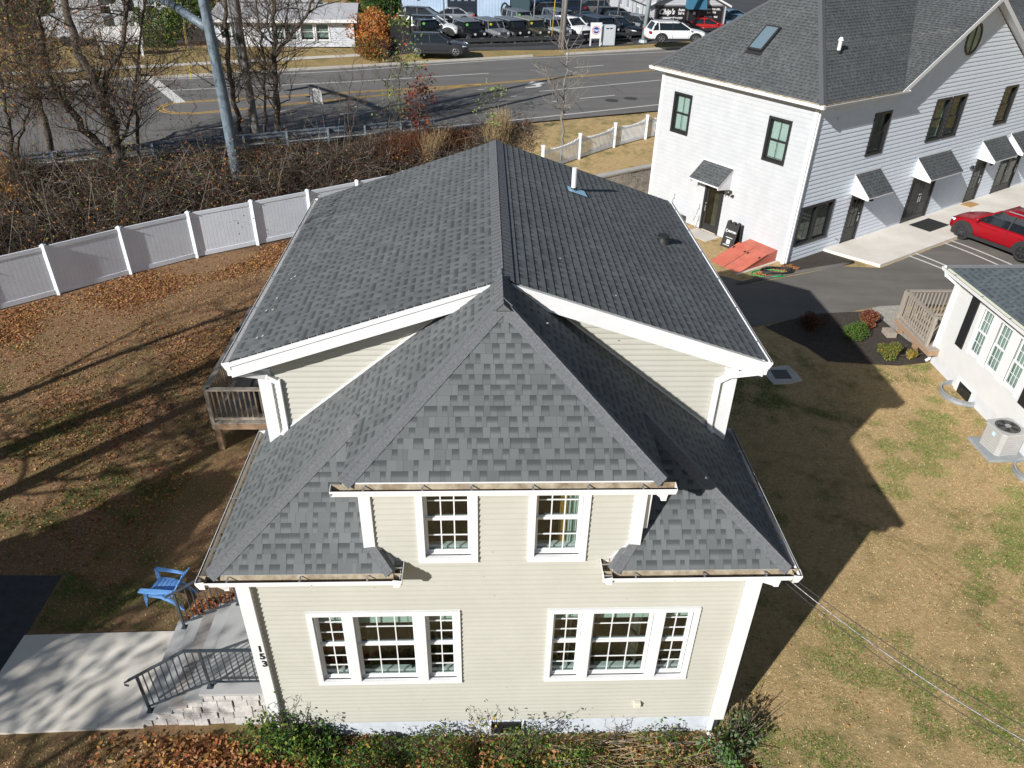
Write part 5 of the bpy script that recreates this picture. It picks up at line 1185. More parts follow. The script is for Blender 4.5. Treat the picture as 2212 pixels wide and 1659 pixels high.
# ================================================================= POLES, GUARDRAIL, SIGNS NEAR THE ROAD
STEELB=mat('blue_grey_pole_branch_shade',(.075,.105,.135),.5,col2=(.20,.25,.29),scale=3,sx=(3,3,1),detail=7)  # blue grey paint, darkened and mottled for branch shadows on the pole
WOODP=mat('utility_pole_wood',(.17,.16,.155),.9,col2=(.30,.285,.27),scale=5,sx=(3,3,.4),bump=.4,bscale=20)
pb=(-11.33,26.0); tp=thing('signal_pole','thick blue grey steel signal pole with a slanting arm, behind the white fence','pole',(pb[0],pb[1],Z(*pb)))
m=MB(); zb0=Z(*pb); m.tube([(0,0,-.3),(0,0,3),(-.05,0,6),(-.15,0,9),(-.3,0,13)],[.25,.235,.21,.18,.15],STEELB,18,cap=False); m.build('shaft',tp,smooth=True)
def atP(u,v,y,base): p=atY(u,v,y); return Vector(p)-Vector(base)
J=Vector((-.12,0,7.85-zb0)); AD=Vector((-.69,.72,0))
m=MB(); m.tube([J,J+AD*1.5+Vector((0,0,.3)),J+AD*3+Vector((0,0,.62)),J+AD*6+Vector((0,0,.95)),J+AD*12.5+Vector((0,0,1.1))],[.19,.175,.16,.14,.10],STEELB,14); m.build('arm',tp,smooth=True)
for t_ in (7.5,9.6,12.0):
    c=J+AD*t_+Vector((0,-.1,.95 if t_<9 else 1.08)); m=MB(); m.box(c+Vector((-.2,-.15,-1.0)),c+Vector((.2,.15,.1)),mat('signal_housing_green',(.02,.06,.04),.5)); h_=m.build('signal_head',tp,bevel=.02)
    for k in range(3): m=MB(); m.cyl(c+Vector((0,-.28,-.8+k*.33)),.12,.14,BLACK,axis='y',n=12); m.build('visor',h_)
wpb=(-11.45,30.3); t=thing('utility_pole','weathered grey wooden utility pole beside the guardrail','pole',(wpb[0],wpb[1],Z(*wpb)))
zw=Z(*wpb); m=MB(); m.tube([(0,0,-.3),(0,0,5),(-.08,0,14)],[.2,.18,.14],WOODP,12,cap=False); m.build('shaft',t,smooth=True)
m=MB(); m.tube([(-.24,-.05,3.5),(-.26,-.05,8),(-.3,-.05,13)],.05,METAL,6); m.build('conduit',t)
yb=G(413,170,2.35); t=thing('marker_pole','thin pole with a yellow guard stripe left of the steel signal pole','pole',(yb[0],yb[1],2.3)); m=MB(); m.tube([(0,0,0),(.18,0,3.2)],.025,mat('yellow_guard',(.65,.42,.03),.5),6); m.tube([(.1,0,0),(.3,0,4.5)],.012,METAL,5); m.build('guy_wire',t)
# guardrail near side
def guardrail(name,label,pts,zo,mt,pm,h=.55,group=None):
    o=Vector((pts[0][0],pts[0][1],Z(*pts[0][:2]))); t=thing(name,label,'guardrail',o,0,group)
    P=[Vector((x,y,max(Z(x,y),zo-.3)))-o for x,y in pts]
    m=MB()
    for a,b in zip(P,P[1:]):
        d=(b-a).normalized(); s=Vector((d.y,-d.x,0)); prof=[(0,h-.15),(.04,h-.11),(.04,h-.06),(0,h-.02),(0,h+.02),(.04,h+.06),(.04,h+.11),(0,h+.15),(-.01,h+.15),(-.01,h-.15)]
        m.prism([a+s*x+Vector((0,0,z)) for x,z in prof],b-a,mt)
    m.build('rail',t)
    for a,b in zip(P,P[1:]):
        n=max(1,round((b-a).length/1.95))
        for k in range(n): p=a.lerp(b,k/n); mm=MB(); d=(b-a).normalized(); s=Vector((d.y,-d.x,0)); mm.bar(p-s*-.1+Vector((0,0,-.4)),p-s*-.1+Vector((0,0,h+.12)),.15,.1,pm); mm.build('post',t)
    return t
gp=[rn(a,31.25) for a in (-28,-20,-12,-4,4,7.5)]; gp=[rn(-28,30.9),rn(-20,31.0),rn(-12,31.0),rn(-4,31.05),rn(4,31.1),rn(9.5,31.0)]
guardrail('guardrail','galvanised steel guardrail along the near edge of the road',gp,2.2,mat('dull_rail_steel',(.22,.26,.31),.45,.25,5,metal=.5),mat('steel_post',(.20,.24,.28),.5),.62)
# small road sign on two posts seen from behind
sb=GT(690,300); t=thing('road_sign','small tilted road sign seen from behind on two thin steel posts','road sign',(sb.x,sb.y,sb.z)); t.scale=(1,1,.85)
m=MB(); m.bar((0,0,-.2),(-.12,0,2.9),.04,.03,METAL); m.build('post',t); m=MB(); m.bar((.35,0,-.2),(.25,0,2.9),.04,.03,METAL); m.build('post',t)
m=MB(); m.prism([(-.22,.03,2.1),(.38,-.03,2.0),(.36,-.03,2.75),(-.24,.03,2.95)],(0,.02,0),GBOX); m.build('sign_plate',t)
# off-frame street lamp mast whose long shadow lies on the road: a tall pole left behind the fence
# ================================================================= FAR SIDE OF THE ROAD
# grey single storey house
GHS=mat('pale_grey_siding',(.50,.53,.58),.6,col2=(.58,.61,.66),scale=1)
GRF=mat('grey_roll_roofing',(.36,.36,.38),.9,col2=(.46,.46,.47),scale=1.2,detail=6)
def house_frame(p,q): d=Vector((q[0]-p[0],q[1]-p[1],0)); return d.length,math.atan2(d.y,d.x)
gz=2.5; p=G(471,104,gz);q=G(768,104,gz); L_,a_=house_frame(p,q)
gh=thing('grey_house','low pale grey clapboard house with white windows across the road','house',(p[0],p[1],gz),a_)
Mg=frame_M((0,0,0),(1,0,0),(0,-1,0)); hh=2.05
fx=lambda u: (G(u,104,gz)[0]-p[0])/math.cos(a_)
gw=[(fx(484),.8,.6,1.8),(fx(593),.95,.5,1.8),(fx(620),.95,.5,1.8),(fx(655),1.0,.5,1.8),(fx(688),1.0,.5,1.8)]
gw=[(x-.1,x+w,a+0,b) for x,w,a,b in gw]
m=MB(); clad(m,(0,0,0),(1,0,0),(0,-1,0),[(0,.1),(L_,.1),(L_,hh),(0,hh)],[(a+.05,b-.05,c+.05,d-.05) for a,b,c,d in gw],exp=.15,depth=.02,mat=GHS); part(m,'front_wall',gh)
m=MB(); clad(m,(0,0,0),(0,1,0),(-1,0,0),[(0,.1),(7,.1),(7,hh),(0,hh)],exp=.15,depth=.02,mat=GHS); clad(m,(L_,0,0),(0,1,0),(1,0,0),[(0,.1),(7,.1),(7,hh),(0,hh)],exp=.15,depth=.02,mat=GHS); part(m,'side_walls',gh)
for w in gw: window(gh,Mg,*w,TRIM,'g',1,1,tw=.08,rec=.05,blind=.9)
m=MB(); m.poly([(-.4,-.45,hh),(L_+.3,-.45,hh),(L_+.3,3.6,hh+.75),(-.2,3.6,hh+.75)],GRF); m.poly([(-.4,7.3,hh),(L_+.3,7.3,hh),(L_+.3,3.6,hh+.75),(-.2,3.6,hh+.75)],GRF); m.box((-.4,-.47,hh-.2),(L_+.3,-.44,hh+.02),TRIM); m.poly([(-.4,-.44,hh-.18),(L_+.3,-.44,hh-.18),(L_+.3,0,hh-.18),(-.4,0,hh-.18)],TRIM); part(m,'roof',gh)
m=MB(); 
for k in range(16): m.box((L_-4.6+k*.3,-.2+1.2,hh+.5),(L_-4.57+k*.3,3.2,hh+1.25-.05) if 0 else (L_-4.57+k*.3,1.21,hh+.51),GRF)
m=MB(); m.box((.6,3.2,hh+.5),(L_*.72,7,hh+.85),TRIM); m.poly([(.4,3.0,hh+.86),(L_*.72+.2,3.0,hh+.86),(L_*.66,5.6,hh+1.9),(1.2,5.6,hh+1.9)],GRF); m.poly([(.4,7.4,hh+.86),(L_*.72+.2,7.4,hh+.86),(L_*.66,5.6,hh+1.9),(1.2,5.6,hh+1.9)],GRF); part(m,'upper_storey',gh)
m=MB(); x=fx(532); m.box((x,-.03,.12),(x+1.05,.0,1.86),TRIM); m.box((x+.1,-.045,.15),(x+.95,-.03,1.8),mat('white_door',(.72,.73,.75),.45)); part(m,'front_door',gh)
for k in range(4):
    a0=math.pi*k/4; m=MB(); m.poly([(x+.475,-.05,1.5),(x+.475+.2*math.cos(a0),-.05,1.5+.2*math.sin(a0)),(x+.475+.2*math.cos(a0+.6),-.05,1.5+.2*math.sin(a0+.6))],BLACK); part(m,'door_light',gh)
m=MB(); m.tube([(1.2,2.0,hh+.55),(1.2,2.0,hh+1.2)],.03,METAL,5); 
an=np.linspace(0,2*math.pi,17); m.add([(1.2+.32*math.cos(t_),1.85+.05*math.cos(t_),hh+1.35+.32*math.sin(t_)) for t_ in an[:-1]]+[(1.2,2.0,hh+1.35)],[[i,(i+1)%16,16] for i in range(16)],METAL); part(m,'satellite_dish',gh)
# dark low roofed shed next to it
p=G(378,108,2.5); q=G(470,106,2.5); L2,a2=house_frame(p,q); sh=thing('low_shed','low shed with a dark pyramid roof left of the grey house','shed',(p[0],p[1],2.5),a2)
DR=mat('dark_felt_roof',(.035,.03,.026),.9,.3,3)
m=MB(); m.box((.2,.2,-.2),(L2,3.4,.45),WOODN); m.build('wall',sh); m=MB(); m.add([(0,0,.45),(L2+.2,0,.45),(L2+.2,3.6,.45),(0,3.6,.45),(1.5,1.7,1.55),(L2-.3,1.7,1.55)],[[0,1,5,4],[2,3,4,5],[3,0,4],[1,2,5]],DR); m.build('roof',sh)
# big white house far left
p=G(80,86,2.7); q=G(399,80,2.7); L3,a3=house_frame(p,q)
bh=thing('white_house','large white clapboard house behind the trees at the top left','house',(p[0],p[1]+4,2.7),a3)
M3=frame_M((0,0,0),(1,0,0),(0,-1,0)); ww=[(L3*.62,L3*.62+1,1.2,2.6),(L3*.82,L3*.82+1,1.2,2.7),(L3*.3,L3*.3+1,1.2,2.6),(L3*.62,L3*.62+1,4,5.4),(L3*.82,L3*.82+1,4,5.4),(L3*.3,L3*.3+1,4,5.4)]
m=MB(); clad(m,(0,0,0),(1,0,0),(0,-1,0),[(0,0),(L3,0),(L3,6.4),(0,6.4)],[(a+.05,b-.05,c+.05,d-.05) for a,b,c,d in ww],exp=.16,depth=.02,mat=WHITEP); part(m,'front_wall',bh)
m=MB(); clad(m,(L3,0,0),(0,1,0),(1,0,0),[(0,0),(8,0),(8,6.4),(0,6.4)],exp=.16,depth=.02,mat=WHITEP); clad(m,(0,0,0),(0,1,0),(-1,0,0),[(0,0),(8,0),(8,6.4),(0,6.4)],exp=.16,depth=.02,mat=WHITEP); part(m,'side_walls',bh)
for w in ww: window(bh,M3,*w,TRIM,'g',1,1,tw=.09,rec=.05,blind=.5)
m=MB(); shingle(m,[(-.4,-.4,6.4),(L3+.4,-.4,6.4),(L3+.4,4,8.8),(-.4,4,8.8)],SHING2,exp=.3,lip=False); m.poly([(-.4,8.4,6.4),(L3+.4,8.4,6.4),(L3+.4,4,8.8),(-.4,4,8.8)],SHING2); part(m,'roof',bh)
GAW=mat('green_awning',(.02,.12,.09),.6)
m=MB(); m.prism([(L3*.72,-.02,3.6),(L3*.72,-1.1,2.9),(L3*.72,-1.1,2.75),(L3*.72,-.02,2.75)],(L3*.2,0,0),GAW); part(m,'awning',bh)
# white board sign on posts, hidden among the trunks
p=GT(268,122); t=thing('board_sign','white board sign on posts behind the tangled trees','sign',p,R(10)); t.scale=(1,1,.72)
m=MB(); m.box((-1.5,-.05,1.1),(1.5,.05,2.7),TRIM); m.build('board',t)
for x in (-1.3,1.3): m=MB(); m.box((x-.08,-.07,-.1),(x+.08,.07,3.1),TRIM); m.build('post',t)
p=GT(170,100); t=thing('white_trailer','long white trailer parked beyond the trees at the top left','trailer',(p.x,p.y+1,p.z),R(5))
m=MB(); m.box((-2.2,-1.1,.6),(2.2,1.1,2.0),WHITEP); m.build('body',t,bevel=.06)
for x in (-.9,.1): m=MB(); m.cyl((x,-1.12,.36),.36,.22,TYRE,axis='y',n=18); m.build('wheel',t)
# evergreens
def evergreen(label,u,v,h,r,n,seed,group='evergreens across the road',mats=None,z=2.6,name='evergreen_tree'):
    p=GT(u,v); rg=np.random.default_rng(seed); t=thing(name,label,'tree',(p.x,p.y,p.z),0,group)
    m=MB(); m.tube([(0,0,-.1),(0,0,h*.9)],[r*.1+.05,.02],BARK,7,cap=False); m.build('trunk',t)
    zz=rg.uniform(.02,1,n)**1.1; a=rg.uniform(0,2*math.pi,n); lobes=1+.22*np.sin(a*3+zz*9)+.15*np.sin(a*7+zz*23); rr_=r*(1-zz)**.75*lobes*rg.uniform(.55,1.05,n)+.06
    C=np.stack([rr_*np.cos(a),rr_*np.sin(a),zz*h],1); leaves('crown',C,max(.16,h*.045),mats or [LDG,LG[1],LG[0]],rg,t,asp=.5); return t
for i,(u,v) in enumerate(((392,100),(416,104),(440,106),(464,104))):
    pass
for i,(u,v) in enumerate(((312,98),(332,99),(352,100),(372,99),(390,98))): evergreen('round topped green hedge conifer, number %s from the left in its row'%(['one','two','three','four','five'][i]),u,v,2.6,1.15,1500,20+i,'hedge conifers beside the low shed',[LG[0],LG[1],LG[2]])
evergreen('tall yellowish green conifer between the white house and the grey house',425,76,9,2.3,5200,31,None,[LG[2],LG[0],LDG])
evergreen('dark evergreen tree left of the blue metal workshop',845,40,9,2.8,5000,32,None)
evergreen('dark evergreen tree behind the orange bush',800,25,8,2.6,4200,33,None,[LG[0],LDG,LB[1]])
evergreen('evergreen tree at the top left corner behind the bare trees',40,60,9,2.6,4500,34,None,[LG[0],LDG,LG[2]])
evergreen('broad evergreen tree left of the large white house',110,60,8,2.4,4000,35,None,[LDG,LG[1],LG[0]])
# orange bush and dark enclosure
p=GT(806,112); shrub('bush','big rusty orange bush right of the grey house','bush',(p.x-.1,p.y+1.6,p.z),2.5,3.0,9000,[LO,LB[1],LB[0],LB[3]],.17,w=[.45,.25,.2,.1],seed=41,clump=16,stems=30)
p=GT(800,124); shrub('bush','low tangle of rust red stems in front of the big orange bush','bush',(p.x,p.y,p.z),1.7,1.5,3500,[LO,LB[1],LB[2],LG[0]],.13,seed=42,stems=60)
p=GT(846,112);q=GT(884,108); t=thing('dark_enclosure','black board enclosure with ivy on top beside the orange bush','enclosure',p,.05); t.scale=(1,1,.82)
m=MB(); m.box((0,0,-.1),(1.5,.08,2.6),BLACK); m.box((0,.08,-.1),(.08,2.5,2.6),BLACK); m.box((1.42,.08,-.1),(1.5,2.5,2.6),BLACK); m.build('panel',t)
rg=np.random.default_rng(3); C=rg.uniform(0,1,(500,3))*np.array([1.7,.5,.45])+np.array([-.1,-.1,2.3]); leaves('ivy',C,.12,[LG[0],LG[1],LG[2]],rg,t)
# blue white metal workshop
BLW=mat('pale_blue_metal_cladding',(.42,.55,.70),.5,col2=(.52,.64,.78),scale=.8)
p=G(870,39,2.95); q=G(1101,39,2.95); L4,a4=house_frame(p,q); wk=thing('metal_workshop','pale blue white metal clad workshop with a dark garage door','workshop',(p[0],p[1],2.9),a4)
fx4=lambda u: (G(u,39,2.95)[0]-p[0])/math.cos(a4)
m=MB(); xa,xb=fx4(967),fx4(1031)
def rib(x0,x1,z0,z1): 
    x=x0
    while x<x1: m.box((x,-.03,z0),(min(x+.24,x1),0,z1),BLW); m.box((min(x+.24,x1),-.012,z0),(min(x+.3,x1),0,z1),BLW); x+=.3
rib(0,xa,0,5); rib(xb,L4,0,5); rib(xa,xb,3.4,5); m.box((0,0,0),(xa,.2,5),BLW); m.box((xb,0,0),(L4,.2,5),BLW); part(m,'front_wall',wk)
m=MB(); m.box((0,.2,0),(.2,9,5),BLW); m.box((L4-.2,.2,0),(L4,9,5),BLW); m.box((0,8.8,0),(L4,9,5),BLW); m.box((-.2,-.2,5),(L4+.2,9.2,5.2),GRF); part(m,'side_walls',wk)
GD=mat('dark_garage_door',(.02,.028,.042),.45); m=MB()
for k in range(6): m.box((xa,-.0,.02+k*.565),(xb,.05,.02+k*.565+.55),GD)
for k in range(4): m.box((xa+.3+k*.65,-.012,1.5),(xa+.65+k*.65,-.001,1.62),mat('garage_door_glass',(.25,.3,.35),.2))
part(m,'garage_door',wk)
x=fx4(1065); m=MB(); m.box((x-.6,-.06,2.2),(x+1.0,-.03,3.6),GLASS); m.box((x-.66,-.05,2.14),(x+1.06,-.031,3.66),BLACK); part(m,'workshop_window',wk)
x=fx4(1110); m=MB(); m.box((x-.3,-.02,0),(x+1.5,.3,4.8),mat('green_grey_door',(.05,.09,.10),.6)); part(m,'side_door',wk)
t=MB(); t.cyl((fx4(1089),-.5,.1),.02,.01,TYRE); 
m=MB(); cx=fx4(1089); pts=[(cx+.33*math.cos(a),-.35,.75+.62*math.sin(a)) for a in np.linspace(0,2*math.pi,17)]; m.tube(pts,.09,TYRE,6,cap=False); o=m.build('leaning_tyre'); o.location=(p[0],p[1],2.9); o.rotation_euler=(0,0,a4); tag(o,'black tyre leaning on the front of the blue metal workshop','tyre')
# second metal clad building edge
p=G(1128,34,2.95); t=thing('white_metal_building','white ribbed metal building corner at the top, right of the workshop','building',(p[0]-.5,p[1]+2.5,2.9),.05)
m=MB(); m.box((0,0,0),(1.6,6,5),WHITEP)
for k in range(6): m.box((k*.28,-.03,0),(k*.28+.16,0,5),WHITEP)
m.build('wall',t)
# Chip's building
p=G(1399,55,2.95); q=G(1563,55,2.95); L5,a5=house_frame(p,q); cb_=thing('car_dealer_office','white clapboard office with two black sign windows and a blue awning','office',(p[0],p[1],2.9),a5)
M5=frame_M((0,0,0),(1,0,0),(0,-1,0)); ch_=1.95
f5=lambda u: (G(u,55,2.95)[0]-p[0])/math.cos(a5)
m=MB(); clad(m,(0,0,0),(1,0,0),(0,-1,0),[(0,0),(L5,0),(L5,ch_),(L5*.5,ch_+1.5),(0,ch_)],exp=.18,depth=.02,mat=WHITEP,z0=0); part(m,'front_wall',cb_)
m=MB(); clad(m,(0,0,0),(0,1,0),(-1,0,0),[(0,0),(14,0),(14,ch_-.1),(0,ch_-.1)],exp=.18,depth=.02,mat=WHITEP); clad(m,(L5,0,0),(0,1,0),(1,0,0),[(0,0),(14,0),(14,ch_),(0,ch_)],exp=.18,depth=.02,mat=WHITEP); part(m,'side_walls',cb_)
m=MB()
for s in (0,1):
    xe=-.35 if s==0 else L5+.35; m.poly([(xe,-.4,ch_-.2),(L5*.5,-.4,ch_+1.6),(L5*.5,14,ch_+1.6),(xe,14,ch_-.2)],GRF); m.prism([(xe,-.42,ch_-.2),(L5*.5,-.42,ch_+1.6),(L5*.5,-.42,ch_+1.45),(xe,-.42,ch_-.36)],(0,.03,0),TRIM)
part(m,'roof',cb_)
for (ya,za) in ((3,.5),(6.5,.8),(9,.8)): m=MB(); m.box((-.04,ya,za),(-.01,ya+.9,za+.7),mat('pale_window',(.30,.34,.38),.3)); m.box((-.03,ya-.1,za-.1),(-.005,ya+1,za+.8),TRIM); part(m,'side_window',cb_)
SIGNK=mat('black_sign_vinyl',(.02,.018,.02),.35); SIGNW=mat('white_lettering',(.8,.8,.8),.5)
za,zt_=.26,1.62
xa,xb=f5(1411)+.1,f5(1476)+.2
m=MB(); m.box((xa-.12,-.05,za-.12),(xb+.12,-.03,zt_+.12),mat('bronze_frame',(.10,.09,.10),.5)); m.box((xa,-.06,za),(xb,-.05,zt_),SIGNK); part(m,'sign_window',cb_)
T=lambda x,z: text_M((x,-.066,z),(1,0,0),(0,0,1))
w=xb-xa
text_mesh('lettering',"Chip's",.60,T(xa+w*.34,za+.93),SIGNW,cb_,.002,font_shear=.25,bold=.02); text_mesh('lettering',"Auto",.30,T(xa+w*.81,za+1.1),SIGNW,cb_,.002,bold=.01); text_mesh('lettering',"Sales",.30,T(xa+w*.81,za+.82),SIGNW,cb_,.002,bold=.01); text_mesh('lettering',"chipsautosales.com",.285,T(xa+w*.5,za+.45),SIGNW,cb_,.002,bold=.008)
xa,xb=f5(1510)-.1,f5(1556)+.0; w=xb-xa
m=MB(); m.box((xa-.12,-.05,za-.12),(xb+.12,-.03,zt_+.12),MATS['bronze_frame']); m.box((xa,-.06,za),(xb,-.05,zt_),SIGNK); part(m,'sign_window',cb_)
text_mesh('lettering',"THE BEST FOR LESS...",.19,T(xa+w*.5,za+1.15),SIGNW,cb_,.002,font_shear=.2,bold=.008); text_mesh('lettering',"Since 1978",.2,T(xa+w*.5,za+.88),SIGNW,cb_,.002,bold=.008); text_mesh('lettering',"203-878-1994",.23,T(xa+w*.5,za+.5),SIGNW,cb_,.002,bold=.008)
xd_=f5(1484); m=MB(); m.box((xd_,-.04,.03),(xd_+.95,-.02,1.5),BLACK); m.box((xd_+.4,-.05,.95),(xd_+.65,-.04,1.2),SIGNW); part(m,'door',cb_)
m=MB(); m.prism([(xd_-.4,-.03,2.5),(xd_-.4,-.7,2.2),(xd_-.4,-1.0,1.5),(xd_-.4,-.03,1.5)],(1.75,0,0),mat('blue_awning',(.03,.13,.21),.7)); part(m,'awning',cb_)
# round logo sign and white cabinet
p=GT(1285,100); t=thing('dealer_sign','white board sign on two posts with a round red and blue emblem','sign',p,R(8)); t.scale=(.72,.72,.6); m=MB(); m.box((-.66,-.06,1.0),(.66,.06,3.0),TRIM); m.box((-.56,-.07,1.1),(.56,-.06,2.9),SIGNW); m.build('board',t)
for x in (-.58,.58): m=MB(); m.box((x-.07,-.05,-.2),(x+.07,.05,1.0),TRIM); m.build('post',t)
for r_,y,mt in ((.5,-.075,mat('emblem_red',(.65,.06,.05),.5)),(.44,-.08,SIGNW),(.37,-.085,mat('emblem_blue',(.02,.07,.36),.5))): m=MB(); m.poly([(r_*math.cos(a),y,2.05+r_*1.1*math.sin(a)) for a in np.linspace(0,2*math.pi,33)[:-1]],mt); m.build('emblem',t)
text_mesh('lettering',"Chip's",.30,text_M((0,-.092,2.03),(1,0,0),(0,0,1)),SIGNW,t,.002,font_shear=.25,bold=.012)
p=GT(1311,97); t=thing('white_cabinet','tall white grey cabinet beside the dealer sign','cabinet',p,R(12)); t.scale=(.92,.92,.6); m=MB(); m.box((-.6,-.35,0),(.6,.35,2.55),mat('cabinet_paint',(.55,.60,.65),.45,.04,2)); m.build('body',t,bevel=.02); m=MB(); m.box((-.5,-.36,.1),(.5,-.352,2.45),MATS['cabinet_paint']); m.box((-.3,-.365,2.1),(-.05,-.36,2.25),BLACK); m.box((.05,-.365,2.1),(.3,-.36,2.25),BLACK); m.box((-.3,-.365,1.55),(.3,-.36,1.8),GBOX); m.box((-.3,-.365,1.15),(.3,-.36,1.4),GBOX); m.build('door',t)
# poles of the lot
def pole(label,u,v,r,h,mt,cat='pole',name='steel_pole',base=False,lean=0):
    p=GT(u,v); t=thing(name,label,cat,p); m=MB(); m.tube([(0,0,-.1),(lean,0,h)],[r,r*.8],mt,10); m.build('shaft',t,smooth=True)
    if base: m=MB(); m.cyl((0,0,-.05),r*2.2,.25,mt,n=8,r2=r*1.6); m.build('base_plate',t)
pole('pair of grey wooden poles in the verge by the car lot, the thick one',1215,106,.19,11,WOODP,name='utility_pole',lean=.3); pole('pale metal pole strapped to the thick wooden pole in the verge',1208,106,.09,11,METAL,lean=.4)
pole('large grey tapered lamp pole on the verge between the cabinet and the white suv',1389,91,.2,11,mat('grey_pole_paint',(.32,.36,.38),.5),base=True,lean=.55)
pole('thin steel pole behind the dark parked suv',961,78,.07,9,METAL,lean=-.1); pole('thin steel pole among the off road cars in the front row',1150,82,.06,8,METAL,lean=.3)
pole('dark steel post at the back row of the lot, leftmost of three',1251,62,.08,7,METAL,lean=.2); pole('dark steel post at the back row of the lot, middle of three',1287,62,.08,7,METAL,lean=.2); pole('dark steel post at the back row of the lot, rightmost of three',1331,66,.08,7,METAL,lean=.2)
pole('thin rod with a yellow guard in front of the off road cars',1190,97,.035,7,MATS['yellow_guard'],name='marker_pole',lean=.4)
# dark timber rail in front of the cars
gp2=[(GT(u,v).x,GT(u,v).y) for u,v in ((906,110),(1000,104),(1100,101),(1215,97),(1300,92),(1400,86),(1500,80),(1600,74))]
o=Vector((gp2[0][0],gp2[0][1],0)); t=thing('timber_rail','low dark timber rail in front of the parked cars','barrier',o)
DKW=mat('dark_stained_timber',(.035,.038,.042),.7,.25,4)
for (x,y),(x2,y2) in zip(gp2,gp2[1:]):
    a=Vector((x,y,Z(x,y)))-o;b=Vector((x2,y2,Z(x2,y2)))-o; 
    m=MB(); m.bar(a+Vector((0,0,.55)),b+Vector((0,0,.55)),.12,.26,DKW); m.build('rail',t); m=MB(); m.bar(a+Vector((0,0,.08)),b+Vector((0,0,.08)),.2,.22,DKW); m.build('sleeper',t)
    for k in range(2): m=MB(); c=a.lerp(b,k/2+.1); m.bar(c,c+Vector((0,.1,.62)),.16,.16,DKW); m.build('post',t)
# ================================================================= CARS
def paint(name,c,metal=.3): return mat('car_paint_'+name,c,.28,metal=metal,spec=.6)
def wheel(par,x,y,r,w,side,spokes=5,rimm=CHROME,name='wheel'):
    e=thing('wheel',None,None) if 0 else None
    m=MB(); n=26; prof=[(r*.66,w*.5),(r*.9,w*.5),(r,w*.36),(r,-w*.36),(r*.9,-w*.5),(r*.66,-w*.5)]
    vs=[(x+q*math.cos(2*math.pi*k/n),y+s_,r+q*math.sin(2*math.pi*k/n)) for q,s_ in prof for k in range(n)]
    fs=[[i*n+k,i*n+(k+1)%n,(i+1)*n+(k+1)%n,(i+1)*n+k] for i in range(len(prof)-1) for k in range(n)]
    m.add(vs,fs,TYRE); o=m.build('wheel',par,smooth=False)
    q=MB(); yo=y+side*w*.42
    for j in range(spokes):
        a=2*math.pi*j/spokes+.3
        for da in (-.14,.14):
            p0=(x+.08*r*math.cos(a),yo+side*.01,r+.08*r*math.sin(a)); p1=(x+.66*r*math.cos(a+da),yo,r+.66*r*math.sin(a+da)); q.bar(p0,p1,.03,.05*r/.35,rimm,up=(0,1,0))
    ring=[(x+.66*r*math.cos(b),yo,r+.66*r*math.sin(b)) for b in np.linspace(0,2*math.pi,25)]; q.tube(ring,.025,rimm,5,cap=False); q.cyl((x,yo-.02,r),.06,.04,rimm,axis='y',n=10); q.build('rim',o)
    q=MB(); q.cyl((x,y+side*w*.18,r),r*.65,.01,PLASTIC,axis='y',n=20); q.build('hub_cavity',o)
    return o
def loft(m,ST,mt):
    """stations: (x, [(y,z)...]) half sections mirrored"""
    n=len(ST[0][1]); rows=[]
    for x,pr in ST: rows.append([(x,y,z) for y,z in pr]+[(x,-y,z) for y,z in pr[::-1]])
    k=2*n; vs=[p for r in rows for p in r]; fs=[]
    for i in range(len(rows)-1):
        for j in range(k-1): fs.append([i*k+j,i*k+j+1,(i+1)*k+j+1,(i+1)*k+j])
        fs.append([i*k+k-1,i*k,(i+1)*k,(i+1)*k+k-1])
    fs.append(list(range(k))[::-1]); fs.append([(len(rows)-1)*k+j for j in range(k)]); m.add(vs,fs,mt)
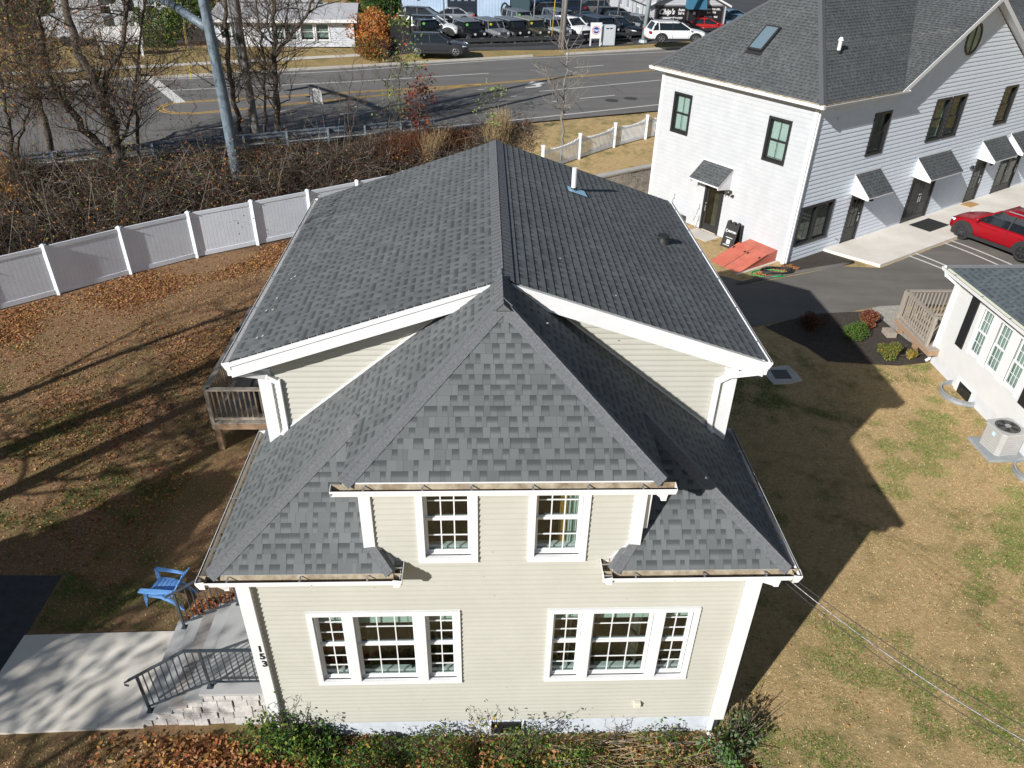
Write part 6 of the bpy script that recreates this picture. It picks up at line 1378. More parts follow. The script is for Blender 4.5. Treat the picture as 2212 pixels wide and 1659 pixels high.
def suv(label,loc,head,pm,L=4.7,Wd=1.88,Hh=1.7,wb=2.8,r=.37,rim=CHROME,name='parked_suv',cat='suv',group='cars parked at the dealer lot',kind='suv',clad_=True,roofm=None,rails=False,det=True,spokes=5):
    t=thing(name,label,cat,loc,R(head),group); t.scale=(1,1,.86 if group else 1); w=Wd/2; F_=L/2; B_=-L/2; fw=wb/2+.05; bw=-wb/2+.05
    S={'suv':dict(belt=.62*Hh,hood=.61*Hh,hx=.20*L,wx=.045*L+.25,rx=-.44*L,tx=-.40*L,bonf=.50*Hh,rear=.60*Hh),'sedan':dict(belt=.63*Hh,hood=.62*Hh,hx=.22*L,wx=.06*L+.2,rx=-.30*L,tx=-.22*L,bonf=.47*Hh,rear=.66*Hh),'van':dict(belt=.6*Hh,hood=.6*Hh,hx=.27*L,wx=.1*L+.3,rx=-.46*L,tx=-.44*L,bonf=.48*Hh,rear=.6*Hh)}[kind]
    zb=.24; be=S['belt']; ho=S['hood']
    def sec(hw,z0,zs,zt,crown=.03): return [(hw*.90,z0),(hw*.985,z0+.16),(hw,z0+(zs-z0)*.55),(hw*.975,zs-.06),(hw*.90,zs),(hw*.5,zt+crown*.7),(0.0001,zt+crown)]
    ST=[(B_+.02,sec(w*.80,zb+.18,be-.12,be-.14)),(B_+.10,sec(w*.93,zb+.06,be-.03,be-.04)),(B_+.35,sec(w*.99,zb,be,be)),(bw,sec(w,zb,be,be)),(-.2,sec(w,zb,be-.01,be-.01)),(S['hx'],sec(w,zb,ho,ho)),(fw,sec(w,zb,ho-.04,ho-.01)),(F_-.45,sec(w*.98,zb,S['bonf']+.05,S['bonf']+.08)),(F_-.16,sec(w*.90,zb+.02,S['bonf']-.04,S['bonf']-.0)),(F_-.02,sec(w*.74,zb+.1,S['bonf']-.16,S['bonf']-.14))]
    m=MB(); loft(m,ST,pm); b=m.build('body',t,smooth=True,bevel=.0); sb=b.modifiers.new('ss','SUBSURF'); sb.levels=1; sb.render_levels=2
    # wheel wells
    for x in (fw,bw):
        for s in (-1,1):
            a=MB(); n=14; R1=r*1.34
            pts=[(x+R1*math.cos(k*math.pi/n),s*(w-.012),r*.98+R1*.98*math.sin(k*math.pi/n)) for k in range(n+1)]+[(x-R1,s*(w-.012),zb-.02),(x+R1,s*(w-.012),zb-.02)]
            a.prism(pts,(0,s*.022,0),PLASTIC if clad_ else pm); a.build('wheel_arch',t)
            if not clad_: a=MB(); pts=[(x+r*1.18*math.cos(k*math.pi/n),s*(w+.004),r*.98+r*1.16*math.sin(k*math.pi/n)) for k in range(n+1)]+[(x-r*1.18,s*(w+.004),zb-.03),(x+r*1.18,s*(w+.004),zb-.03)]; a.prism(pts,(0,s*.012,0),TYRE); a.build('wheel_well',t)
            wheel(t,x,s*(w-.085),r,.23,s,spokes,rim)
    if clad_: [(lambda m: (m.box((bw+r,s*w-.012 if s>0 else s*w-.014,zb-.01),(fw-r,s*w+.014 if s>0 else s*w+.012,zb+.14),PLASTIC),m.build('sill_cladding',t)))(MB()) for s in (-1,1)]
    # greenhouse
    gb=be-.03; ht=Hh-.05; gw0=w*.90; gw1=w*.72
    bx0,bx1=S['rx']-.03,S['hx']+.18; tx0,tx1=S['tx']+.12,S['wx']-.28
    if kind=='sedan': bx0=-.36*L; tx0=-.20*L
    m=MB(); vs=[]
    for (x0,x1,hw,z) in ((bx0,bx1,gw0,gb),((bx0+tx0)/2-.02,(bx1*.42+tx1*.58),(gw0+gw1)/2+.02,(gb+ht)/2+.03),(tx0,tx1,gw1,ht)):
        vs+=[(x0,-hw,z),(x1,-hw*.95,z),(x1,hw*.95,z),(x0,hw,z)]
    fs=[]
    for i in range(2):
        for j in range(4): fs.append([i*4+j,i*4+(j+1)%4,(i+1)*4+(j+1)%4,(i+1)*4+j])
    m.add(vs,fs,CARGLASS); m.build('windows',t)
    m=MB(); g1=gw1+.015; zr_=ht-.015
    loft(m,[(tx0-.06,[(g1*.92,zr_-.02),(g1*.9,zr_+.02),(.0001,zr_+.03)]),(tx0+.25,[(g1,zr_-.03),(g1*.94,zr_+.035),(.0001,zr_+.065)]),(tx1-.3,[(g1,zr_-.03),(g1*.94,zr_+.035),(.0001,zr_+.065)]),(tx1+.05,[(g1*.93,zr_-.03),(g1*.88,zr_+.012),(.0001,zr_+.03)])],roofm or pm); m.build('roof',t,smooth=True)
    # pillars
    mid=lambda a,b,f:a+(b-a)*f
    for s in (-1,1):
        m=MB(); G0=lambda x,z:Vector((x,s*(mid(gw0,gw1,(z-gb)/(ht-gb))+.012+ .02*math.sin(math.pi*(z-gb)/(ht-gb))),z))
        m.bar(Vector((bx1+.02,s*gw0*.96,gb)),Vector((tx1+.04,s*gw1*.965,ht)),.06,.07,pm,up=(0,1,0)); m.build('end_pillar',t); m=MB(); m.bar(Vector((bx0,s*gw0,gb)),Vector((tx0,s*gw1,ht)),.12 if kind!='sedan' else .16,.05,pm,up=(0,1,0)); m.build('end_pillar',t)
        xm_=(bx0+bx1)/2-.05; m=MB(); 
        for x in ((xm_,) if kind=='sedan' else (xm_+.12,bx0+.62)): 
            m.bar(G0(x,gb),G0(x-.02,(gb+ht)/2),.06,.02,PLASTIC if x==xm_+.12 else pm,up=(0,1,0)); m.bar(G0(x-.02,(gb+ht)/2),G0(x-.05,ht),.06,.02,PLASTIC if x==xm_+.12 else pm,up=(0,1,0))
        m.build('door_pillar',t)
        if rails: m=MB(); m.bar((tx0+.15,s*gw1*.93,Hh+.03),(tx1-.25,s*gw1*.93,Hh+.03),.035,.03,METAL); m.build('roof_rail',t)
        m=MB(); c=Vector((S['hx']-.05,s*(w+.10),be+.05)); m.box(c-Vector((.06,.09,.06)),c+Vector((.06,.09,.07)),pm); m.build('mirror',t,bevel=.03)
        if det:
            m=MB(); x0=F_-.40; m.prism([(x0,s*(w*.97),S['bonf']-.02),(x0+.30,s*(w*.80),S['bonf']-.07),(x0+.34,s*(w*.70),S['bonf']-.16),(x0+.05,s*(w*.99),S['bonf']-.12)],(.03,s*.012,.02),LAMPM); m.build('headlight',t)
            m=MB(); m.box((B_+.02,s*w*.93-.12,be-.26),(B_+.22,s*w*.93+.05,be-.06),RED); m.build('tail_light',t,bevel=.02)
            m=MB()
            for x in (S['hx']-.12,xm_+.1,bx0+.72): m.bar((x,s*(w+.001),zb+.2),(x-.02,s*(w*.985+.001),be-.06),.012,.012,PLASTIC)
            for x in (S['hx']-.85,xm_-.6): m.box((x,s*(w*.99),be-.2),(x+.16,s*(w*.99)+s*.02 if s>0 else s*(w*.99)+.0,be-.17),pm) if s>0 else m.box((x,s*(w*.99)-.02,be-.2),(x+.16,s*(w*.99),be-.17),pm)
            m.build('door_trim',t)
    m=MB(); m.box((F_-.06,-w*.52,.42),(F_-.0,w*.52,S['bonf']-.12),PLASTIC); m.box((F_-.05,-.24,.33),(F_+.01,.24,.44),GBOX); m.build('grille',t,bevel=.015)
    return t
def jeep(label,loc,head,pm,rf,sticker=None,four=True,dark_f=True):
    t=thing('parked_off_roader',label,'off road car',loc,R(head),'boxy off road cars in the dealer lot'); t.scale=(1,1,.86); L=4.5 if four else 3.9; w=.80; B_=-L/2; F_=L/2
    m=MB(); hx=F_-1.5; m.prism([(B_+.1,-w,.5),(B_+.05,-w,1.12),(hx,-w,1.14),(hx,-w,.5)],(0,2*w,0),pm); m.build('body',t,bevel=.04)
    m=MB(); m.add([(hx,-.74,1.13),(F_-.25,-.60,1.02),(F_-.25,.60,1.02),(hx,.74,1.13),(hx,-.74,.6),(F_-.25,-.60,.6),(F_-.25,.60,.6),(hx,.74,.6)],[[0,1,2,3],[1,5,6,2],[0,4,5,1],[3,2,6,7]],pm); m.build('hood',t,bevel=.03)
    fx_=F_-.62; bx_=B_+.72
    for x in (fx_,bx_):
        for s in (-1,1):
            a=MB(); a.prism([(x-.58,s*.78,.62),(x-.36,s*.78,.90),(x+.38,s*.78,.90),(x+.56,s*.78,.74),(x+.52,s*.78,.70),(x+.34,s*.78,.84),(x-.33,s*.78,.84),(x-.52,s*.78,.60)],(0,s*.2,0),PLASTIC if dark_f else pm); a.build('fender',t); wheel(t,x,s*.80,.40,.26,s,5)
    # hard top
    gx0,gx1=B_+.06,hx-.12
    m=MB(); vs=[(gx0,-.76,1.12),(gx1+.12,-.76,1.12),(gx1+.12,.76,1.12),(gx0,.76,1.12),(gx0+.08,-.66,1.72),(gx1-.1,-.66,1.72),(gx1-.1,.66,1.72),(gx0+.08,.66,1.72)]; m.add(vs,[[0,1,5,4],[1,2,6,5],[2,3,7,6],[3,0,4,7]],CARGLASS); m.build('windows',t)
    m=MB(); m.box((gx0-.0,-.71,1.70),(gx1+.0,.71,1.80),rf); m.build('roof',t,bevel=.035)
    n=3 if four else 2
    for s in (-1,1):
        for k in range(n+1):
            m=MB(); f=k/n; x0=gx0+(gx1+.12-gx0)*f; x1=gx0+.08+(gx1-.1-gx0-.08)*f; m.bar((x0,s*.765,1.12),(x1,s*.67,1.71),.09 if k else .16,.04,pm if k else rf,up=(0,1,0)); m.build('pillar',t)
        m=MB(); m.cyl((F_-.26,s*.42,.86),.11,.05,LAMPM,axis='x',n=14); m.build('headlight',t)
        m=MB(); m.box((hx-.15,s*.9-.08,1.14),(hx-.02,s*.9+.08,1.3),PLASTIC); m.build('mirror',t)
    m=MB(); m.box((F_-.27,-.58,.58),(F_-.22,.58,1.02),pm)
    for k in range(7): m.box((F_-.222,-.27+k*.085,.68),(F_-.21,-.23+k*.085,.96),BLACK)
    m.build('grille',t); m=MB(); m.box((F_-.12,-.82,.42),(F_+.08,.82,.60),PLASTIC); m.box((F_+.08,-.2,.44),(F_+.1,.2,.56),GBOX); m.build('front_bumper',t,bevel=.02)
    m=MB(); m.cyl((B_-.18,0,1.0),.37,.2,TYRE,axis='x',n=20); m.build('spare_wheel',t)
    if sticker: m=MB(); m.cyl((gx1+.02,-.48,1.5),.12,.02,sticker,axis='x',n=12); m.build('price_sticker',t)
    return t
ST_Y=mat('yellow_sticker',(.75,.65,.05),.5); ST_G=mat('green_sticker',(.25,.75,.15),.5)
P_BK=paint('black',(.012,.013,.015)); P_SI=paint('silver',(.42,.44,.47),.6); P_OL=paint('olive',(.085,.08,.055)); P_GR=paint('pale_grey',(.38,.44,.46)); P_WH=paint('white',(.78,.79,.80),0); P_NV=paint('navy',(.02,.035,.07)); P_DG=paint('dark_grey',(.055,.06,.068),.5); P_MG=paint('mid_grey',(.20,.19,.18),.5); P_BL=paint('light_blue',(.16,.30,.42),.4); P_RD=paint('red',(.36,.004,.012),.35); P_CR=paint('bright_red',(.42,.02,.02),.2); P_BR=paint('brown_grey',(.16,.145,.13),.5)
RF_G=mat('jeep_roof_grey',(.13,.15,.18),.5)
def cpos(u,v,head,back,zo=0):
    p=GT(u,v); a=R(head); return (p.x-math.cos(a)*back,p.y-math.sin(a)*back,p.z+.03)
HD=-63
jeep('black two door off roader, leftmost of the front row',cpos(1040,97,HD,2.0),HD,P_BK,RF_G,ST_G,False)
jeep('silver off roader with a yellow sticker in the front row',cpos(1090,95,HD,2.2),HD,P_SI,RF_G,ST_Y,dark_f=False)
jeep('black four door off roader with no sticker in the front row',cpos(1135,93,HD,2.2),HD,P_BK,RF_G,None)
jeep('olive off roader with a yellow sticker in the front row',cpos(1178,92,HD,2.2),HD,P_OL,mat('jeep_roof_olive',(.20,.21,.19),.5),ST_Y)
jeep('pale grey blue off roader beside the thick wooden pole',cpos(1224,90,HD,2.2),HD,P_GR,RF_G,None)
jeep('grey roofed off roader with a green sticker in the second row',cpos(1150,72,HD,2.2),HD,P_GR,RF_G,ST_G)
jeep('dark off roader in the second row behind the white suv',cpos(1240,70,HD,2.2),HD,P_NV,RF_G,None)
jeep('navy off roader directly behind the white cabinet',cpos(1328,86,HD,2.2),HD,P_NV,mat('jeep_roof_navy',(.04,.06,.09),.5),None)
jeep('dark off roader behind the dark grey suv on the verge',cpos(945,94,HD,2.2),HD,P_BK,P_NV,ST_G)
suv('dark grey suv parked on the grass verge, side on to the road',tuple((G(903,120,2.5)+G(982,122,2.5))/2+np.array([0,.8,.02])),0,P_DG,4.75,1.92,1.72,2.85,.37,kind='suv')
suv('white suv with black windows parked just left of the dealer sign',cpos(1268,84,-60,2.3),-60,P_WH,4.4,1.85,1.68,2.6,.36,rim=PLASTIC)
suv('black suv with a green price on its windscreen',cpos(1385,84,-42,2.4),-42,P_BK,4.7,1.9,1.7,2.75,.37,rails=True)
suv('pale silver blue suv partly behind the lamp pole',cpos(1425,78,-55,2.4),-55,P_SI,4.6,1.86,1.68)
suv('white suv side on near the lamp pole, with black lower trim',tuple((G(1425,93,2.85)+G(1496,92,2.85))/2+np.array([0,.8,.0])),4,P_WH,5.0,1.98,1.78,2.87,.39,rails=True)
suv('black low car behind the side on white suv',cpos(1490,76,-25,1.0),-25,P_BK,4.5,1.82,1.4,2.7,.34,kind='sedan',name='parked_car',cat='car',clad_=False)
suv('bright red coupe in front of the dealer office',cpos(1530,69,-8,.3),-8,P_CR,4.4,1.8,1.38,2.6,.34,kind='sedan',name='parked_car',cat='car',clad_=False)
suv('blue sedan at the right end of the dealer office',cpos(1580,50,20,0),20,P_BL,4.5,1.8,1.42,2.7,.33,kind='sedan',name='parked_car',cat='car',clad_=False)
suv('second blue sedan further right, cut off by the dark roof',cpos(1600,62,20,0),20,P_BL,4.5,1.8,1.42,2.7,.33,kind='sedan',name='parked_car',cat='car',clad_=False)
suv('white suv with a black roof, behind the dark suv on the verge',cpos(945,78,-10,.4),-10,P_WH,4.8,1.95,1.78,2.9,.42,rim=PLASTIC,roofm=P_BK)
suv('black suv at the left end of the lot, by the workshop',cpos(925,56,-12,.3),-12,P_BK,4.8,1.95,1.78,2.9,.4)
suv('silver sedan parked against the blue metal workshop',cpos(968,47,180,.2),180,P_SI,4.7,1.82,1.42,2.8,.34,kind='sedan',name='parked_car',cat='car',clad_=False)
suv('large black suv with a pale windscreen at the back of the lot',cpos(1165,45,196,.3),196,P_BK,4.8,1.95,1.8,2.85,.38)
suv('navy truck like suv right behind the large black suv',cpos(1205,36,200,.2),200,P_NV,5.0,1.95,1.75)
suv('light blue suv at the very top of the lot',cpos(1190,18,190,.1),190,P_BL,4.6,1.85,1.65)
suv('mid grey suv side on at the back right of the lot',cpos(1270,32,184,0),184,P_MG,4.6,1.88,1.66,2.7,.37)
suv('brown grey suv seen from behind at the top of the lot',cpos(1236,16,110,0),110,P_BR,4.6,1.88,1.7)
suv('dark blue sedan between the steel posts',cpos(1275,58,10,0),10,P_NV,4.5,1.8,1.42,kind='sedan',name='parked_car',cat='car',clad_=False)
suv('black suv with a white paper in its window beside the dealer office',cpos(1332,52,12,0),12,P_BK,4.7,1.88,1.66)
suv('dark suv low behind the black suv with the green price',cpos(1350,62,-15,0),-15,P_DG,4.6,1.85,1.6)
# red suv near
pw=G(2078,515,.28); pr_=G(2207,562,.28); hd=math.degrees(math.atan2(pw[1]-pr_[1],pw[0]-pr_[0])); c=(pw+pr_)/2; nn_=Vector((-math.sin(R(hd)),math.cos(R(hd)),0))
c=Vector(c)-nn_*.80
suv('shiny dark red suv parked at the pavement of the white building',(c.x-.03*0,c.y,Z(c.x,c.y)+.02),hd,P_RD,4.46,1.86,1.66,2.67,.37,rim=mat('dark_alloy',(.10,.10,.11),.25,metal=.9),rails=True,group=None)
# ================================================================= BARE TREES BETWEEN FENCE AND ROAD
def P3(pts,base_uv,zg=None):
    b=GT(*base_uv); return [tuple(b)]+[tuple(atY(u,v,b.y+dy)) for u,v,dy in pts], b
def rtree(seed,label,base,lines,nb,L,r,lev,leaf=None,leafn=0,leafsize=.09,lw=None,bark=BARK,tw=TWIG,group='bare trees on the bank behind the white fence',name='bare_tree',t0=.2,jit=.3,tb=.2,kids=4,vines=0,**k):
    T=Tree(seed); b=None
    for i,(pts,r0,r1) in enumerate(lines):
        P,bb=P3(pts,base) if i==0 or pts[0][0] is not None else (None,None)
        if b is None: b=bb
        Q=bend(P,4,seed+i,.05); Q[0]=np.array(Q[0])-np.array([0,0,.15]); T.limb(Q,r0,r1); T.along(Q,int(nb*(1 if i==0 else .6)),L,r,lev,t0=t0,kids=kids,**k)
    if vines:
        rg=T.rg; allp=[p for P,_,_ in T.big for p in P if p[2]>b.z+2.5]
        for _ in range(vines):
            p=np.array(allp[rg.integers(0,len(allp))])+rg.normal(size=3)*.5; q=p.copy(); 
            n=rg.integers(4,9)
            for j in range(n):
                q2=q+np.array([rg.normal()*.18,rg.normal()*.18,-rg.uniform(.25,.6)]); 
                if q2[2]<b.z-.5: break
                T.tw.append((q,q2,.007)); q=q2
    return T.build(name,label,'tree',tuple(b),bark,tw,leaf,group,leafn,leafsize,lw,jit)
YL=[LO,LB[3],LB[2],LG[2],LB[1],LB[2]]
rtree(1,'leaning dark trunk tree at the far left of the bank','' or (117,352),[([(98,270,0),(78,205,.2),(45,140,.4),(15,50,.6),(5,-60,.8)],.17,.09),([(98,270,0),(82,215,0),(60,170,1),(70,100,1.4),(85,-30,1.6)],.1,.04)],24,2.4,.03,3,YL,1700,.10,vines=40)
rtree(2,'leaning dark trunk tree, second from the left, bent toward the road','' or (246,366),[([(232,330,0),(190,288,.1),(150,235,.2),(112,180,.4),(92,95,.6),(80,-40,.8)],.18,.09)],27,2.6,.03,3,YL,1300,.10,vines=50)
rtree(3,'thick forked dark tree hung with vines in the middle of the left tangle','' or (258,378),[([(247,310,0),(234,255,0),(216,205,.1),(192,150,.3),(168,110,.4),(142,17,.5),(135,-60,.5)],.24,.12),([(247,310,0),(255,260,.3),(228,225,.5),(232,150,.8),(265,100,1.),(276,0,1.2),(280,-60,1.2)],.16,.07),([(250,325,0),(275,280,.6),(290,230,1),(300,150,1.2)],.09,.03)],32,2.6,.034,3,YL,1200,.09,vines=70)
rtree(4,'slim dark tree just right of the thick forked tree','' or (300,345),[([(296,270,0),(290,200,.2),(300,110,.4),(318,-20,.6)],.08,.04)],20,2.0,.024,3,YL,350,.1,vines=22)
rtree(5,'tall bare tree just right of the blue grey signal pole','' or (519,300),[([(512,240,0),(497,170,.1),(493,90,.3),(486,0,.4),(484,-60,.5)],.13,.08)],26,2.6,.03,3,None,0,group='bare trees beside the signal pole')
rtree(6,'bare tree with upswept limbs right of the wooden utility pole','' or (597,312),[([(598,250,0),(596,170,0),(591,125,.1),(594,80,.2),(590,0,.3),(588,-50,.3)],.15,.07),([(598,250,0),(596,180,0),(592,125,.1),(625,85,.5),(668,20,.8),(690,-40,1)],.12,.05)],30,2.6,.032,3,None,0,group='bare trees beside the signal pole')
rtree(7,'thin bare tree between the two poles','' or (545,308),[([(540,230,0),(533,140,.2),(520,40,.4),(515,-40,.4)],.07,.03)],18,2.,.025,3,None,0,group='bare trees beside the signal pole')
rtree(8,'thin dark stemmed bare tree left of the upswept tree','' or (574,312),[([(572,240,0),(572,130,.2),(560,60,.4),(556,-40,.4)],.07,.03)],18,2.,.025,3,None,0,group='bare trees beside the signal pole')
rtree(9,'bushy bare tree at the very left edge of the bank','' or (35,395),[([(25,300,0),(10,220,.3),(-5,120,.5)],.12,.05),([(40,300,0),(60,250,.3),(70,180,.8)],.07,.03)],28,2.2,.028,3,YL,1800,.11,vines=44)
# saplings in the scrub
rtree(10,'thin multi stemmed bare sapling in the scrub left of the red leafed one','' or (755,318),[([(752,240,0),(758,180,0),(765,130,0)],.03,.012),([(745,260,0),(735,210,0),(722,170,0)],.025,.01),([(765,250,0),(778,200,0),(788,150,0)],.025,.01)],12,.9,.012,2,None,0,group='saplings in the scrub by the guardrail',name='bare_sapling')
rtree(11,'bare sapling with a few leaves just left of the red leafed one','' or (845,322),[([(843,250,0),(838,190,0),(846,120,0)],.03,.012),([(850,250,0),(862,200,0),(880,170,0)],.02,.01)],16,1.0,.014,2,[LG[2],LPG],120,.12,group='saplings in the scrub by the guardrail',name='bare_sapling')
rtree(12,'sapling with dark red leaves at the guardrail','' or (905,325),[([(905,260,0),(908,210,0),(918,165,0)],.035,.012),([(900,270,0),(893,230,0),(900,200,0)],.02,.01)],20,.8,.014,2,[LR_,leafmat('leaf_maroon',(.10,.03,.03)),LB[1]],420,.17,jit=.12,group='saplings in the scrub by the guardrail',name='red_sapling')
rtree(13,'light green leafed tall weed right of the red sapling','' or (1075,320),[([(1068,270,0),(1058,235,0),(1050,200,0)],.02,.008)],10,.7,.01,1,[LPG,LG[2]],160,.13,jit=.15,group='saplings in the scrub by the guardrail',name='leafy_sapling')
rtree(14,'thin sapling with pale green leaves in front of the dark suv','' or (870,300),[([(862,200,0),(868,130,0),(872,70,0)],.025,.01)],12,.9,.01,2,[LPG,LG[2]],260,.16,jit=.2,group='saplings in the scrub by the guardrail',name='leafy_sapling')
# young tree by the picket fence
yb=F_ if 0 else ((2050+232/4.147)/1.736,(350+1080/4.147)/1.736)
rtree(15,'young bare grey tree in front of the picket fence','' or yb,[([(1214,300,0),(1216,240,0),(1217,200,.1),(1224,140,.1),(1228,85,.1)],.065,.022),([(1214,300,0),(1214,262,0),(1213,235,-.1),(1195,205,-.5),(1180,160,-.8)],.032,.014)],15,1.5,.019,1,None,0,bark=BARKG,tw=TWIGP,group=None,name='young_tree',t0=.42,wob=.18,upw=.08)
# undergrowth: tangle of stems and dead leaves
def nfence(x): return 21.7+np.clip(x+15.5,-30,12)*.335
rg=np.random.default_rng(77)
def bank_pts(n,xlo=-27,xhi=2.3,nhi=30.9):
    out=[]
    while len(out)<n:
        x=rg.uniform(xlo,xhi,n*2); y=rg.uniform(14,40,n*2); nn=-x*S22+y*C22; ok=(nn>nfence(x)+.35)&(nn<nhi); out+=list(zip(x[ok],y[ok]))
    P=np.array(out[:n]); return P
def dens(P): # clumpiness field
    x,y=P[:,0],P[:,1]; return .5+.5*np.sin(x*1.3+np.sin(y*.9)*2)*np.sin(y*1.7+np.sin(x*.7)*2)
P=bank_pts(30000); hz_=H(P[:,0],P[:,1]); nn=-P[:,0]*S22+P[:,1]*C22; hmax=(.5+1.2*dens(P))*np.clip((31.5-nn)/3,.35,1)*(.22+.78*ss(nn-nfence(P[:,0]),.8,4.5))
z0=hz_+rg.uniform(0,.6,len(P))*hmax; A=np.stack([P[:,0],P[:,1],z0],1); d=rg.normal(size=A.shape); d[:,2]=np.abs(d[:,2])*.8+.1; d/=np.linalg.norm(d,axis=1)[:,None]; B=A+d*rg.uniform(.3,1.2,(len(P),1))*np.clip(hmax,.3,2)[:,None]
o=twigs('undergrowth_stems',A,B,rg.uniform(.004,.013,len(A)),[TWIG,TWIGP,BARK],rg,w=[.6,.1,.3]); tag(o,'tangle of dark dead stems covering the bank behind the white fence','undergrowth',kind='stuff')
P=bank_pts(46000); hz_=H(P[:,0],P[:,1]); nn=-P[:,0]*S22+P[:,1]*C22; hmax=(.4+1.05*dens(P))*np.clip((31.5-nn)/3,.3,1)*(.22+.78*ss(nn-nfence(P[:,0]),.8,4.5)); C=np.stack([P[:,0],P[:,1],hz_+rg.uniform(0,1,len(P))**1.3*hmax],1)
mi_w=np.array([.36,.34,.15,.04,.08,.03]); mats_=[LB[2],leafmat('leaf_black_brown',(.035,.02,.012)),LB[1],LB[0],LG[1],LB[3]]
o=leaves('undergrowth_leaves',C,.10,mats_,rg,None,mi_w); tag(o,'dark brown dead leaves through the bramble on the bank','dead leaves',kind='stuff')
# orange patch at far left and rusty patch at right end
def patch(label,cat,uvs,n,mats,size,hh,seed,w=None,sticks=0,smat=TWIG,name='bramble_patch',up=0.):
    rg=np.random.default_rng(seed); p=np.array([tuple(GT(*q)) for q in uvs]); 
    lam=rg.dirichlet(np.ones(len(p))*.7,n); C=lam@p; C[:,2]=H(C[:,0],C[:,1])+rg.uniform(0,1,n)**1.4*hh*(.5+.5*np.sin(C[:,0]*2.1)*np.sin(C[:,1]*1.7))+.02
    o=leaves(name,C,size,mats,rg,None,w,up); tag(o,label,cat,kind='stuff')
    if sticks:
        lam=rg.dirichlet(np.ones(len(p))*.8,sticks); A=lam@p; A[:,2]=H(A[:,0],A[:,1]); B=A+np.stack([rg.normal(size=sticks)*.25,rg.normal(size=sticks)*.25,rg.uniform(.4,1,sticks)*hh*1.2],1)
        twigs(name+'_stems',A,B,.008,[smat],rg,o)
    return o
patch('orange and yellow leaved bramble at the far left behind the fence','bramble',[(0,440),(0,370),(60,375),(120,395),(90,455),(30,470)],5200,[LO,LB[3],LB[1],LG[2]],.11,1.7,5,[.35,.3,.2,.15],300)
patch('rusty red dry bramble and grass left of the main roof ridge','bramble',[(760,350),(830,330),(930,300),(1030,300),(1060,330),(950,345),(800,362)],9000,[leafmat('leaf_brick',(.20,.06,.03)),LB[1],LB[2],LB[0]],.075,1.0,6,[.35,.25,.25,.15],900,leafmat('rust_stems',(.20,.08,.04),trans=0))
patch('pale straw coloured tall grass clump near the main roof ridge','dry grass',[(905,350),(950,320),(975,330),(930,360)],500,[STRAW,LB[0]],.06,1.2,7,None,420,STRAW,'tall_grass')
patch('brown weeds at the road edge beyond the main roof ridge','weeds',[(1030,320),(1080,270),(1105,275),(1110,330),(1060,345)],2600,[LB[2],LG[1],LG[0],LB[0]],.08,1.1,8,None,500,STRAW,'tall_weeds')
# ================================================================= TREES LEFT OF THE FRAME (cast the shadows on the garden)
def shade_tree(seed,label,x,y,h,r,nb,leafn,L=3.2,lev=3,lw=.14,t0=.3):
    T=Tree(seed); P=bend([(x,y,-.1),(x+.1,y,h*.35),(x-.15,y+.1,h*.7),(x,y,h)],3,seed,.08); T.limb(P,r,r*.3); T.along(P,nb,L,.05,lev,t0=t0); return T.build('garden_tree',label,'tree',(x,y,0),BARK,TWIG,[LB[1],LB[3],LG[2]],'garden trees left of the walk',leafn,lw,None,.4)
sx_,sy_=math.cos(R(AZ))/math.tan(R(EL)),math.sin(R(AZ))/math.tan(R(EL))
def under(gx_,gy_,h): return (gx_-sx_*h,gy_-sy_*h)
for i,(x,y,tot,lab,nb,lf,r) in enumerate(((-18.6,2.0,12,'tall half bare tree at the left, nearest the fence',30,1900,.32),(-17.9,.4,12,'tall half bare tree at the left, middle of three',30,1900,.30),(-16.6,-1.2,13,'tall half bare tree at the left, the front one',30,2200,.28),(-21.0,3.2,13,'slender tree far out at the left',18,500,.2))):
    shade_tree(60+i,lab,x,y,tot,r,nb,lf,L=2.6,t0=.35)
x,y=under(-9.4,1.5,7.5); shade_tree(70,'leafy tree beside the front walk, outside the left edge',x,y,9.5,.16,22,900,1.7,2,.2,.55)
x,y=under(-8.6,-1.2,6.5); shade_tree(73,'second leafy tree beside the front walk, nearer the street',x,y,8.5,.16,20,900,1.6,2,.2,.5)
rg=np.random.default_rng(8); d=rg.normal(size=(9000,3)); d/=np.linalg.norm(d,axis=1)[:,None]
def egs(label,gx_,gy_,h,a,b,n):
    x,y=under(gx_,gy_,h); T_=thing('evergreen_shrub',label,'shrub',(x,y,0)); C=d[:n]*np.array([a,a,b])*rg.uniform(.4,1,(n,1))**.4+np.array([0,0,h]); leaves('foliage',C,.26,[LDG,LG[1]],rg,T_); m=MB(); m.tube([(0,0,-.1),(0,0,h)],.16,BARK,8); m.build('trunk',T_)
egs('dense round evergreen shading the dark drive at the left',-11.2,2.3,3.6,2.0,2.4,8000); egs('second dense evergreen shading the lawn by the blue chair',-8.9,4.1,5.5,1.05,1.3,3600); egs('third evergreen further back along the left drive',-8.3,5.6,5.2,1.0,1.2,2200)
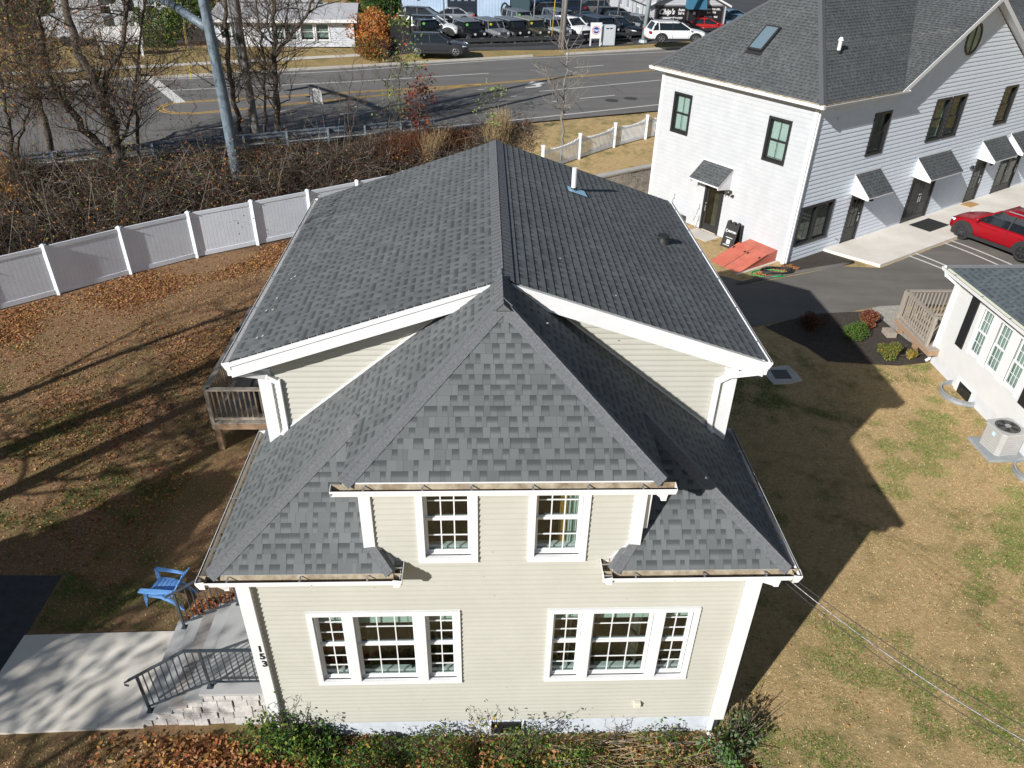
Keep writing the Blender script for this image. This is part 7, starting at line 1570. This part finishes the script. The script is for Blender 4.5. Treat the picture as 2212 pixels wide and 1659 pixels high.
# ================================================================= LEAF LITTER AND GRASS
rg=np.random.default_rng(5)
def litter(name,label,n,poly,mats,size,w=None,h=.03,pile=0,up=.6,cl=None,cat='fallen leaves'):
    xs_=[p[0] for p in poly]; ys_=[p[1] for p in poly]; Q=[]
    px_=np.array(xs_);py_=np.array(ys_)
    while len(Q)<n:
        x=rg.uniform(min(xs_),max(xs_),n); y=rg.uniform(min(ys_),max(ys_),n); ins=np.zeros(n,bool); j=len(poly)-1
        for i in range(len(poly)):
            c=((py_[i]>y)!=(py_[j]>y))&(x<(px_[j]-px_[i])*(y-py_[i])/(py_[j]-py_[i]+1e-12)+px_[i]); ins^=c; j=i
        if cl is not None: ins&=(rg.uniform(0,1,n)<cl(x,y))
        Q+=list(zip(x[ins],y[ins]))
    Q=np.array(Q[:n]); C=np.stack([Q[:,0],Q[:,1],H(Q[:,0],Q[:,1])+rg.uniform(.008,h,n)+pile*rg.uniform(0,1,n)],1); o=leaves(name,C,size,mats,rg,None,w,up,.65); return tag(o,label,cat,kind='stuff')
LITT=[LB[0],LB[1],LB[2],LB[3]]
cf=lambda x,y: .06+.94*ss(.5+.5*np.sin(x*.9+1.1*np.sin(y*.5))*np.sin(y*.8+np.cos(x*.6)),.35,.8)
litter('fallen_leaves','brown fallen leaves scattered over the lawn left of the house',24000,[(-19,13.5),(-4.2,23.8),(-4.0,13),(-7.5,9),(-8,3),(-9.3,4),(-15,4)],LITT,.07,[.4,.27,.2,.13],cl=lambda x,y: .16+.84*ss(y+.55*x,-2.5,5.5)*cf(x,y))
litter('fallen_leaves_by_fence','thick drift of fallen leaves along the foot of the white fence',8500,[(-18.5,14.2),(-15.4,17.0),(-13.6,18.8),(-11.6,20.3),(-9.5,21.5),(-6.5,23.5),(-6.2,21.5),(-11.0,17.6),(-15.2,13.6),(-18,11.5)],LITT,.09,[.5,.2,.15,.15],cl=cf)
litter('fallen_leaves_by_steps','heap of brown leaves between the railing and the house wall',4200,[(-6.4,2.5),(-3.95,2.5),(-3.95,3.4),(-5.0,3.5),(-6.2,3.0)],[LB[0],LB[1],LB[3],LB[2]],.085,[.5,.25,.15,.1],.05,.16,.3)
litter('fallen_leaves_front','brown leaves in front of the steps and the ivy',6500,[(-7.2,.15),(-2.2,.0),(-1.2,-1.6),(-4.5,-1.7),(-7.2,-1.0)],[LB[0],LB[1],LB[3],LB[2]],.085,[.5,.25,.15,.1],.05,.06,.3,cl=lambda x,y: .15+.85*ss(x,-6.6,-4.8))
litter('fallen_leaves_right_bed','mixed brown leaves in the planting strip below the right window',2600,[(-1.5,-.1),(4.2,-.1),(4.6,-1.3),(-1.5,-1.6)],[LB[0],LB[1],LB[3],LB[2]],.085,[.5,.25,.15,.1],.05,.06,.3)
litter('fallen_leaves_by_hatch','brown leaves caught beside the cellar hatch',700,[(5.7,19.3)] and [(hc.x-.9,hc.y-1.0),(hc.x+1.4,hc.y+.2),(hc.x+1.2,hc.y+.7),(hc.x-.6,hc.y-.2)],[LB[0],LB[3],LB[1]],.075,None,.05,.03,.4)
litter('leaf_specks_right','few scattered leaves on the lawn right of the house',700,[(4.5,-2),(14,4),(14,12),(9,12),(4.5,9)],LITT,.05,[.5,.2,.1,.2])
# grass blades: short tan and green blades on the nearer lawns
def blades(name,label,n,poly,mats,w,h=(.01,.032),cl=None):
    xs_=[p[0] for p in poly]; ys_=[p[1] for p in poly]; px_=np.array(xs_);py_=np.array(ys_); Q=[]
    while len(Q)<n:
        x=rg.uniform(min(xs_),max(xs_),n); y=rg.uniform(min(ys_),max(ys_),n); ins=np.zeros(n,bool); j=len(poly)-1
        for i in range(len(poly)):
            c=((py_[i]>y)!=(py_[j]>y))&(x<(px_[j]-px_[i])*(y-py_[i])/(py_[j]-py_[i]+1e-12)+px_[i]); ins^=c; j=i
        if cl is not None: ins&=(rg.uniform(0,1,n)<cl(x,y))
        Q+=list(zip(x[ins],y[ins]))
    Q=np.array(Q[:n]); a=rg.uniform(0,2*math.pi,n); hh_=rg.uniform(*h,n); s=rg.uniform(.006,.012,n); z=H(Q[:,0],Q[:,1]); l=rg.normal(size=(n,2))*hh_[:,None]*1.1
    A=np.stack([Q[:,0]-np.cos(a)*s,Q[:,1]-np.sin(a)*s,z-.004],1); B=np.stack([Q[:,0]+np.cos(a)*s,Q[:,1]+np.sin(a)*s,z-.004],1); Cc=np.stack([Q[:,0]+l[:,0],Q[:,1]+l[:,1],z+hh_],1)
    V=np.stack([A,B,Cc],1).reshape(-1,3); F_=np.arange(3*n).reshape(-1,3); mi=rg.choice(len(mats),n,p=w); return tag(fastmesh(name,V,F_,mats,mi),label,'grass',kind='stuff')
GB=[leafmat('grass_straw',(.68,.51,.27),trans=.1),leafmat('grass_tan',(.56,.40,.20),trans=.1),leafmat('grass_brown',(.31,.21,.10),trans=.1),leafmat('grass_green',(.14,.22,.045),trans=.15),leafmat('grass_pale',(.75,.60,.38),trans=.1)]
gpat=lambda x,y: ss(.8*np.sin(x*.8+2*np.sin(y*.45+.5))*np.sin(y*.9-1.3*np.sin(x*.5))+.55*np.sin(x*3.1+y*2.2)*np.sin(y*3.7-x+np.sin(x*2)),.25,.85)
RP=[(4.0,-3),(16,-3),(14.3,2),(14.2,12.6),(12,12.3),(9.6,12.7),(8.2,14.6),(4,14.2)]
LP=[(-19,13.5),(-4.2,23.8),(-4.0,13),(-7.3,8.5),(-4.2,7.5),(-4.2,2.5),(-9.3,2.4),(-9.3,3.9),(-15,4)]
blades('dry_grass_right','dry tan lawn grass to the right of the house',80000,RP,GB[:3]+[GB[4]],[.34,.36,.27,.03])
blades('green_grass_right','green patches in the dry lawn to the right of the house',60000,RP,[GB[3],LG[2]],[.8,.2],(.015,.045),cl=gpat)
blades('dry_grass_left','dry brown lawn grass to the left of the house',60000,LP,GB[:3]+[GB[4]],[.2,.36,.41,.03])
blades('green_grass_left','green patches in the shaded lawn to the left of the house',26000,LP,[GB[3],LG[1]],[.7,.3],(.015,.045),cl=lambda x,y: gpat(x,y)*(1-ss(y+.6*x,0,6)))
blades('front_grass','rough grass along the bottom of the picture',14000,[(-10,.1),(-4,.1),(-4,-2),(-10,-2)],GB,[.15,.25,.3,.25,.05])
# ================================================================= FRONT BED PLANTS
def ivy(label,poly,n,hf,seed,mats,w,size=.055,name='ivy'):
    rg2=np.random.default_rng(seed); xs_=[p[0] for p in poly];ys_=[p[1] for p in poly]; px_=np.array(xs_);py_=np.array(ys_); Q=[]
    while len(Q)<n:
        x=rg2.uniform(min(xs_),max(xs_),n); y=rg2.uniform(min(ys_),max(ys_),n); ins=np.zeros(n,bool); j=len(poly)-1
        for i in range(len(poly)):
            c=((py_[i]>y)!=(py_[j]>y))&(x<(px_[j]-px_[i])*(y-py_[i])/(py_[j]-py_[i]+1e-12)+px_[i]); ins^=c; j=i
        k=.5+.5*np.sin(x*5.3+np.sin(y*4)*2)*np.sin(y*6.1+x*2); ins&=rg2.uniform(0,1,n)<.25+.75*k
        Q+=list(zip(x[ins],y[ins]))
    Q=np.array(Q[:n]); hh_=hf(Q[:,0],Q[:,1]); C=np.stack([Q[:,0],Q[:,1],.02+rg2.uniform(0,1,n)**.7*hh_],1); o=leaves(name,C,size,mats,rg2,None,w,.15,.7); tag(o,label,'ivy',kind='stuff')
    A=C[:n//6].copy(); A[:,2]=0; twigs(name+'_stems',A,C[:n//6]+rg2.normal(size=(n//6,3))*.03,.004,[TWIG],rg2,o); return o
bump=lambda x,y: .22+.16*np.sin(x*2.3+1)*np.sin(y*3+x)+.12*np.sin(x*5.1)
ivy('low green ivy spreading along the foundation under the front windows',[(-3.5,-.06),(.9,-.06),(1.6,-.5),(1.0,-1.7),(-1.5,-1.9),(-3.0,-1.1)],12500,lambda x,y: np.clip(bump(x,y)*1.5-.12,.04,.6),4,[LG[0],LG[1],LG[2],LB[3],LB[2]],[.38,.30,.16,.08,.08],.048)
ivy('sparse green and yellow weeds below the right window',[(.9,-.06),(4.0,-.06),(4.4,-1.4),(1.2,-1.7)],3600,lambda x,y: np.clip(bump(x,y)*.9,.05,.4),6,[LG[0],LG[2],LB[0],LG[1]],[.35,.25,.2,.2],.05,'weeds')
def climber(label,x0,z1,w,n,seed,y0=-.12,x1=None,name='climbing_vine',mats=None,lean=0):
    rg2=np.random.default_rng(seed); t=thing(name,label,'vine',(x0,y0,0)); A=[];B=[];C=[]
    for s_ in range(int(8+w*14)):
        p=np.array([rg2.normal()*w*.3,-abs(rg2.normal())*.06,0.]); H_=z1*rg2.uniform(.5,1); k=int(H_/.09)
        for j in range(k):
            q=p+np.array([rg2.normal()*.045+lean*.02,rg2.normal()*.02-.001*j,.09]); q[1]=min(q[1],.06); A.append(p);B.append(q)
            for _ in range(rg2.poisson(n)): C.append(q+rg2.normal(size=3)*np.array([.10*w+.05,.07,.06]))
            p=q
    twigs('stems',A,B,.006,[TWIG],rg2,t)['kind']='stuff'; leaves('foliage',np.array(C),.065,mats or [LG[0],LG[1],LG[2]],rg2,t,[.5,.35,.15] if mats is None else None,0,.7); return t
climber('leafy green vine climbing the left corner board under the number 153',-3.85,1.05,1.0,3.2,11); climber('green vine leaning on the front wall right of the left corner board',-3.35,.75,.9,2.6,12)
climber('thin vine strand high on the left corner board',-3.72,1.75,.15,.45,13)
climber('thin vine with a yellow leaf on the wall below the windows',-.35,1.25,.22,.55,14,mats=[LG[2],LY,LG[0]]); climber('second thin vine with trailing leaves right of the yellow leafed one',.25,1.15,.8,1.2,15,y0=-.38,lean=1.6,mats=[LG[0],LG[2],LG[1]])
for k_,(x_,h_,lab) in enumerate(((-2.5,.55,'short vine shoots climbing below the left window, leftmost'),(-1.7,.7,'vine shoots climbing below the left window, middle'),(-1.05,.5,'vine shoots climbing below the left window, rightmost'),(1.15,.6,'weedy shoots below the left pane of the right window'))): climber(lab,x_,h_,.7,1.0,90+k_,y0=-.3)
climber('bare dead stem in front of the right half of the wall',2.0,.85,.05,.12,16)
climber('small green sprig by the foundation near the right downspout',2.95,.5,.25,1.0,17)
shrub('tall_weed','tall grey green bushy weed at the right front corner of the house','plant',(4.2,-.2,0),.5,.7,330,[leafmat('leaf_grey_green',(.17,.23,.13)),LG[1],LG[0]],.075,seed=19,stems=40,clump=12); shrub('tall_weed','smaller grey green weed in front of the right downspout','plant',(3.8,-.55,0),.42,.5,500,[MATS['leaf_grey_green'],LG[0]],.07,seed=20,stems=20)
rg=np.random.default_rng(9); n=420; A=np.stack([rg.uniform(1.2,4.0,n),rg.uniform(-1.5,-.1,n),rg.uniform(.02,.22,n)],1); a=rg.normal(.0,.6,n); l=rg.uniform(.2,.9,n); B=A+np.stack([np.cos(a)*l*rg.choice([-1,1],n),np.sin(a)*l*.5,rg.normal(size=n)*.06],1); B[:,2]=np.abs(B[:,2]); B[:,1]=np.minimum(B[:,1],-.03)
tag(twigs('dead_stalks',A,B,.006,[STRAW,TWIGP],rg),'pale dead stalks lying in the bed below the right window','dead stalks',kind='stuff')
n=160; A=np.zeros((n,3)); A[:,:2]=rg.normal(size=(n,2))*.12+np.array([1.75,-1.15]); a=rg.uniform(0,6.3,n); B=A+np.stack([np.cos(a)*.28,np.sin(a)*.28,rg.uniform(.1,.3,n)],1); tag(twigs('grass_tuft',A,B,.008,[LG[2],LG[0]],rg),'green tuft of long grass below the right window','grass tuft')
# ================================================================= WIRES
def wire(label,a,b,sag,r,mt,n=24):
    a=Vector(a);b=Vector(b); o=a; m=MB(); P=[a.lerp(b,k/n)-Vector((0,0,sag*4*(k/n)*(1-k/n)))-o for k in range(n+1)]; m.tube(P,r,mt,5); w_=m.build('power_cable',smooth=True); w_.location=o; return tag(w_,label,'cable',group='cables to the right front corner of the house')
A_=(4.14,-.02,4.08); far_=Vector(G(2330,1665,3.9)); f2=Vector(G(2330,1690,3.7))
wire('thick bright twisted power cable running down to the right from the house corner',A_,far_,.18,.0075,mat('aluminium_wire',(.26,.26,.28),.5,.7,25,metal=.3)); wire('thin black cable just above the bright twisted one',(4.14,0,4.14),far_+Vector((.1,.12,.05)),.14,.006,PLASTIC); wire('thin black cable hanging below the bright twisted one',(4.14,-.05,4.0),f2,.2,.006,PLASTIC)

shrub('leafy_shrub','loose green leafed shrub at the left front corner beside the stone steps','shrub',(-3.72,-.28,0),.55,1.2,1000,[LG[0],LG[1],LG[2]],.07,seed=51,stems=26,clump=12)
shrub('leafy_shrub','lower green shrub against the wall right of the left corner','shrub',(-3.1,-.3,0),.5,.6,520,[LG[0],LG[1],LG[2]],.07,seed=52,stems=20,clump=10)

rg=np.random.default_rng(15)
for (p,q,inn_,w,h,g) in GUTS:
    if g.parent.name!='house': continue
    L=(q-p).length; n=int(L*26); t=rg.uniform(0,1,n)**1.0; c=np.sin(t*9+L)*.5+.5; t=t[rg.uniform(0,1,n)<.25+.75*c]
    C=np.array([tuple(p.lerp(q,float(k))+inn_*rg.uniform(.045,w-.02)+Vector((0,0,-h+.012+rg.uniform(0,.03)))) for k in t]); leaves('gutter_debris',C,.055,[LB[0],LB[1],LB[2],LB[3]],rg,g,None,.5)['kind']='stuff'
# taller stems and half bare brambles standing out of the scrub
rg=np.random.default_rng(78); P=bank_pts(2600,nhi=29.0); P=P[((-P[:,0]*S22+P[:,1]*C22)-nfence(P[:,0]))>2.3][:700]; P=np.concatenate([P,P])[:700]; A=np.stack([P[:,0],P[:,1],H(P[:,0],P[:,1])+.2],1); hh_=rg.uniform(.5,2.4,700)*np.where(P[:,0]<-6,1,.6); B=A+np.stack([rg.normal(size=700)*.85,rg.normal(size=700)*.7,hh_],1)
AA=[A];BB=[B];RR=[np.full(700,.011)]
for k in range(5):
    f=rg.uniform(.35,1,700)[:,None]; S=A+(B-A)*f; E=S+np.stack([rg.normal(size=700)*.5,rg.normal(size=700)*.5,rg.uniform(-.35,.4,700)],1); AA.append(S);BB.append(E);RR.append(np.full(700,.006))
o=twigs('bramble_stems',np.concatenate(AA),np.concatenate(BB),np.concatenate(RR),[TWIG,TWIGP,BARK],rg,None,[.5,.25,.25]); tag(o,'taller upright stems standing out of the scrub on the bank','bramble',kind='stuff')
E_=np.concatenate(BB); sel=rg.integers(0,len(E_),7000); sel=sel[(E_[sel,0]<-9)|(rg.uniform(0,1,7000)<.25)]; C=E_[sel]+rg.normal(size=(len(sel),3))*.18
o=leaves('bramble_leaves',C,.085,[LB[1],LO,LG[2],LB[2],LG[0]],rg,None,[.3,.15,.15,.3,.1]); tag(o,'rust and olive leaves clinging to the taller scrub','bramble leaves',kind='stuff')
